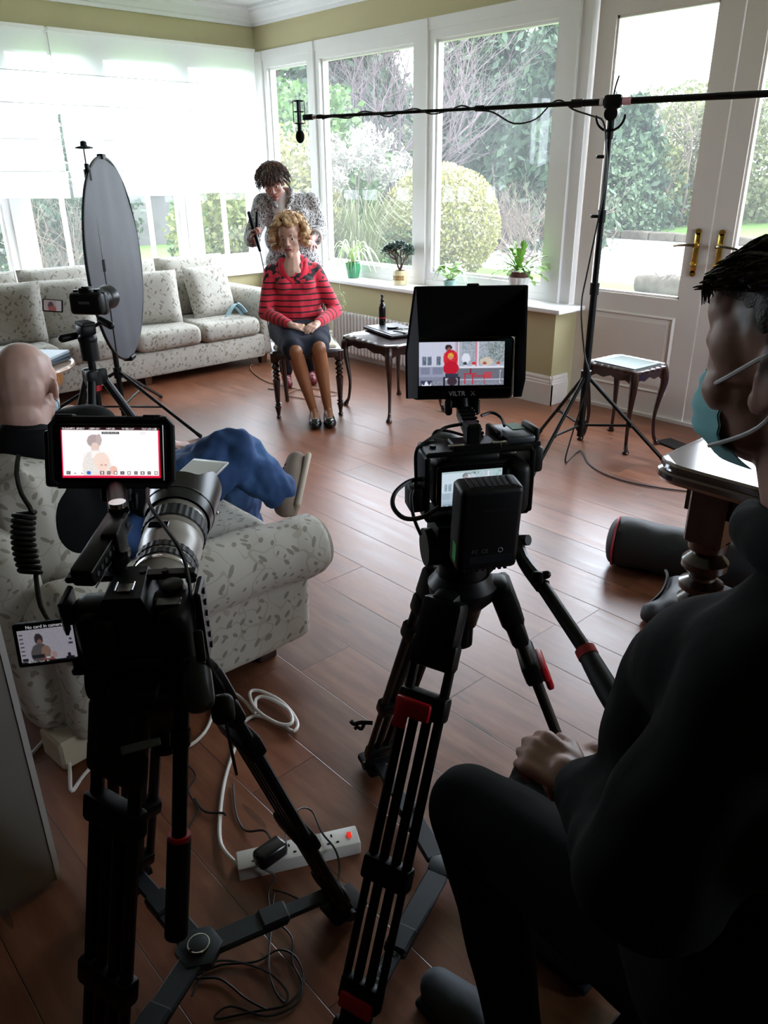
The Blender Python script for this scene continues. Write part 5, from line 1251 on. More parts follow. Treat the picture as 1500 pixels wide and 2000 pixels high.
part('silver_ring', lathe_on(MB(), LS + ld * .05, ld, [(.0485, 0), (.0488, .002), (.0488, .006), (.0485, .008)], 40), STEEL, ln)
part('distance_window', MB().rbox(LS + ld * .128 + Q1 @ V3((-.012, 0, .0500)), (.032, .016, .003), .001, 1, Q1), BLACKG, ln)
# petal hood
hb_ = MB(); R0 = []; R1 = []; R2_ = []; R3 = []; n_ = 64; q = zto(ld)
for i in range(n_):
    a = 2 * math.pi * i / n_; pet = .022 * max(-1, min(1, 2.2 * math.cos(4 * a / 2)))
    c_, s_ = math.cos(a), math.sin(a)
    R0.append(LS + ld * .205 + q @ V3((.0555 * c_, .0555 * s_, 0))); R1.append(LS + ld * .232 + q @ V3((.0600 * c_, .0600 * s_, 0)))
    R2_.append(LS + ld * (.292 + pet) + q @ V3((.0645 * c_, .0645 * s_, 0))); R3.append(LS + ld * (.292 + pet) + q @ V3((.0620 * c_, .0620 * s_, 0)))
Rin = [LS + ld * .21 + q @ V3((.052 * math.cos(2 * math.pi * i / n_), .052 * math.sin(2 * math.pi * i / n_), 0)) for i in range(n_)]
hb_.loft([R0, R1, R2_, R3, Rin], cap=False); hb_.loft([Rin, R0], cap=False)
part('lens_hood', hb_, mat('satin_black_hood', '1d1e20', .32), ln)
part('hood_band', lathe_on(MB(), LS + ld * .228, ld, [(.0600, 0), (.0607, .001), (.0607, .003), (.0600, .004)], 40), BLACKG, ln)
part('front_element', lathe_on(MB(), LS + ld * .205, ld, [(.044, 0), (.03, .004), (.001, .006)], 32), BLACKG, ln)
# top handle of the cage
a0, a1 = L1(-.052, -.02, .095), L1(-.030, .125, .108); hq = frame(a1 - a0)
hh = MB().rbox((a0 + a1) / 2, (.034, (a1 - a0).length, .030), .006, 2, hq)
part('top_handle', hh, BLACKM, k1)
pf = MB()
for k in range(9): pf.cyl(a0.lerp(a1, .1 + .1 * k) + hq @ V3((.0165, 0, 0)), a0.lerp(a1, .1 + .1 * k) + hq @ V3((.0185, 0, 0)), .004, n=10)
pf.rbox(a0.lerp(a1, .5) + hq @ V3((.0175, 0, .013)), (.002, .15, .002), .0005, 1, hq); pf.rbox(a0.lerp(a1, .5) + hq @ V3((.0175, 0, -.013)), (.002, .15, .002), .0005, 1, hq)
part('handle_holes', pf, mat('worn_metal_edge', '6d7075', .3, .8), k1)
part('handle_post', MB().rbox(L1(-.028, .075, .09), (.026, .05, .07), .005, 2, Q1).cyl(L1(-.02, .045, .068), L1(-.02, .045, .09), .012).cyl(L1(-.02, .045, .08), L1(-.02, .045, .086), .018), BLACKM, k1)
part('chrome_screw', MB().cyl(L1(-.012, .055, .086), L1(-.012, .055, .096), .010, n=20), STEEL, k1); part('chrome_screw', MB().cyl(a1 + V3((.0, 0, .02)), a1 + V3((0, 0, .028)), .013, n=20), STEEL, k1)
# flip out screen
fc = DEP(92, 1257, 1.10); QF = frame((-.80, .60, -.25))
QF = Matrix.Rotation(-.06, 3, Vector(QF @ V3((0, 1, 0)))) @ QF
part('flip_screen', MB().rbox(fc + QF @ V3((0, .006, 0)), (.092, .010, .066), .004, 2, QF).cyl(fc + QF @ V3((.05, .006, -.02)), fc + QF @ V3((.05, .006, .02)), .007), BLACKP, k1)
screen('flip_display', fc + QF @ V3((.000, .0002, -.002)), QF @ V3((1, 0, 0)), QF @ V3((0, 0, 1)), .078, .050, flip_picture, SM_D, k1, 90, 58)
words('screen_message', 'No card in camera', fc + QF @ V3((.0, -.0008, .0268)), QF @ V3((1, 0, 0)), QF @ V3((0, 0, 1)), .0068, PRW, k1)
# recorder monitor
m1 = DEP(218, 884, 1.25); QM = frame((-.76, .61, -.30)); QM = Matrix.Rotation(.035, 3, Vector(QM @ V3((0, 1, 0)))) @ QM
am = thing('recorder_monitor', 'bright field recorder monitor with a red bordered picture above the telephoto camera', 'monitor', tuple(m1))
part('monitor_body', MB().rbox(m1 + QM @ V3((0, .018, 0)), (.192, .036, .112), .014, 4, QM), BLACKP, am)
part('bumper', MB().tube([m1 + QM @ V3((x, .004, z)) for x, z in ((-.088, -.054), (.088, -.054), (.096, -.044), (.096, .044), (.088, .054), (-.088, .054), (-.096, .044), (-.096, -.044), (-.088, -.054))], .0055, 8, 0).rbox(m1 + QM @ V3((-.075, .012, .058)), (.03, .022, .008), .003, 2, QM).rbox(m1 + QM @ V3((.065, .012, .058)), (.03, .022, .008), .003, 2, QM), RUBBER, am)
part('side_buttons', MB().rbox(m1 + QM @ V3((.0975, .012, 0)), (.003, .012, .06), .001, 1, QM), GREYM, am)
part('front_glass', MB().rbox(m1 + QM @ V3((0, -.001, 0)), (.168, .003, .092), .001, 1, QM), BLACKG, am)
rM, uM = QM @ V3((1, 0, 0)), QM @ V3((0, 0, 1))
screen('display', m1 + QM @ V3((0, -.0033, .0)), rM, uM, .157, .082, atomos_picture, SM_B, am, 170, 90)
words('time_code', '00:06:43:05', m1 + QM @ V3((0, -.0040, .0320)), rM, uM, .0052, PRW, am)
part('battery_pack', MB().rbox(m1 + QM @ V3((-.085, .045, -.012)), (.07, .03, .095), .006, 2, QM), BLACKP, am)
part('mount_block', MB().cyl(m1 + QM @ V3((0, .02, -.055)), a1 + V3((0, 0, .01)), .016).rbox(m1 + QM @ V3((.0, .02, -.068)), (.045, .03, .03), .006, 2, QM).rod(m1 + QM @ V3((.035, .0, -.07)), .006, m1 + QM @ V3((.036, .0, -.09)), .004), BLACKP, am)
# coiled cable
co = [DEP(36, 890, 1.22), DEP(32, 925, 1.20), DEP(42, 965, 1.19), DEP(58, 990, 1.18), DEP(62, 1003, 1.18)]
cc0, cc1 = DEP(48, 1000, 1.17), DEP(58, 1120, 1.15)
for i in range(97):
    t = i / 96; c_ = cc0.lerp(cc1, t) + V3((0, 0, 0)); ax = V3((CR[0])) ; a = t * 2 * math.pi * 11
    bow = -8 * math.sin(math.pi * t)
    p = DEP(48 + 12 * t + bow, 1000 + 118 * t, 1.17 - .02 * t); co.append(p + V3(CR[0]) * (.015 * math.cos(a)) + V3(CR[2]) * (.013 * math.sin(a)))
co += [DEP(70, 1112, 1.15), DEP(73, 1150, 1.14), DEP(80, 1185, 1.13), DEP(96, 1212, 1.12)]
tag(part('coiled_cable', MB().tube(co, .0037, 7, 2), CABLE), 'black coiled cable hanging beside the recorder monitor', 'cable')
cab('video_cable', 'thin black cable drooping from the recorder monitor beside the lens hood', [DEP(288, 955, 1.24), DEP(292, 985, 1.20), DEP(315, 1020, 1.17), DEP(345, 1062, 1.13), DEP(362, 1100, 1.12), DEP(370, 1140, 1.10), DEP(372, 1168, 1.10)], .0032)
cab('remote_cable', 'black cable with a plug dangling below the telephoto camera', [DEP(395, 1262, 1.08), DEP(405, 1290, 1.10), DEP(420, 1320, 1.14), DEP(438, 1352, 1.18), DEP(440, 1400, 1.2), DEP(455, 1480, 1.3), DEP(462, 1512, 1.36)], .003)
tag(part('cable_plug', MB().rbox(DEP(390, 1262, 1.08), (.014, .014, .045), .004, 2, frame(ray(390, 1262))), BLACKP), 'small black plug at the lower corner of the telephoto camera', 'plug')

# ---------------------------------------------------------------- small far camera on its tripod
T3 = V3((-3.02, 1.20, 0)); t3 = thing('photo_tripod', 'black photo tripod with red collar behind the bald man', 'tripod', tuple(T3))
a3 = DEP(183, 735, 3.02); c3 = DEP(172, 592, 3.0); T3v = V3((a3.x, a3.y, 0))
part('centre_column', MB().cyl((a3.x, a3.y, a3.z - .12), (a3.x, a3.y, c3.z - .17), .015), BLACKM, t3)
part('collar', MB().cyl((a3.x, a3.y, a3.z - .03), (a3.x, a3.y, a3.z + .025), .036), BLACKP, t3)
part('red_collar', MB().cyl((a3.x, a3.y, a3.z - .055), (a3.x, a3.y, a3.z - .025), .024).rbox((a3.x + .03, a3.y - .03, a3.z - .05), (.03, .03, .03), .006, 1), REDP, t3)
for a in (1.25, 3.5, 5.6):
    e = V3((math.cos(a), math.sin(a), 0)); f = V3((a3.x, a3.y, .012)) + e * .42; s_ = V3((a3.x, a3.y, a3.z)) + e * .03
    o = part('leg', MB().cyl(s_, s_.lerp(f, .45), .017).cyl(s_.lerp(f, .42), s_.lerp(f, .75), .014).cyl(s_.lerp(f, .72), f, .011), BLACKM, t3)
    part('leg_lock', MB().cyl(s_.lerp(f, .42), s_.lerp(f, .47), .021), BLACKP, o); part('leg_lock', MB().cyl(s_.lerp(f, .72), s_.lerp(f, .76), .018), BLACKP, o); part('leg_hinge', MB().rbox(s_, (.04, .04, .06), .01, 2), BLACKP, o)
hz = c3.z
part('pan_head', MB().cyl((a3.x, a3.y, hz - .20), (a3.x, a3.y, hz - .13), .034).ell((a3.x, a3.y, hz - .12), (.036, .036, .03)).rbox((a3.x, a3.y, hz - .085), (.06, .06, .04), .01, 2).rbox((a3.x, a3.y, hz - .06), (.08, .05, .012), .003, 1), BLACKP, t3)
part('head_handle', MB().tube([V3((a3.x, a3.y, hz - .105)), DEP(150, 655, 2.98)], .006).rod(DEP(150, 655, 2.98), .014, DEP(122, 661, 2.95), .016).tube([V3((a3.x, a3.y, hz - .09)), DEP(200, 628, 2.98)], .007).rod(DEP(196, 625, 2.98), .014, DEP(216, 636, 2.95), .015), BLACKP, t3)
h3 = V3((-.62, .78, 0)).normalized(); Q4 = frame(h3)
k3 = thing('small_camera', 'small black camera with flip-out screen on the far tripod before the reflector', 'camera', tuple(c3))
def L3(a, b, c): return c3 + Q4 @ V3((a, b, c))
part('camera_body', MB().rbox(L3(0, 0, 0), (.135, .06, .085), .016, 3, Q4).rbox(L3(.052, .02, -.002), (.035, .04, .09), .014, 3, Q4).rbox(L3(0, .005, .045), (.05, .055, .03), .010, 2, Q4), BLACKP, k3)
part('top_dial', MB().cyl(L3(.045, 0, .04), L3(.045, 0, .054), .013).cyl(L3(-.045, 0, .04), L3(-.045, 0, .05), .010).rbox(L3(0, -.005, .062), (.02, .02, .004), .001, 1, Q4), BLACKM, k3)
part('name_plate', MB().rbox(L3(.0, -.031, .005), (.045, .001, .010), .0003, 1, Q4), mat('grey_plate', '3a3c3f', .5), k3)
part('lens', lathe_on(MB(), L3(0, .03, 0), h3, [(.032, 0), (.036, .01), (.037, .05), (.039, .055), (.040, .09), (.036, .09)], 32), BLACKP, k3)
part('lens_hood', lathe_on(MB(), L3(0, .12, 0), h3, [(.038, 0), (.044, .01), (.049, .045), (.046, .045), (.040, .01)], 32, ), mat('satin_black_hood', '1d1e20', .32), k3)
part('lens_ring', lathe_on(MB(), L3(0, .085, 0), h3, [(.0405, 0), (.0412, .002), (.0412, .006), (.0405, .008)], 32), GREYM, k3)
f3 = DEP(103, 597, 2.98); QG = frame((-.88, .45, -.3)); QG = Matrix.Rotation(.12, 3, Vector(QG @ V3((0, 1, 0)))) @ QG
part('flip_screen', MB().rbox(f3, (.075, .008, .048), .003, 1, QG), BLACKP, k3)
def tiny(X, Y):
    g = Img(X, Y, 'a89a9a'); g.ell(.4, .5, .16, .35, '5a4648'); g.ell(.5, .85, .25, .3, '9c5558'); g.rect(.7, 0, 1, 1, 'b5aeb0'); return g.a
screen('flip_display', f3 + QG @ V3((0, -.0045, 0)), QG @ V3((1, 0, 0)), QG @ V3((0, 0, 1)), .064, .040, tiny, SM_D, k3, 30, 20)

# ---------------------------------------------------------------- extension lead and floor cables
PW = mat('white_plastic', 'd9d6d0', .4)
s0, s1 = FLR(472, 1690, .02), FLR(692, 1640, .02); sdirn = (s1 - s0).normalized(); qs = frame(sdirn); mid = (s0 + s1) / 2; Ls = (s1 - s0).length + .02
es = thing('extension_lead', 'white four-gang extension lead with a red switch light on the floor', 'socket strip', (mid.x, mid.y, 0))
part('socket_body', MB().rbox((mid.x, mid.y, .019), (.056, Ls, .038), .004, 2, qs), PW, es)
sk = MB()
for k in (.14, .42, .64, .80):
    c_ = s0.lerp(s1, k); c_.z = .0383
    sk.rbox(c_ + qs @ V3((-.010, .0, 0)), (.004, .007, .001), .0003, 1, qs) if 0 else None
    for a, b, w_, l_ in ((.012, -.011, .0045, .007), (.012, .011, .0045, .007), (-.010, 0, .0085, .004)): sk.rbox(c_ + qs @ V3((a if 1 else 0, b, 0)), (w_, l_, .0012), .0003, 1, qs)
part('socket_holes', sk, mat('black_hole', '0a0a0a', .8), es)
part('red_switch', MB().rbox(V3((s0.lerp(s1, .955).x, s0.lerp(s1, .955).y, .040)) + qs @ V3((0, 0, 0)), (.016, .010, .004), .001, 1, qs), mat('glowing_red_switch', 'd02018', .3, emis='ff2a18', es=.6), es)
wl = [V3((s0.x, s0.y, .019)) - sdirn * .006, FLR(432, 1650, .008), FLR(430, 1590, .006), FLR(440, 1520, .006), FLR(462, 1450, .006), FLR(470, 1418, .006), FLR(500, 1398, .006), FLR(548, 1415, .010), FLR(574, 1428, .014), FLR(580, 1408, .014), FLR(552, 1372, .014), FLR(510, 1350, .014), FLR(488, 1353, .018), FLR(500, 1385, .020), FLR(540, 1412, .022), FLR(570, 1412, .022), FLR(562, 1385, .022), FLR(520, 1362, .02), FLR(500, 1366, .016), FLR(498, 1392, .01), FLR(478, 1370, .008), FLR(450, 1352, .006), FLR(425, 1370, .006), FLR(400, 1430, .006), FLR(350, 1462, .006), FLR(270, 1440, .006), FLR(215, 1465, .006), FLR(165, 1512, .006), FLR(140, 1545, .006), FLR(136, 1500, .03), FLR(128, 1415, .006), FLR(100, 1430, .006), FLR(62, 1472, .006), FLR(30, 1500, .006)]
part('white_cable', MB().tube(wl, .0052, 8, 5), PW, es)
pg = FLR(528, 1665, .06)
pw = thing('power_adaptor', 'black mains adaptor plugged into the white extension lead', 'adaptor', tuple(pg))
part('adaptor_body', MB().rbox(pg, (.045, .078, .040), .012, 3, qs @ Matrix.Rotation(.5, 3, 'Z')), mat('glossy_dark_adaptor', '131317', .2), pw)
part('adaptor_cable', MB().tube([pg + V3((.01, -.03, -.02)), FLR(537, 1712, .012), FLR(524, 1745, .006), FLR(530, 1800, .006), FLR(525, 1880, .006), FLR(535, 1930, .006), FLR(556, 1958, .006), FLR(560, 1935, .006), FLR(525, 1900, .006), FLR(470, 1880, .006), FLR(420, 1878, .006), FLR(395, 1905, .006), FLR(375, 1945, .006)], .0024, 6, 5), CABLE, pw)
cab('mains_cable', 'thin black cable arching over the red switch end of the extension lead', [FLR(558, 1660, .05), FLR(562, 1615, .05), FLR(585, 1580, .04), FLR(610, 1585, .02), FLR(628, 1625, .045), FLR(655, 1660, .045), FLR(663, 1700, .012), FLR(650, 1750, .006), FLR(610, 1765, .006), FLR(560, 1745, .006), FLR(533, 1738, .008)], .0024)
cab('mains_cable', 'tangled black cable looping across the floor at the bottom', [FLR(536, 1745, .006), FLR(535, 1790, .006), FLR(570, 1830, .006), FLR(572, 1880, .006), FLR(590, 1920, .006), FLR(580, 1960, .006), FLR(520, 1985, .006), FLR(450, 1965, .006), FLR(420, 1990, .006), FLR(500, 1975, .006), FLR(560, 1962, .006), FLR(592, 1920, .006), FLR(580, 1872, .006), FLR(545, 1855, .006), FLR(500, 1878, .006), FLR(430, 1885, .006), FLR(380, 1910, .006), FLR(430, 1912, .006), FLR(480, 1950, .006), FLR(520, 1972, .006)], .0024)
cab('thin_cable', 'thin black cable wandering past the pan handle grip to the spreader', [FLR(362, 1490, .006), FLR(382, 1515, .006), FLR(368, 1545, .006), FLR(388, 1580, .006), FLR(378, 1600, .006), FLR(362, 1640, .006), FLR(366, 1700, .006), FLR(360, 1780, .006), FLR(356, 1830, .006), FLR(372, 1856, .1)], .0026)
cab('tied_cable', 'black cable tied round the white lead with a cord wrap', [FLR(380, 1560, .006), FLR(400, 1585, .006), FLR(436, 1588, .012), FLR(440, 1592, .014)], .003)
cab('charger_cable', 'black cable curving behind the tripod leg to the adaptor', [FLR(455, 1530, .006), FLR(462, 1590, .006), FLR(480, 1622, .006), FLR(515, 1622, .03), FLR(530, 1640, .06)], .003)
cab('straightener_cable', 'pale brown cable curling on the floor by the sofa end', [FLR(508, 712, .006), FLR(492, 712, .006), FLR(490, 722, .006), FLR(508, 738, .006), FLR(530, 748, .006), FLR(560, 755, .006), FLR(600, 765, .006), FLR(625, 775, .006), FLR(660, 768, .006), FLR(600, 758, .006), FLR(560, 770, .006), FLR(600, 780, .006)], .004, mat('pale_brown_cable', '8a6a54', .5))
# ================================================================ people
def skinmat(name, col, red=.12, stub=None):
    n = NT(name); v = n.coord(); f = n.noise(v, 22, 4); c = srgb(col)
    cc_ = n.ramp(f, [(.3, tuple(x * .86 for x in c[:3]) + (1,)), (.7, c)])
    if stub: at_ = n.n('Attribute'); at_.attribute_name = 'stubble'; cc_ = n.mix(at_.outputs['Fac'], cc_, srgb(stub))
    n.base(cc_); n.b.inputs['Roughness'].default_value = .5
    n.b.inputs['Subsurface Weight'].default_value = red; n.b.inputs['Subsurface Radius'].default_value = (.02, .008, .004); n.b.inputs['Subsurface Scale'].default_value = .3
    n.bump(n.noise(v, 160, 3), .12, .002); return n.m
SKIN_OLD = skinmat('elderly_skin', 'cda390'); SKIN_W = skinmat('tanned_skin', 'a8776a'); SKIN_M = skinmat('pale_skin', 'a98274', stub='4a3831'); SKIN_B = skinmat('pale_bald_skin', 'b9958a')
TIGHTS = mat('brown_nylon_tights', '8a5a3c', .4, var=.08)
EYEW = mat('eye_white', 'c9bfb8', .3); EYED = mat('dark_eye', '1b1412', .2); BROWM = mat('brown_eyebrow', '4a3428', .8); LIPM = mat('dark_pink_lips', '9c5450', .45)

class Head:
    def __init__(s, C, fwd, tilt=0.0, k=1.0):
        s.C = V3(C); s.Q = frame(fwd)
        if tilt: s.Q = Matrix.Rotation(tilt, 3, Vector(s.Q @ V3((0, 1, 0)))) @ s.Q
        s.k = k
    def P(s, x, y, z): return s.C + s.Q @ (V3((x, y, z)) * s.k)
    def e(s, mb, c, r, rot=None): return mb.ell(s.P(*c), tuple(a * s.k for a in r), s.Q @ rot if rot else s.Q)
    def r(s, mb, a, ra, b, rb): return mb.rod(s.P(*a), ra * s.k, s.P(*b), rb * s.k)
    def skin(s, mb, ears=True, nose=0.0):
        s.e(mb, (0, -.015, .035), (.074, .094, .084)); s.e(mb, (0, .030, -.028), (.060, .060, .085)); s.e(mb, (0, .030, -.070), (.048, .046, .040))
        s.e(mb, (0, .066, -.096), (.022, .019, .018)); s.r(mb, (-.026, .070, .024), .016, (.026, .070, .024), .016); s.e(mb, (0, .056, .055), (.054, .036, .038)); s.e(mb, (0, .046, -.006), (.055, .044, .050))
        s.r(mb, (0, .084 - nose * .2, .008), .0085, (0, .106 - nose, -.028), .0105)
        for t in (-1, 1):
            s.e(mb, (t * .0105, .096 - nose * .6, -.033), (.0085, .011, .008)); s.e(mb, (t * .034, .054, -.026), (.029, .027, .026)); s.e(mb, (t * .045, .02, -.06), (.014, .03, .03)); s.e(mb, (t * .046, .040, .022), (.020, .032, .032))
            if ears:
                s.e(mb, (t * .080, -.012, -.006), (.008, .021, .031), Matrix.Rotation(t * .55, 3, 'Z')); s.e(mb, (t * .075, -.0, -.028), (.008, .012, .015))
        s.e(mb, (0, .083, -.060), (.024, .012, .013))
        return mb
    def face(s, root, lips=LIPM, brow=BROWM, look=(0, 0)):
        f = MB(); g = MB(); b = MB(); l = MB(); eb = getattr(s, 'eb', 0)
        for t in (-1, 1):
            s.e(f, (t * .031, .0735 - eb, .001), (.0130, .010, .0060)); s.e(g, (t * .031 + look[0], .0812 - eb, .000 + look[1]), (.0058, .003, .0056))
            b.tube([s.P(t * .016, .0840, .021), s.P(t * .031, .0815 - eb * .5, .027), s.P(t * .045, .068 - eb * .5, .022)], [.0026 * s.k, .003 * s.k, .0015 * s.k], 6)
            b.tube([s.P(t * .020, .0785 - eb, .004), s.P(t * .031, .0815 - eb, .0072), s.P(t * .041, .0725 - eb, .003)], .0013 * s.k, 5)
        l.tube([s.P(-.023, .087, -.062), s.P(-.010, .0965, -.0575), s.P(0, .0975, -.059), s.P(.010, .0965, -.0575), s.P(.023, .087, -.062)], [.002, .0042, .004, .0042, .002], 8)
        l.tube([s.P(-.021, .087, -.065), s.P(0, .0955, -.069), s.P(.021, .087, -.065)], [.002, .0052, .002], 8)
        part('eye', f, EYEW, root); part('iris', g, EYED, root); part('eyebrow', b, brow, root)
        part('lips', l, lips, root); part('mouth_line', MB().tube([s.P(-.020, .090, -.0635), s.P(0, .0992, -.0635), s.P(.020, .090, -.0635)], .0014 * s.k, 5), EYED, root)

def hand(mb, W, D, N, side, curl=.5, k=1.0, spread=.0, thumb=.6, fl=1.0):
    """W wrist, D direction of fingers, N back-of-hand normal, side +1 thumb on the +right of D x N"""
    W, D, N = V3(W), V3(D).normalized(), V3(N).normalized(); R = D.cross(N).normalized() * side
    palm = W + D * .045 * k
    mb.rod(W, .023 * k, W + D * .03 * k, .024 * k)
    for i, o in enumerate((.030, .010, -.010, -.030)):
        L = (.072, .080, .074, .058)[i] * k * fl; r = (.0092, .0095, .009, .008)[i] * k
        b = W + D * (.088 - .006 * abs(i - 1.3)) * k + R * o * k
        mb.rod(W + D * .02 * k + R * o * .7 * k, .013 * k, b, .0115 * k)
        d = (D + R * spread * (1.5 - i) * .15).normalized(); p = b; a = curl * .5
        for j, f in enumerate((.45, .30, .25)):
            a2 = a + curl * (j * .75); dd = (d * math.cos(a2) - N * math.sin(a2)); q = p + dd * L * f; mb.rod(p, r * (1 - .08 * j), q, r * (.94 - .1 * j)); p = q
    tb = W + D * .022 * k + R * .024 * k; td = (D * (1 - .3 * thumb) + R * thumb - N * .35 * curl).normalized()
    t1_ = tb + td * .040 * k; mb.rod(tb, .0135 * k, t1_, .0112 * k); td2 = (td + D * .5 - R * .3 * curl - N * .3 * curl).normalized(); mb.rod(t1_, .0112 * k, t1_ + td2 * .030 * k, .009 * k)
    return mb
def near_attr(mb, segs):
    """for every vertex the distance along the closest chain (used for knitted stripes)"""
    out = []
    for v in mb.v:
        v = Vector(v); best = 9; val = 0
        for (a, b, w0, w1, bias) in segs:
            ab = b - a; t = max(0, min(1, (v - a).dot(ab) / ab.length_squared)); d = (v - a - ab * t).length + bias
            if d < best: best = d; val = w0 + (w1 - w0) * t
        out.append(val)
    return out

# ---------------------------------------------------------------- seated woman in red
lw = thing('person', 'seated woman with curly fair hair, red and black striped jumper, hands folded', 'person', (-4.2, 3.1, 0))
cam_dir = V3((.82, -.57, 0)); sL = V3((.541, .841, 0))       # sL = towards her left, picture right
hipc = V3((-4.235, 3.105, .575)); neck = V3((-4.235, 3.085, 1.010))
Hd = Head((-4.225, 3.065, 1.125), (.66, -.75, -.10), .05, .95)
shl, shr = neck - sL * .138 + V3((0, 0, -.098)), neck + sL * .138 + V3((0, 0, -.098))   # l = picture left
ell_, elr = V3((-4.285, 2.875, .665)), V3((-4.045, 3.275, .665))
wl_, wr_ = V3((-4.03, 2.895, .618)), V3((-3.955, 3.045, .618))
skin = MB(); Hd.skin(skin); 
Hd.r(skin, (0, -.015, -.07), .043, (0, -.04, -.17), .047); skin.rod(neck, .055, neck + V3((0.02, -.02, -.10)), .09)
hand(skin, wl_, (.75, .55, -.16), (.15, -.3, .9), -1, .75, .86, thumb=.35); hand(skin, wr_, (.32, -.90, -.14), (.25, .1, .95), 1, .75, .86, thumb=.35)
skin.rod(ell_.lerp(wl_, .6), .026, wl_, .022); skin.rod(elr.lerp(wr_, .6), .026, wr_, .022)
skin.rod(neck, .05, hipc, .05); [skin.rod(a, .024, b, .024) for a, b in ((neck - V3((0, 0, .08)), shl), (neck - V3((0, 0, .08)), shr), (shl, ell_), (shr, elr), (ell_, wl_), (elr, wr_))]
body = part('body', blob(skin, .0048, 3), SKIN_OLD, lw)
Hd.face(lw, look=(-.002, 0))
legs = MB()
kl, kr = V3((-3.885, 2.805, .495)), V3((-3.825, 2.945, .50)); al, ar_ = V3((-3.885, 2.935, .075)), V3((-3.835, 3.015, .075))
for k_, a_, s_ in ((kl, al, -1), (kr, ar_, 1)):
    hp = hipc + sL * (.085 * s_) + cam_dir * .05 - V3((0, 0, .05)); legs.rod(hp, .085, k_, .058); calf = k_.lerp(a_, .32) - cam_dir * .018
    legs.rod(k_, .052, calf, .048); legs.rod(calf, .048, k_.lerp(a_, .65), .036); legs.rod(k_.lerp(a_, .65), .036, a_, .027); legs.rod(a_, .030, a_ + cam_dir * .10 + V3((0, 0, -.035)), .026)
part('legs', blob(legs, .010, 4), TIGHTS, lw)
sh_ = MB()
for a_ in (al, ar_):
    toe = a_ + cam_dir * .125 + V3((0, 0, -.045)); heel = a_ - cam_dir * .035 + V3((0, 0, -.040))
    s2 = MB().rod(heel, .034, toe, .042); s2.rod(toe, .041, toe + cam_dir * .02, .034)
    s2.v = [(x, y, min(max(z, .004), .058)) for x, y, z in s2.v]; s2.add(*(lambda m: (m.v, m.f))(MB().rbox(heel + V3((0, 0, -.012)), (.045, .045, .030), .008, 2, frame(cam_dir))))
    part('shoe', blob(s2, .007, 2), mat('black_patent_shoe', '0b0b0c', .18), lw)
    part('shoe_buckle', MB().rbox(toe + V3((0, 0, .030)) - cam_dir * .012, (.034, .012, .006), .002, 1, frame(cam_dir)), mat('silver_trim', 'b9b4a8', .3, .8), lw)
sk = MB()
for k_, s_ in ((kl, -1), (kr, 1)):
    hp = hipc + sL * (.10 * s_) - V3((0, 0, .035)); sk.rod(hp, .105, k_ - (k_ - hp).normalized() * .022, .074)
sk.rod(hipc - sL * .08, .12, hipc + sL * .08, .12); sk.rod(kl.lerp(hipc, .10), .066, kr.lerp(hipc, .10), .066); sk.rod(kl.lerp(hipc, .35) - sL * .03, .08, kr.lerp(hipc, .35) + sL * .05, .08); sk.rod(kl.lerp(hipc, .6), .09, kr.lerp(hipc, .6), .09)
part('skirt', blob(sk, .011, 4, (.006, 9)), mat('charcoal_skirt', '262832', .85, var=.1, vs=30), lw)
def knit():
    n = NT('red_and_black_striped_knit'); a = n.n('Attribute'); a.attribute_name = 'run'; b = n.n('Attribute'); b.attribute_name = 'yoke'
    st_ = n.math('FRACT', n.math('DIVIDE', a.outputs['Fac'], .037)); line = n.math('LESS_THAN', st_, .24)
    v = n.coord(); bl = n.math('LESS_THAN', n.vor(n.coord(scale=(15, 15, 15)), 1.0, 'F1'), .50); blo = n.math('GREATER_THAN', n.noise(v, 24, 1.2), .50)
    pat = n.math('ADD', n.math('MULTIPLY', blo, b.outputs['Fac']), n.math('MULTIPLY', line, n.math('SUBTRACT', 1, b.outputs['Fac']))); pat = n.math('MINIMUM', pat, 1)
    n.base(n.mix(pat, srgb('d2283e'), srgb('141218'))); n.b.inputs['Roughness'].default_value = .85; n.b.inputs['Sheen Weight'].default_value = .2
    n.bump(n.noise(n.coord(scale=(1, 1, 3)), 260, 2), .3, .002); return n.m
jm = MB()
jm.rod(hipc + V3((0, 0, .03)) - sL * .055, .125, hipc + V3((0, 0, .03)) + sL * .055, .125)
wst = hipc.lerp(neck, .40); cst = hipc.lerp(neck, .70)
jm.rod(wst - sL * .055, .118, wst + sL * .055, .118); jm.rod(hipc + V3((0, 0, .06)), .14, cst, .125)
jm.rod(cst - sL * .075, .09, cst + sL * .075, .09); jm.ell(cst - sL * .07 + cam_dir * .075 - V3((0, 0, .04)), (.065, .065, .06)); jm.ell(cst + sL * .07 + cam_dir * .075 - V3((0, 0, .04)), (.065, .065, .06))
jm.rod(shl + sL * .01, .056, shr - sL * .01, .056); jm.rod(neck + V3((0, 0, -.045)) - sL * .05, .055, neck + V3((0, 0, -.045)) + sL * .05, .055)
for s_, e_, w_ in ((shl, ell_, wl_), (shr, elr, wr_)): jm.rod(s_, .056, e_, .045); jm.rod(e_, .045, e_.lerp(w_, .88), .034)
jb = blob(jm, .009, 4, (.006, 10))
run = []
for v in jb.v:
    v = V3(v); val = v.z
    for e_, w_ in ((ell_, wl_), (elr, wr_)):
        ab = w_ - e_; t = (v - e_).dot(ab) / ab.length_squared
        if t > .12 and (v - e_ - ab * min(t, 1)).length < .056: val = .2 + t * ab.length
    run.append(val)
yoke = [1.0 if (v[2] > .872 + .02 * math.sin(v[0] * 60)) else 0.0 for v in jb.v]
part('jumper', jb, knit(), lw, attrs={'run': run, 'yoke': yoke})
hem = MB().rod(hipc + V3((0, 0, -.005)) - sL * .05 + cam_dir * .0, .128, hipc + V3((0, 0, -.005)) + sL * .05, .128)
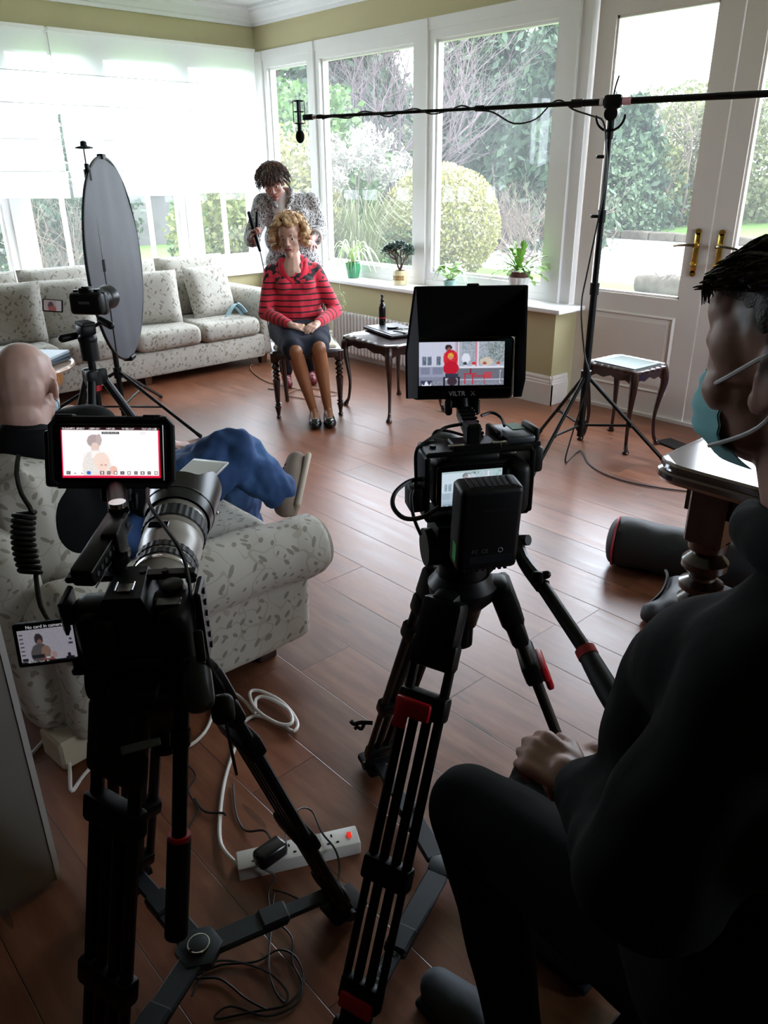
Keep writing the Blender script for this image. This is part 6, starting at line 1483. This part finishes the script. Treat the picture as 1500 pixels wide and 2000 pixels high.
part('black_underlayer', blob(MB().rod(hipc + V3((.0, 0, -.012)) - sL * .05 + cam_dir * .022, .118, hipc + V3((0, 0, -.012)) + sL * .05 + cam_dir * .022, .118), .01, 2), mat('black_cotton', '0d0d10', .85), lw)
# shawl collar
colr = MB(); REDK = mat('plain_red_knit', 'd2283e', .85, sheen=.2, bump=.3, bs=300)
nf = neck + cam_dir * .075
for t in (-1, 1):
    colr.tube([neck + sL * (.062 * t) + V3((0, 0, -.012)) - cam_dir * .03, neck + sL * (.078 * t) + V3((0, 0, -.030)) + cam_dir * .03, neck + sL * (.062 * t) + V3((0, 0, -.085)) + cam_dir * .078, neck + sL * (.030 * t) + V3((0, 0, -.135)) + cam_dir * .104, neck - sL * (.012 * t) + V3((0, 0, -.168)) + cam_dir * .116], [.011, .015, .019, .017, .006], 12)
    colr.tube([neck + sL * (.085 * t) + V3((0, 0, -.035)) + cam_dir * .01, neck + sL * (.084 * t) + V3((0, 0, -.085)) + cam_dir * .066, neck + sL * (.050 * t) + V3((0, 0, -.130)) + cam_dir * .097, neck + sL * (.008 * t) + V3((0, 0, -.168)) + cam_dir * .112], [.010, .014, .014, .006], 12)
colr.tube([neck + sL * .06 + V3((0, 0, -.01)) - cam_dir * .03, neck - cam_dir * .065 + V3((0, 0, -.005)), neck - sL * .06 + V3((0, 0, -.01)) - cam_dir * .03], .012, 10)
part('collar', blob(colr, .007, 2), REDK, lw)
part('inner_top', blob(MB().ell(neck + V3((0, 0, -.105)) + cam_dir * .060, (.058, .058, .055)), .008, 2), mat('coral_red_top', 'c8303e', .8), lw)
part('necklace', MB().tube([neck + sL * (.052 * math.cos(a)) + cam_dir * (.045 + .04 * math.sin(a)) + V3((0, 0, -.035 - .022 * math.sin(a))) for a in [i * math.pi / 12 for i in range(13)]], .0012, 5), BRASS, lw)
part('ring', MB().tube([wl_ + V3((.07, .045, .004)) + V3((.009 * math.cos(a), .0, .009 * math.sin(a))) for a in [i * math.pi / 5 for i in range(11)]], .0014, 5), BRASS, lw)
HAIRB = mat('ginger_blonde_hair', 'c09a72', .6, var=.3, vs=45, bump=.6, bs=180)
hr = MB(); R = random.Random(5)
Hd.e(hr, (0, -.035, .050), (.083, .090, .080))
for i in range(120):
    th = R.uniform(0, 6.283); el = R.uniform(-.55, 1.5); x, y, z = math.cos(th) * math.cos(el), math.sin(th) * math.cos(el), math.sin(el)
    if y > .30 and z < .50: continue
    if z < -.25 and y > -.1: continue
    p = (x * .116, y * .110 - .012, .032 + z * .112); Hd.e(hr, p, (R.uniform(.018, .030),) * 2 + (R.uniform(.016, .024),))
for t in (-1, 1):
    for i in range(12): Hd.e(hr, (t * R.uniform(.082, .130), R.uniform(-.05, .035), R.uniform(-.065, .055)), (.024, .022, .020))
hb2 = blob(hr, .0052, 1, (.006, 42))
part('hair', hb2, HAIRB, lw)
cu_ = MB()
for i in range(150):
    th = R.uniform(0, 6.283); el = R.uniform(-.5, 1.5); x, y, z = math.cos(th) * math.cos(el), math.sin(th) * math.cos(el), math.sin(el)
    if y > .25 and z < .52: continue
    c_ = V3((x * .134, y * .122 - .012, .032 + z * .125)); ph_ = R.uniform(0, 6.28); rr = R.uniform(.010, .018); tt = V3((R.uniform(-1, 1), R.uniform(-1, 1), R.uniform(-1, 1))).normalized(); bb3 = tt.cross(V3((x, y, z))).normalized()
    cu_.tube([Hd.P(*(c_ + (tt * math.cos(ph_ + a) + bb3 * math.sin(ph_ + a)) * rr)) for a in (0, .9, 1.8, 2.7, 3.6)], [.0045, .0055, .005, .004, .001], 6, 2)
part('curls', cu_, HAIRB, lw)

# ---------------------------------------------------------------- standing woman
sw = thing('person', 'standing woman with short dark hair and grey tweed jacket behind the chair', 'person', (-4.8, 3.5, 0))
n_s = V3((.85, -.52, 0)); sS = V3((.52, .85, 0))
feet = [V3((-4.86, 3.42, 0)), V3((-4.81, 3.62, 0))]; hp = V3((-4.80, 3.50, .88)); nk = V3((-4.735, 3.425, 1.365))
Hs = Head((-4.690, 3.285, 1.445), (.74, -.62, -.50), .16, .93)
s1_, s2_ = nk - sS * .165 + V3((0, 0, -.06)), nk + sS * .165 + V3((0, 0, -.06))
e1_, e2_ = V3((-4.80, 3.155, 1.085)), V3((-4.72, 3.70, 1.105)); w1_, w2_ = V3((-4.60, 3.04, 1.095)), V3((-4.47, 3.42, 1.075))
skn = MB(); Hs.skin(skn); Hs.r(skn, (0, -.02, -.06), .050, (0, -.075, -.15), .052); skn.rod(nk, .05, nk - V3((0, 0, .08)), .08)
hand(skn, w1_, (.35, -.12, .62), (-.85, -.3, .5), 1, 1.35, .88, thumb=.3)
hand(skn, w2_, (.72, -.62, -.12), (.3, .45, .85), -1, .45, .9, spread=1, thumb=.7)
skn.rod(e1_.lerp(w1_, .6), .030, w1_, .023); skn.rod(e2_.lerp(w2_, .55), .030, w2_, .023)
skn.rod(nk, .05, hp, .05); [skn.rod(a, .026, b, .026) for a, b in ((nk - V3((0, 0, .07)), s1_), (nk - V3((0, 0, .07)), s2_), (s1_, e1_), (s2_, e2_), (e1_, w1_), (e2_, w2_))]
part('body', blob(skn, .005, 3), SKIN_W, sw); Hs.face(sw)
tr_ = MB()
for f_, s_ in zip(feet, (-1, 1)):
    h_ = hp + sS * (.08 * s_); kn_ = h_.lerp(f_, .5) + n_s * .02; tr_.rod(h_, .095, kn_, .066); tr_.rod(kn_, .066, f_ + V3((0, 0, .10)), .050)
tr_.rod(hp - sS * .06, .12, hp + sS * .06, .12)
part('trousers', blob(tr_, .014, 3, (.006, 8)), mat('black_trousers', '15151a', .8), sw)
for f_ in feet:
    m_ = MB().rod(f_ - n_s * .02 + V3((0, 0, .035)), .036, f_ + n_s * .15 + V3((0, 0, .03)), .036); m_.rod(f_ + V3((0, 0, .04)), .04, f_ + V3((0, 0, .09)), .038); m_.v = [(x, y, max(z, .003)) for x, y, z in m_.v]
    part('shoe', blob(m_, .008, 2), mat('maroon_shoe', '6a1f2a', .4), sw)
    part('shoe_strap', MB().tube([f_ + n_s * .09 - sS * .036 + V3((0, 0, .03)), f_ + n_s * .09 + V3((0, 0, .072)), f_ + n_s * .09 + sS * .036 + V3((0, 0, .03))], .006, 6), mat('pale_strap', 'c9b8b4', .5), sw)
def tweed():
    n = NT('black_and_white_tweed'); f = n.noise(n.coord(scale=(1, 1, 1)), 95, 2, .8); g = n.noise(n.coord(scale=(1.6, 1.6, .7)), 60, 2, .8)
    q_ = n.math('ADD', n.math('MULTIPLY', f, .6), n.math('MULTIPLY', g, .4)); n.base(n.ramp(q_, [(.45, srgb('2b2a2d')), (.53, srgb('bdb8b6'))])); n.b.inputs['Roughness'].default_value = .9; n.bump(f, .4, .004); return n.m
TWEED = tweed()
jk = MB(); jk.rod(hp + V3((0, 0, .02)) - sS * .07, .135, hp + V3((0, 0, .02)) + sS * .07, .135); w0 = hp.lerp(nk, .4); c0 = hp.lerp(nk, .72)
jk.rod(w0 - sS * .065, .125, w0 + sS * .065, .125); jk.rod(hp + V3((0, 0, .05)), .15, c0, .13); jk.rod(c0 - sS * .09, .11, c0 + sS * .09, .11); jk.rod(s1_ + sS * .02, .070, s2_ - sS * .02, .070)
jk.ell(c0 - sS * .07 + n_s * .08, (.07, .07, .07)); jk.ell(c0 + sS * .07 + n_s * .08, (.07, .07, .07))
for s_, e_, w_, q_ in ((s1_, e1_, w1_, .78), (s2_, e2_, w2_, .62)): jk.rod(s_, .072, e_, .058); jk.rod(e_, .058, e_.lerp(w_, q_), .050)
part('jacket', blob(jk, .010, 4, (.008, 8)), TWEED, sw)
lp_ = MB(); nkc = nk - sS * .045 + n_s * .015
for t in (-1, 1): lp_.tube([nkc + sS * (.058 * t) - n_s * .03 + V3((0, 0, .03)), nkc + sS * (.074 * t) + n_s * .045 + V3((0, 0, .02)), nkc + sS * (.062 * t) + n_s * .095 + V3((0, 0, -.03)), nkc + sS * (.030 * t) + n_s * .130 + V3((0, 0, -.09))], [.016, .022, .026, .010], 10)
part('lapels', blob(lp_, .007, 1), TWEED, sw)
part('white_top', blob(MB().rod(nkc + n_s * .025 + V3((0, 0, -.01)), .050, nkc + n_s * .055 + V3((0, 0, -.10)), .07), .009, 2), mat('white_high_neck', 'd6cfcc', .8), sw)
part('cuff', MB().tube([w2_.lerp(e2_, .35) + V3((0, 0, 0)) + (zto(w2_ - e2_) @ V3((.048 * math.cos(a), .048 * math.sin(a), 0))) for a in [i * math.pi / 8 for i in range(17)]], .011, 8), mat('white_cuff', 'cfc8c4', .8), sw)
HAIRD = mat('dark_brown_hair', '33211b', .5, var=.4, vs=50, bump=.5, bs=220); HAIRD2 = mat('brown_hair_highlight', '6b4630', .5, var=.3, vs=60)
hr = MB(); Hs.e(hr, (0, -.030, .048), (.086, .098, .086)); Hs.e(hr, (0, -.05, .0), (.080, .07, .085)); Hs.e(hr, (0, .045, .082), (.068, .045, .035))
part('hair', blob(hr, .006, 2, (.008, 30)), HAIRD, sw)
def strands(Hh, n, seed, reg, m, root, r=.0035, name='hair_strands', L=(.05, .10), drop=.8, out=.35, fr=.45):
    R = random.Random(seed); mb = MB()
    for i in range(n):
        th = R.uniform(0, 6.283); el = R.uniform(*reg); x, y, z = math.cos(th) * math.cos(el), math.sin(th) * math.cos(el), math.sin(el)
        if y > fr and z < .45: continue
        c_ = V3((x * .092, y * .104 - .018, .040 + z * .092)); o = V3((x, y, z)); d = (o * out + V3((x * .8, y * .8 + .15, -drop * (1.1 - z * .6)))).normalized(); l_ = R.uniform(*L)
        p1 = c_ + (o * .012 + d * l_ * .35); p2 = c_ + (o * (.016) + d * l_ * .7); p3 = c_ + d * l_ + V3((0, 0, -.012)) + o * R.uniform(-.004, .018)
        mb.tube([Hh.P(*c_), Hh.P(*p1), Hh.P(*p2), Hh.P(*p3)], [r, r * 1.3, r, r * .25], 5, 2)
    return part(name, mb, m, root)
strands(Hs, 520, 3, (-.45, 1.5), HAIRD, sw, .0024, L=(.035, .075), drop=1.5, out=.16); strands(Hs, 170, 9, (.2, 1.5), HAIRD2, sw, .0018, 'hair_highlights', L=(.03, .07), out=.22, drop=1.3)
fr_ = MB(); R = random.Random(2)
for i in range(80):
    x = R.uniform(-.065, .065); fr_.tube([Hs.P(x * .8, .05, .112), Hs.P(x * .95, .085, .078), Hs.P(x * 1.02 + R.uniform(-.01, .01), .097 - abs(x) * .25, .045), Hs.P(x * 1.08 + R.uniform(-.012, .012), .092 - abs(x) * .35, .022 + R.uniform(-.012, .012))], [.003, .0036, .003, .001], 5, 2)
part('fringe', fr_, HAIRD, sw)
# straightener
stt = thing('hair_straightener', 'black hair straightener held upright by the standing woman', 'hair straightener', tuple(w1_ + V3((.03, 0, .06))))
g0 = w1_ + V3((.055, -.022, .03)); g1 = ATX(486, 416, -4.60); g2 = ATX(497, 420, -4.58)
part('plate_arm', MB().rod(g0, .015, g1, .012), BLACKP, stt); part('plate_arm', MB().rod(g0 + V3((0, .012, 0)), .015, g2 + V3((0, .02, .01)), .012), BLACKP, stt)
part('handle', MB().rod(g0, .016, g0 + (g0 - g1).normalized() * .10, .010), BLACKG, stt)
ge = g0 + (g0 - g1).normalized() * .10
part('power_cord', MB().tube([ge, ge + V3((0, .02, -.12)), V3((-4.60, 3.10, .80)), V3((-4.62, 3.12, .5)), V3((-4.66, 3.2, .2)), V3((-4.72, 3.25, .02)), V3((-4.8, 3.2, .006))], .0035, 6, 4), CABLE, stt)

# ---------------------------------------------------------------- bald man in the armchair
bm_ = thing('person', 'bald man in dark top and blue jeans sitting cross-legged in the armchair', 'person', (-2.28, .9, 0))
Hb = Head(tuple(DEP(52, 755, 2.12)), (-.76, .65, -.12), .0, 1.02)
nb2 = Hb.P(0, -.045, -.15); hb3 = V3((-2.25, .84, .50)); sB = V3((1, 0, 0))
skn = MB(); Hb.skin(skn); Hb.r(skn, (0, -.02, -.06), .060, (0, -.05, -.15), .065); Hb.e(skn, (0, -.055, .0), (.068, .055, .075)); Hb.e(skn, (0, -.07, -.07), (.055, .04, .05))
hR = V3((-2.03, 1.13, .62)); hL_ = V3((-2.50, 1.20, .60))
hand(skn, hR, (.1, .9, -.15), (.2, .1, .95), -1, .5, 1.0); hand(skn, hL_, (.5, .8, -.15), (0, .1, .95), 1, .5, 1.0)
[skn.rod(a, .03, b, .03) for a, b in ((Hb.P(0, -.05, -.15), V3((-2.25, .80, .85))), (V3((-2.25, .80, .85)), hb3 + V3((0, 0, .1))), (V3((-2.25, .80, .80)), V3((-2.45, .76, .76))), (V3((-2.25, .80, .80)), V3((-2.08, .82, .74))), (V3((-2.45, .76, .76)), V3((-2.68, .93, .66))), (V3((-2.08, .82, .74)), V3((-1.98, .88, .64))), (V3((-2.68, .93, .66)), hL_), (V3((-1.98, .88, .64)), hR))]
part('body', blob(skn, .006, 3), SKIN_B, bm_); Hb.face(bm_)
# face mask strap + mask
mm = MB(); mm.ell(Hb.P(0, .083, -.05), (.052, .038, .055), Hb.Q); part('face_mask', blob(mm, .008, 2), MASKB, bm_)
for t in (-1, 1): part('ear_loop', MB().tube([Hb.P(t * .052, .07, -.03), Hb.P(t * .076, .02, -.01), Hb.P(t * .084, -.01, .015)], .002, 6).tube([Hb.P(t * .052, .07, -.07), Hb.P(t * .072, .02, -.05), Hb.P(t * .082, -.02, -.03)], .002, 6), mat('white_elastic', 'd6d6d8', .7), bm_)
tp_ = MB(); shA, shB = nb2 + V3((-.19, -.02, -.07)), DEP(178, 842, 2.24)
tp_.rod(shA, .085, shB, .085); tp_.rod(nb2 + V3((0, .02, -.10)), .15, hb3 + V3((0, 0, .06)), .17); tp_.rod(nb2 + V3((-.07, .02, -.2)), .14, nb2 + V3((.07, .02, -.2)), .14); tp_.rod(shB, .08, nb2 + V3((0, .0, -.07)), .10); tp_.rod(nb2 + V3((0, -.01, .0)), .090, nb2 + V3((0, .02, -.1)), .11)
eA, eB = V3((-2.68, .93, .66)), V3((-1.98, .88, .64))
tp_.rod(shA, .075, eA, .058); tp_.rod(eA, .058, eA.lerp(hL_, .85), .042); tp_.rod(shB, .075, eB, .058); tp_.rod(eB, .058, eB.lerp(hR, .85), .042)
part('top', blob(tp_, .014, 4, (.010, 6)), mat('black_fleece', '0e0f12', .9, bump=.3, bs=60), bm_)
part('collar', MB().lathe([(.078, 0), (.083, .02), (.082, .05), (.074, .052)], nb2 + V3((0, 0, -.005)), 24, zto(Hb.P(0, 0, .1) - Hb.P(0, -.01, 0))), mat('black_fleece', '0e0f12', .9), bm_)
def denim():
    n = NT('mid_blue_denim'); v = n.coord(); f = n.noise(v, 7, 4, .6); n.base(n.ramp(f, [(.3, srgb('1f3a66')), (.55, srgb('2e5080')), (.75, srgb('4c78a8'))])); n.b.inputs['Roughness'].default_value = .85
    n.bump(n.noise(v, 420, 2), .3, .002); return n.m
DEN = denim()
K1, K2 = DEP(452, 885, 2.42), V3((-2.42, 1.42, .50)); A1 = DEP(538, 955, 2.52); A2_ = V3((-2.50, 1.52, .10))
hipR, hipL = hb3 + V3((.10, 0, -.01)), hb3 + V3((-.10, 0, -.01))
jn = MB(); jn.rod(hipR, .125, K1, .088); jn.rod(K1, .088, K1.lerp(A1, .4), .080); jn.rod(K1.lerp(A1, .4), .080, A1, .062)
jn.rod(hipL, .125, K2 + V3((.08, -.05, .03)), .092); jn.rod(K2 + V3((.08, -.05, .03)), .09, A2_, .062); jn.rod(hipL, .12, hipR, .12)
part('jeans', blob(jn, .010, 2, (.020, 15)), DEN, bm_)
part('jeans_stud', MB().ell(DEP(424, 1002, 2.10), (.005, .005, .005)), STEEL, bm_)
TAUPE = mat('taupe_suede_shoe', '8a7b70', .8, var=.15); SOLE = mat('pale_shoe_sole', 'b5a695', .7)
for A_, d_, up_ in ((A1, V3((-.55, .62, .38)), V3((-.62, -.70, .35))), (A2_, V3((-.4, .8, -.1)), V3((0, 0, 1)))):
    d_ = d_.normalized(); q_ = frame(d_, up_); p0 = A_ + (A1 - K1).normalized() * .055 if A_ is A1 else A_ + V3((0, .02, -.04))
    m_ = MB().rod(p0 - d_ * .03, .042, p0 + d_ * .10, .042); m_.rod(p0 + d_ * .10, .042, p0 + d_ * .18, .034); m_.rod(A_, .045, p0, .042)
    so_ = part('shoe', blob(m_, .009, 2), TAUPE, bm_); part('sole', MB().rbox(p0 + d_ * .075 - q_ @ V3((0, 0, .034)), (.085, .25, .022), .010, 3, q_), SOLE, so_)
    part('laces', MB().tube([p0 + d_ * .09 + q_ @ V3((x, 0, .040)) for x in (-.02, .02)] + [p0 + d_ * .11 + q_ @ V3((x, 0, .038)) for x in (-.02, .02)] + [p0 + d_ * .13 + q_ @ V3((x, 0, .034)) for x in (-.02, .02)], .003, 5, 0), mat('dark_laces', '4a443f', .7), so_)
tbp = [DEP(345, 945, 2.02), DEP(372, 958, 1.98), DEP(418, 905, 2.10), DEP(402, 902, 2.14)]
tb_ = thing('tablet', 'pale tablet resting across the thigh of the man in jeans', 'tablet', tuple((tbp[0] + tbp[2]) / 2))
c_ = (tbp[0] + tbp[1] + tbp[2] + tbp[3]) / 4 + V3((0, 0, .0)); ax_ = ((tbp[2] + tbp[3]) / 2 - (tbp[0] + tbp[1]) / 2); qt = frame(ax_.normalized())
part('tablet_body', MB().rbox(c_, (.11, ax_.length + .02, .009), .004, 2, qt), mat('silver_tablet', '9a9a9c', .3, .5), tb_)
part('tablet_glass', MB().rbox(c_ + qt @ V3((0, 0, .0052)), (.10, ax_.length - .01, .001), .0004, 1, qt), mat('glossy_grey_glass', 'b9b9bb', .06, .6), tb_)

# ---------------------------------------------------------------- man at the right foreground
rm = thing('person', 'man in black hoodie and pale blue mask seated beside the central tripod, hands clasped', 'person', (-.3, .85, 0))
Hm = Head((-.300, .868, 1.312), (-1, .06, -.10), .0, 1.02); Hm.eb = .007
nk3 = Hm.P(.0, -.05, -.155); hp3 = V3((-.13, .88, .52))
kA, kB = V3((-.665, .815, .462)), DEP(1072, 1535, 1.42)        # A = nearer knee
fA, fB = V3((-.500, .745, .10)), V3((-.55, 1.0, .10))
WA, WB = DEP(1135, 1530, 1.12), DEP(1195, 1475, 1.25)
skn = MB(); Hm.skin(skn, nose=.018); Hm.r(skn, (0, -.02, -.05), .060, (0, -.05, -.16), .064); Hm.e(skn, (0, -.05, -.04), (.060, .045, .075))
# fuller ears for the near profile
for t in (-1, 1):
    skn.tube([Hm.P(t * .076, .004, -.028), Hm.P(t * .082, -.002, .004), Hm.P(t * .087, -.016, .024), Hm.P(t * .089, -.030, .018), Hm.P(t * .087, -.032, -.002), Hm.P(t * .082, -.018, -.026), Hm.P(t * .077, -.004, -.038)], [.005, .005, .0055, .0055, .005, .0055, .006], 8)
dA = (DEP(1065, 1480, 1.16) - WA).normalized()
hand(skn, WA, dA, (-.55, -.25, .8), 1, 1.0, 1.02, thumb=.5)
hand(skn, WB, (DEP(1120, 1480, 1.22) - WB).normalized(), (-.2, .3, .93), -1, 1.0, 1.0, thumb=.5)
skn.rod(WA + V3((.07, -.03, .0)), .030, WA, .026); skn.rod(WB + V3((.08, .03, .0)), .030, WB, .026)
ElA, ElB = V3((-.25, .615, .80)), V3((-.22, 1.16, .80)); sA, sB_ = nk3 + V3((.035, -.195, -.105)), nk3 + V3((.05, .17, -.105))
skn.rod(nk3, .06, nk3 + V3((.06, 0, -.12)), .06); skn.rod(nk3 + V3((.06, 0, -.12)), .06, hp3 + V3((0, 0, .05)), .06); [skn.rod(a, .026, b, .026) for a, b in ((nk3 + V3((.06, 0, -.12)), sA), (nk3 + V3((.06, 0, -.12)), sB_), (sA, ElA), (sB_, ElB), (ElA, WA + V3((.05, -.02, 0))), (ElB, WB + V3((.05, .02, 0))))]
sb3 = blob(skn, .0044, 5)
def stubble(H, mb, crop=0.0):
    inv = np.array(H.Q.inverted()); P = (np.array(mb.v) - np.array(H.C)) @ inv.T / H.k; x, y, z = P[:, 0], P[:, 1], P[:, 2]
    edge = np.maximum(0, .030 + crop - .55 * np.maximum(0, -y - .02) * 1.6); f = np.clip((z - (edge - .045 * (y < -.0))) / .02, 0, 1) * np.clip((.052 - y) / .02, 0, 1) * np.clip((z + .075) / .02, 0, 1); return f
part('body', sb3, SKIN_M, rm, attrs={'stubble': stubble(Hm, sb3)}); Hm.face(rm)
hh_ = MB(); Hm.e(hh_, (0, -.026, .055), (.0765, .094, .076)); Hm.e(hh_, (0, .034, .083), (.055, .050, .036)); Hm.e(hh_, (0, -.06, .03), (.074, .060, .075))
HM = mat('short_dark_brown_hair', '2a1e1a', .55, var=.5, vs=60, bump=.6, bs=260)
part('hair', blob(hh_, .005, 2, (.006, 28)), HM, rm)
stn = MB(); R = random.Random(12)
for i in range(700):
    th = R.uniform(0, 6.283); el = R.uniform(.25, 1.5); x, y, z = math.cos(th) * math.cos(el), math.sin(th) * math.cos(el), math.sin(el)
    c_ = V3((x * .074, y * .094 - .018, .058 + z * .072)); sw_ = math.sin(x * 22 + y * 5); d = V3((x * .5 + .35 * sw_, .35, .05 - z * .15)).normalized(); l_ = R.uniform(.018, .034); o = V3((x, y, z))
    stn.tube([Hm.P(*c_), Hm.P(*(c_ + d * l_ * .5 + o * .007)), Hm.P(*(c_ + d * l_ + o * .003))], [.0018, .0020, .0006], 5, 2)
for i in range(60):
    x = R.uniform(-.055, .055); stn.tube([Hm.P(x, .056, .100), Hm.P(x, .078, .090), Hm.P(x * 1.05 + R.uniform(-.008, .008), .088 - abs(x) * .3 + R.uniform(-.004, .008), .068 + R.uniform(-.01, .006))], [.0018, .002, .0005], 5, 2)
part('hair_strands', stn, HM, rm)
# mask
mk = MB(); rows = []
for j in range(11):
    v = j / 10; z = -.014 - .096 * v; y0_ = (.098 + .011 * math.sin(math.pi * min(1, v * 1.15)) ** .8 - .022 * max(0, v - .72) / .28)
    row = []
    for i in range(13):
        u = -1 + 2 * i / 12; hw = .032 + .026 * math.sin(math.pi * min(1, v * .85 + .05))
        pl = .0022 * math.sin(v * 22)
        row.append(Hm.P(u * hw, y0_ - .058 * abs(u) ** 2.0 + pl, z))
    rows.append(row)
mk.loft(rows, cap=False, closed=False); rows2 = [[p - Hm.Q @ V3((0, .0025, 0)) for p in r] for r in rows]; mk.loft([list(reversed(r)) for r in rows2], cap=False, closed=False)
part('face_mask', mk, mat('aqua_face_mask', '7fc0c6', .75, var=.08, vs=30), rm)
for t in (-1, 1):
    part('ear_loop', MB().tube([Hm.P(t * .052, .064, -.022), Hm.P(t * .068, .038, -.008), Hm.P(t * .081, .002, .014), Hm.P(t * .088, -.018, .024)], .0026, 6).tube([Hm.P(t * .050, .062, -.088), Hm.P(t * .064, .020, -.068), Hm.P(t * .080, -.012, -.045), Hm.P(t * .089, -.034, -.01)], .0026, 6), mat('white_elastic', 'd6d6d8', .7), rm)
# hoodie
BLK = mat('black_cotton_hoodie', '090a0a', .95, bump=.2, bs=50)
hd_ = MB(); sA, sB_ = nk3 + V3((.035, -.195, -.105)), nk3 + V3((.05, .17, -.105))
hd_.rod(sA, .080, sB_, .080); hd_.rod(nk3 + V3((.06, 0, -.13)), .13, hp3 + V3((0, 0, .08)), .19); hd_.rod(nk3 + V3((.05, -.10, -.25)), .14, nk3 + V3((.05, .08, -.25)), .14); hd_.rod(hp3 + V3((-.04, -.10, .08)), .17, hp3 + V3((-.04, .10, .08)), .17)
hd_.rod(nk3 + V3((.05, -.05, -.06)), .075, nk3 + V3((.05, .05, -.06)), .075)
hd_.rod(sA, .080, DEP(1345, 1300, .98), .085); hd_.rod(DEP(1345, 1300, .98), .085, DEP(1300, 1440, 1.0), .090); hd_.rod(DEP(1300, 1440, 1.0), .090, DEP(1330, 1600, 1.05), .11); hd_.rod(sA, .080, ElA, .076); hd_.rod(ElA, .078, ElA.lerp(WA, .55), .062); hd_.rod(ElA.lerp(WA, .55), .064, WA + (ElA - WA).normalized() * .035, .044)
hd_.rod(sB_, .090, ElB, .075); hd_.rod(ElB, .075, WB + (ElB - WB).normalized() * .03, .045)
part('hoodie', blob(hd_, .013, 3, (.018, 8)), BLK, rm)
part('hood', blob(MB().tube([nk3 + V3((-.07, -.02, -.02)), nk3 + V3((-.035, -.085, -.01)), nk3 + V3((.04, -.13, .0)), nk3 + V3((.13, -.05, .02)), nk3 + V3((.13, .05, .02)), nk3 + V3((.04, .13, 0)), nk3 + V3((-.035, .085, -.01)), nk3 + V3((-.07, .02, -.02))], [.022, .026, .034, .045, .045, .034, .026, .022], 12), .010, 3, (.008, 10)), mat('dark_grey_hood', '17191a', .95), rm)
tr2 = MB()
for h_, k_, f_ in ((hp3 + V3((0, -.10, -.02)), kA, fA), (hp3 + V3((0, .10, -.02)), kB, fB)):
    tr2.rod(h_, .115, h_.lerp(k_, .55), .098); tr2.rod(h_.lerp(k_, .55), .098, k_, .078); tr2.rod(k_, .078, k_.lerp(f_, .4) + V3((.02, 0, 0)), .066); tr2.rod(k_.lerp(f_, .4) + V3((.02, 0, 0)), .066, f_ + V3((.01, 0, .02)), .050)
tr2.rod(hp3 - V3((0, .08, 0)), .15, hp3 + V3((0, .08, 0)), .15)
part('trousers', blob(tr2, .012, 4, (.006, 8)), mat('black_trousers_cloth', '0d0e10', .85), rm)
for f_ in (fA, fB):
    m_ = MB().rod(f_ + V3((.04, 0, -.055)), .046, f_ + V3((-.10, -.0, -.055)), .048); m_.rod(f_ + V3((-.10, 0, -.055)), .048, f_ + V3((-.17, 0, -.062)), .038); m_.rod(f_, .045, f_ + V3((0, 0, -.05)), .046); m_.v = [(x, y, max(z, .006)) for x, y, z in m_.v]
    so_ = part('shoe', blob(m_, .009, 2), mat('grey_canvas_shoe', '3d434c', .7), rm); part('sole', MB().rbox(f_ + V3((-.06, 0, -.088)), (.27, .09, .02), .009, 3), mat('dark_sole', '22252a', .8), so_)
# his chair
oc = thing('desk_chair', 'plain dark chair hidden under the masked man', 'chair', (-.1, .88, 0))
part('seat', MB().rbox((-.10, .88, .375), (.42, .42, .05), .02, 3), DARKWOOD, oc)
part('padded_base', MB().rbox((-.10, .86, .20), (.44, .50, .30), .03, 3), mat('black_upholstery', '0b0b0c', .95), oc)
part('backrest', MB().rbox((.13, .88, .70), (.03, .40, .30), .012, 2).cyl((.12, .70, .38), (.13, .70, .84), .014).cyl((.12, 1.06, .38), (.13, 1.06, .84), .014), DARKWOOD, oc)
for x, y in ((-.28, .70), (-.28, 1.06), (.09, .70), (.09, 1.06)): part('leg', MB().cyl((x, y, 0), (x, y, .36), .016, .02), DARKWOOD, oc)
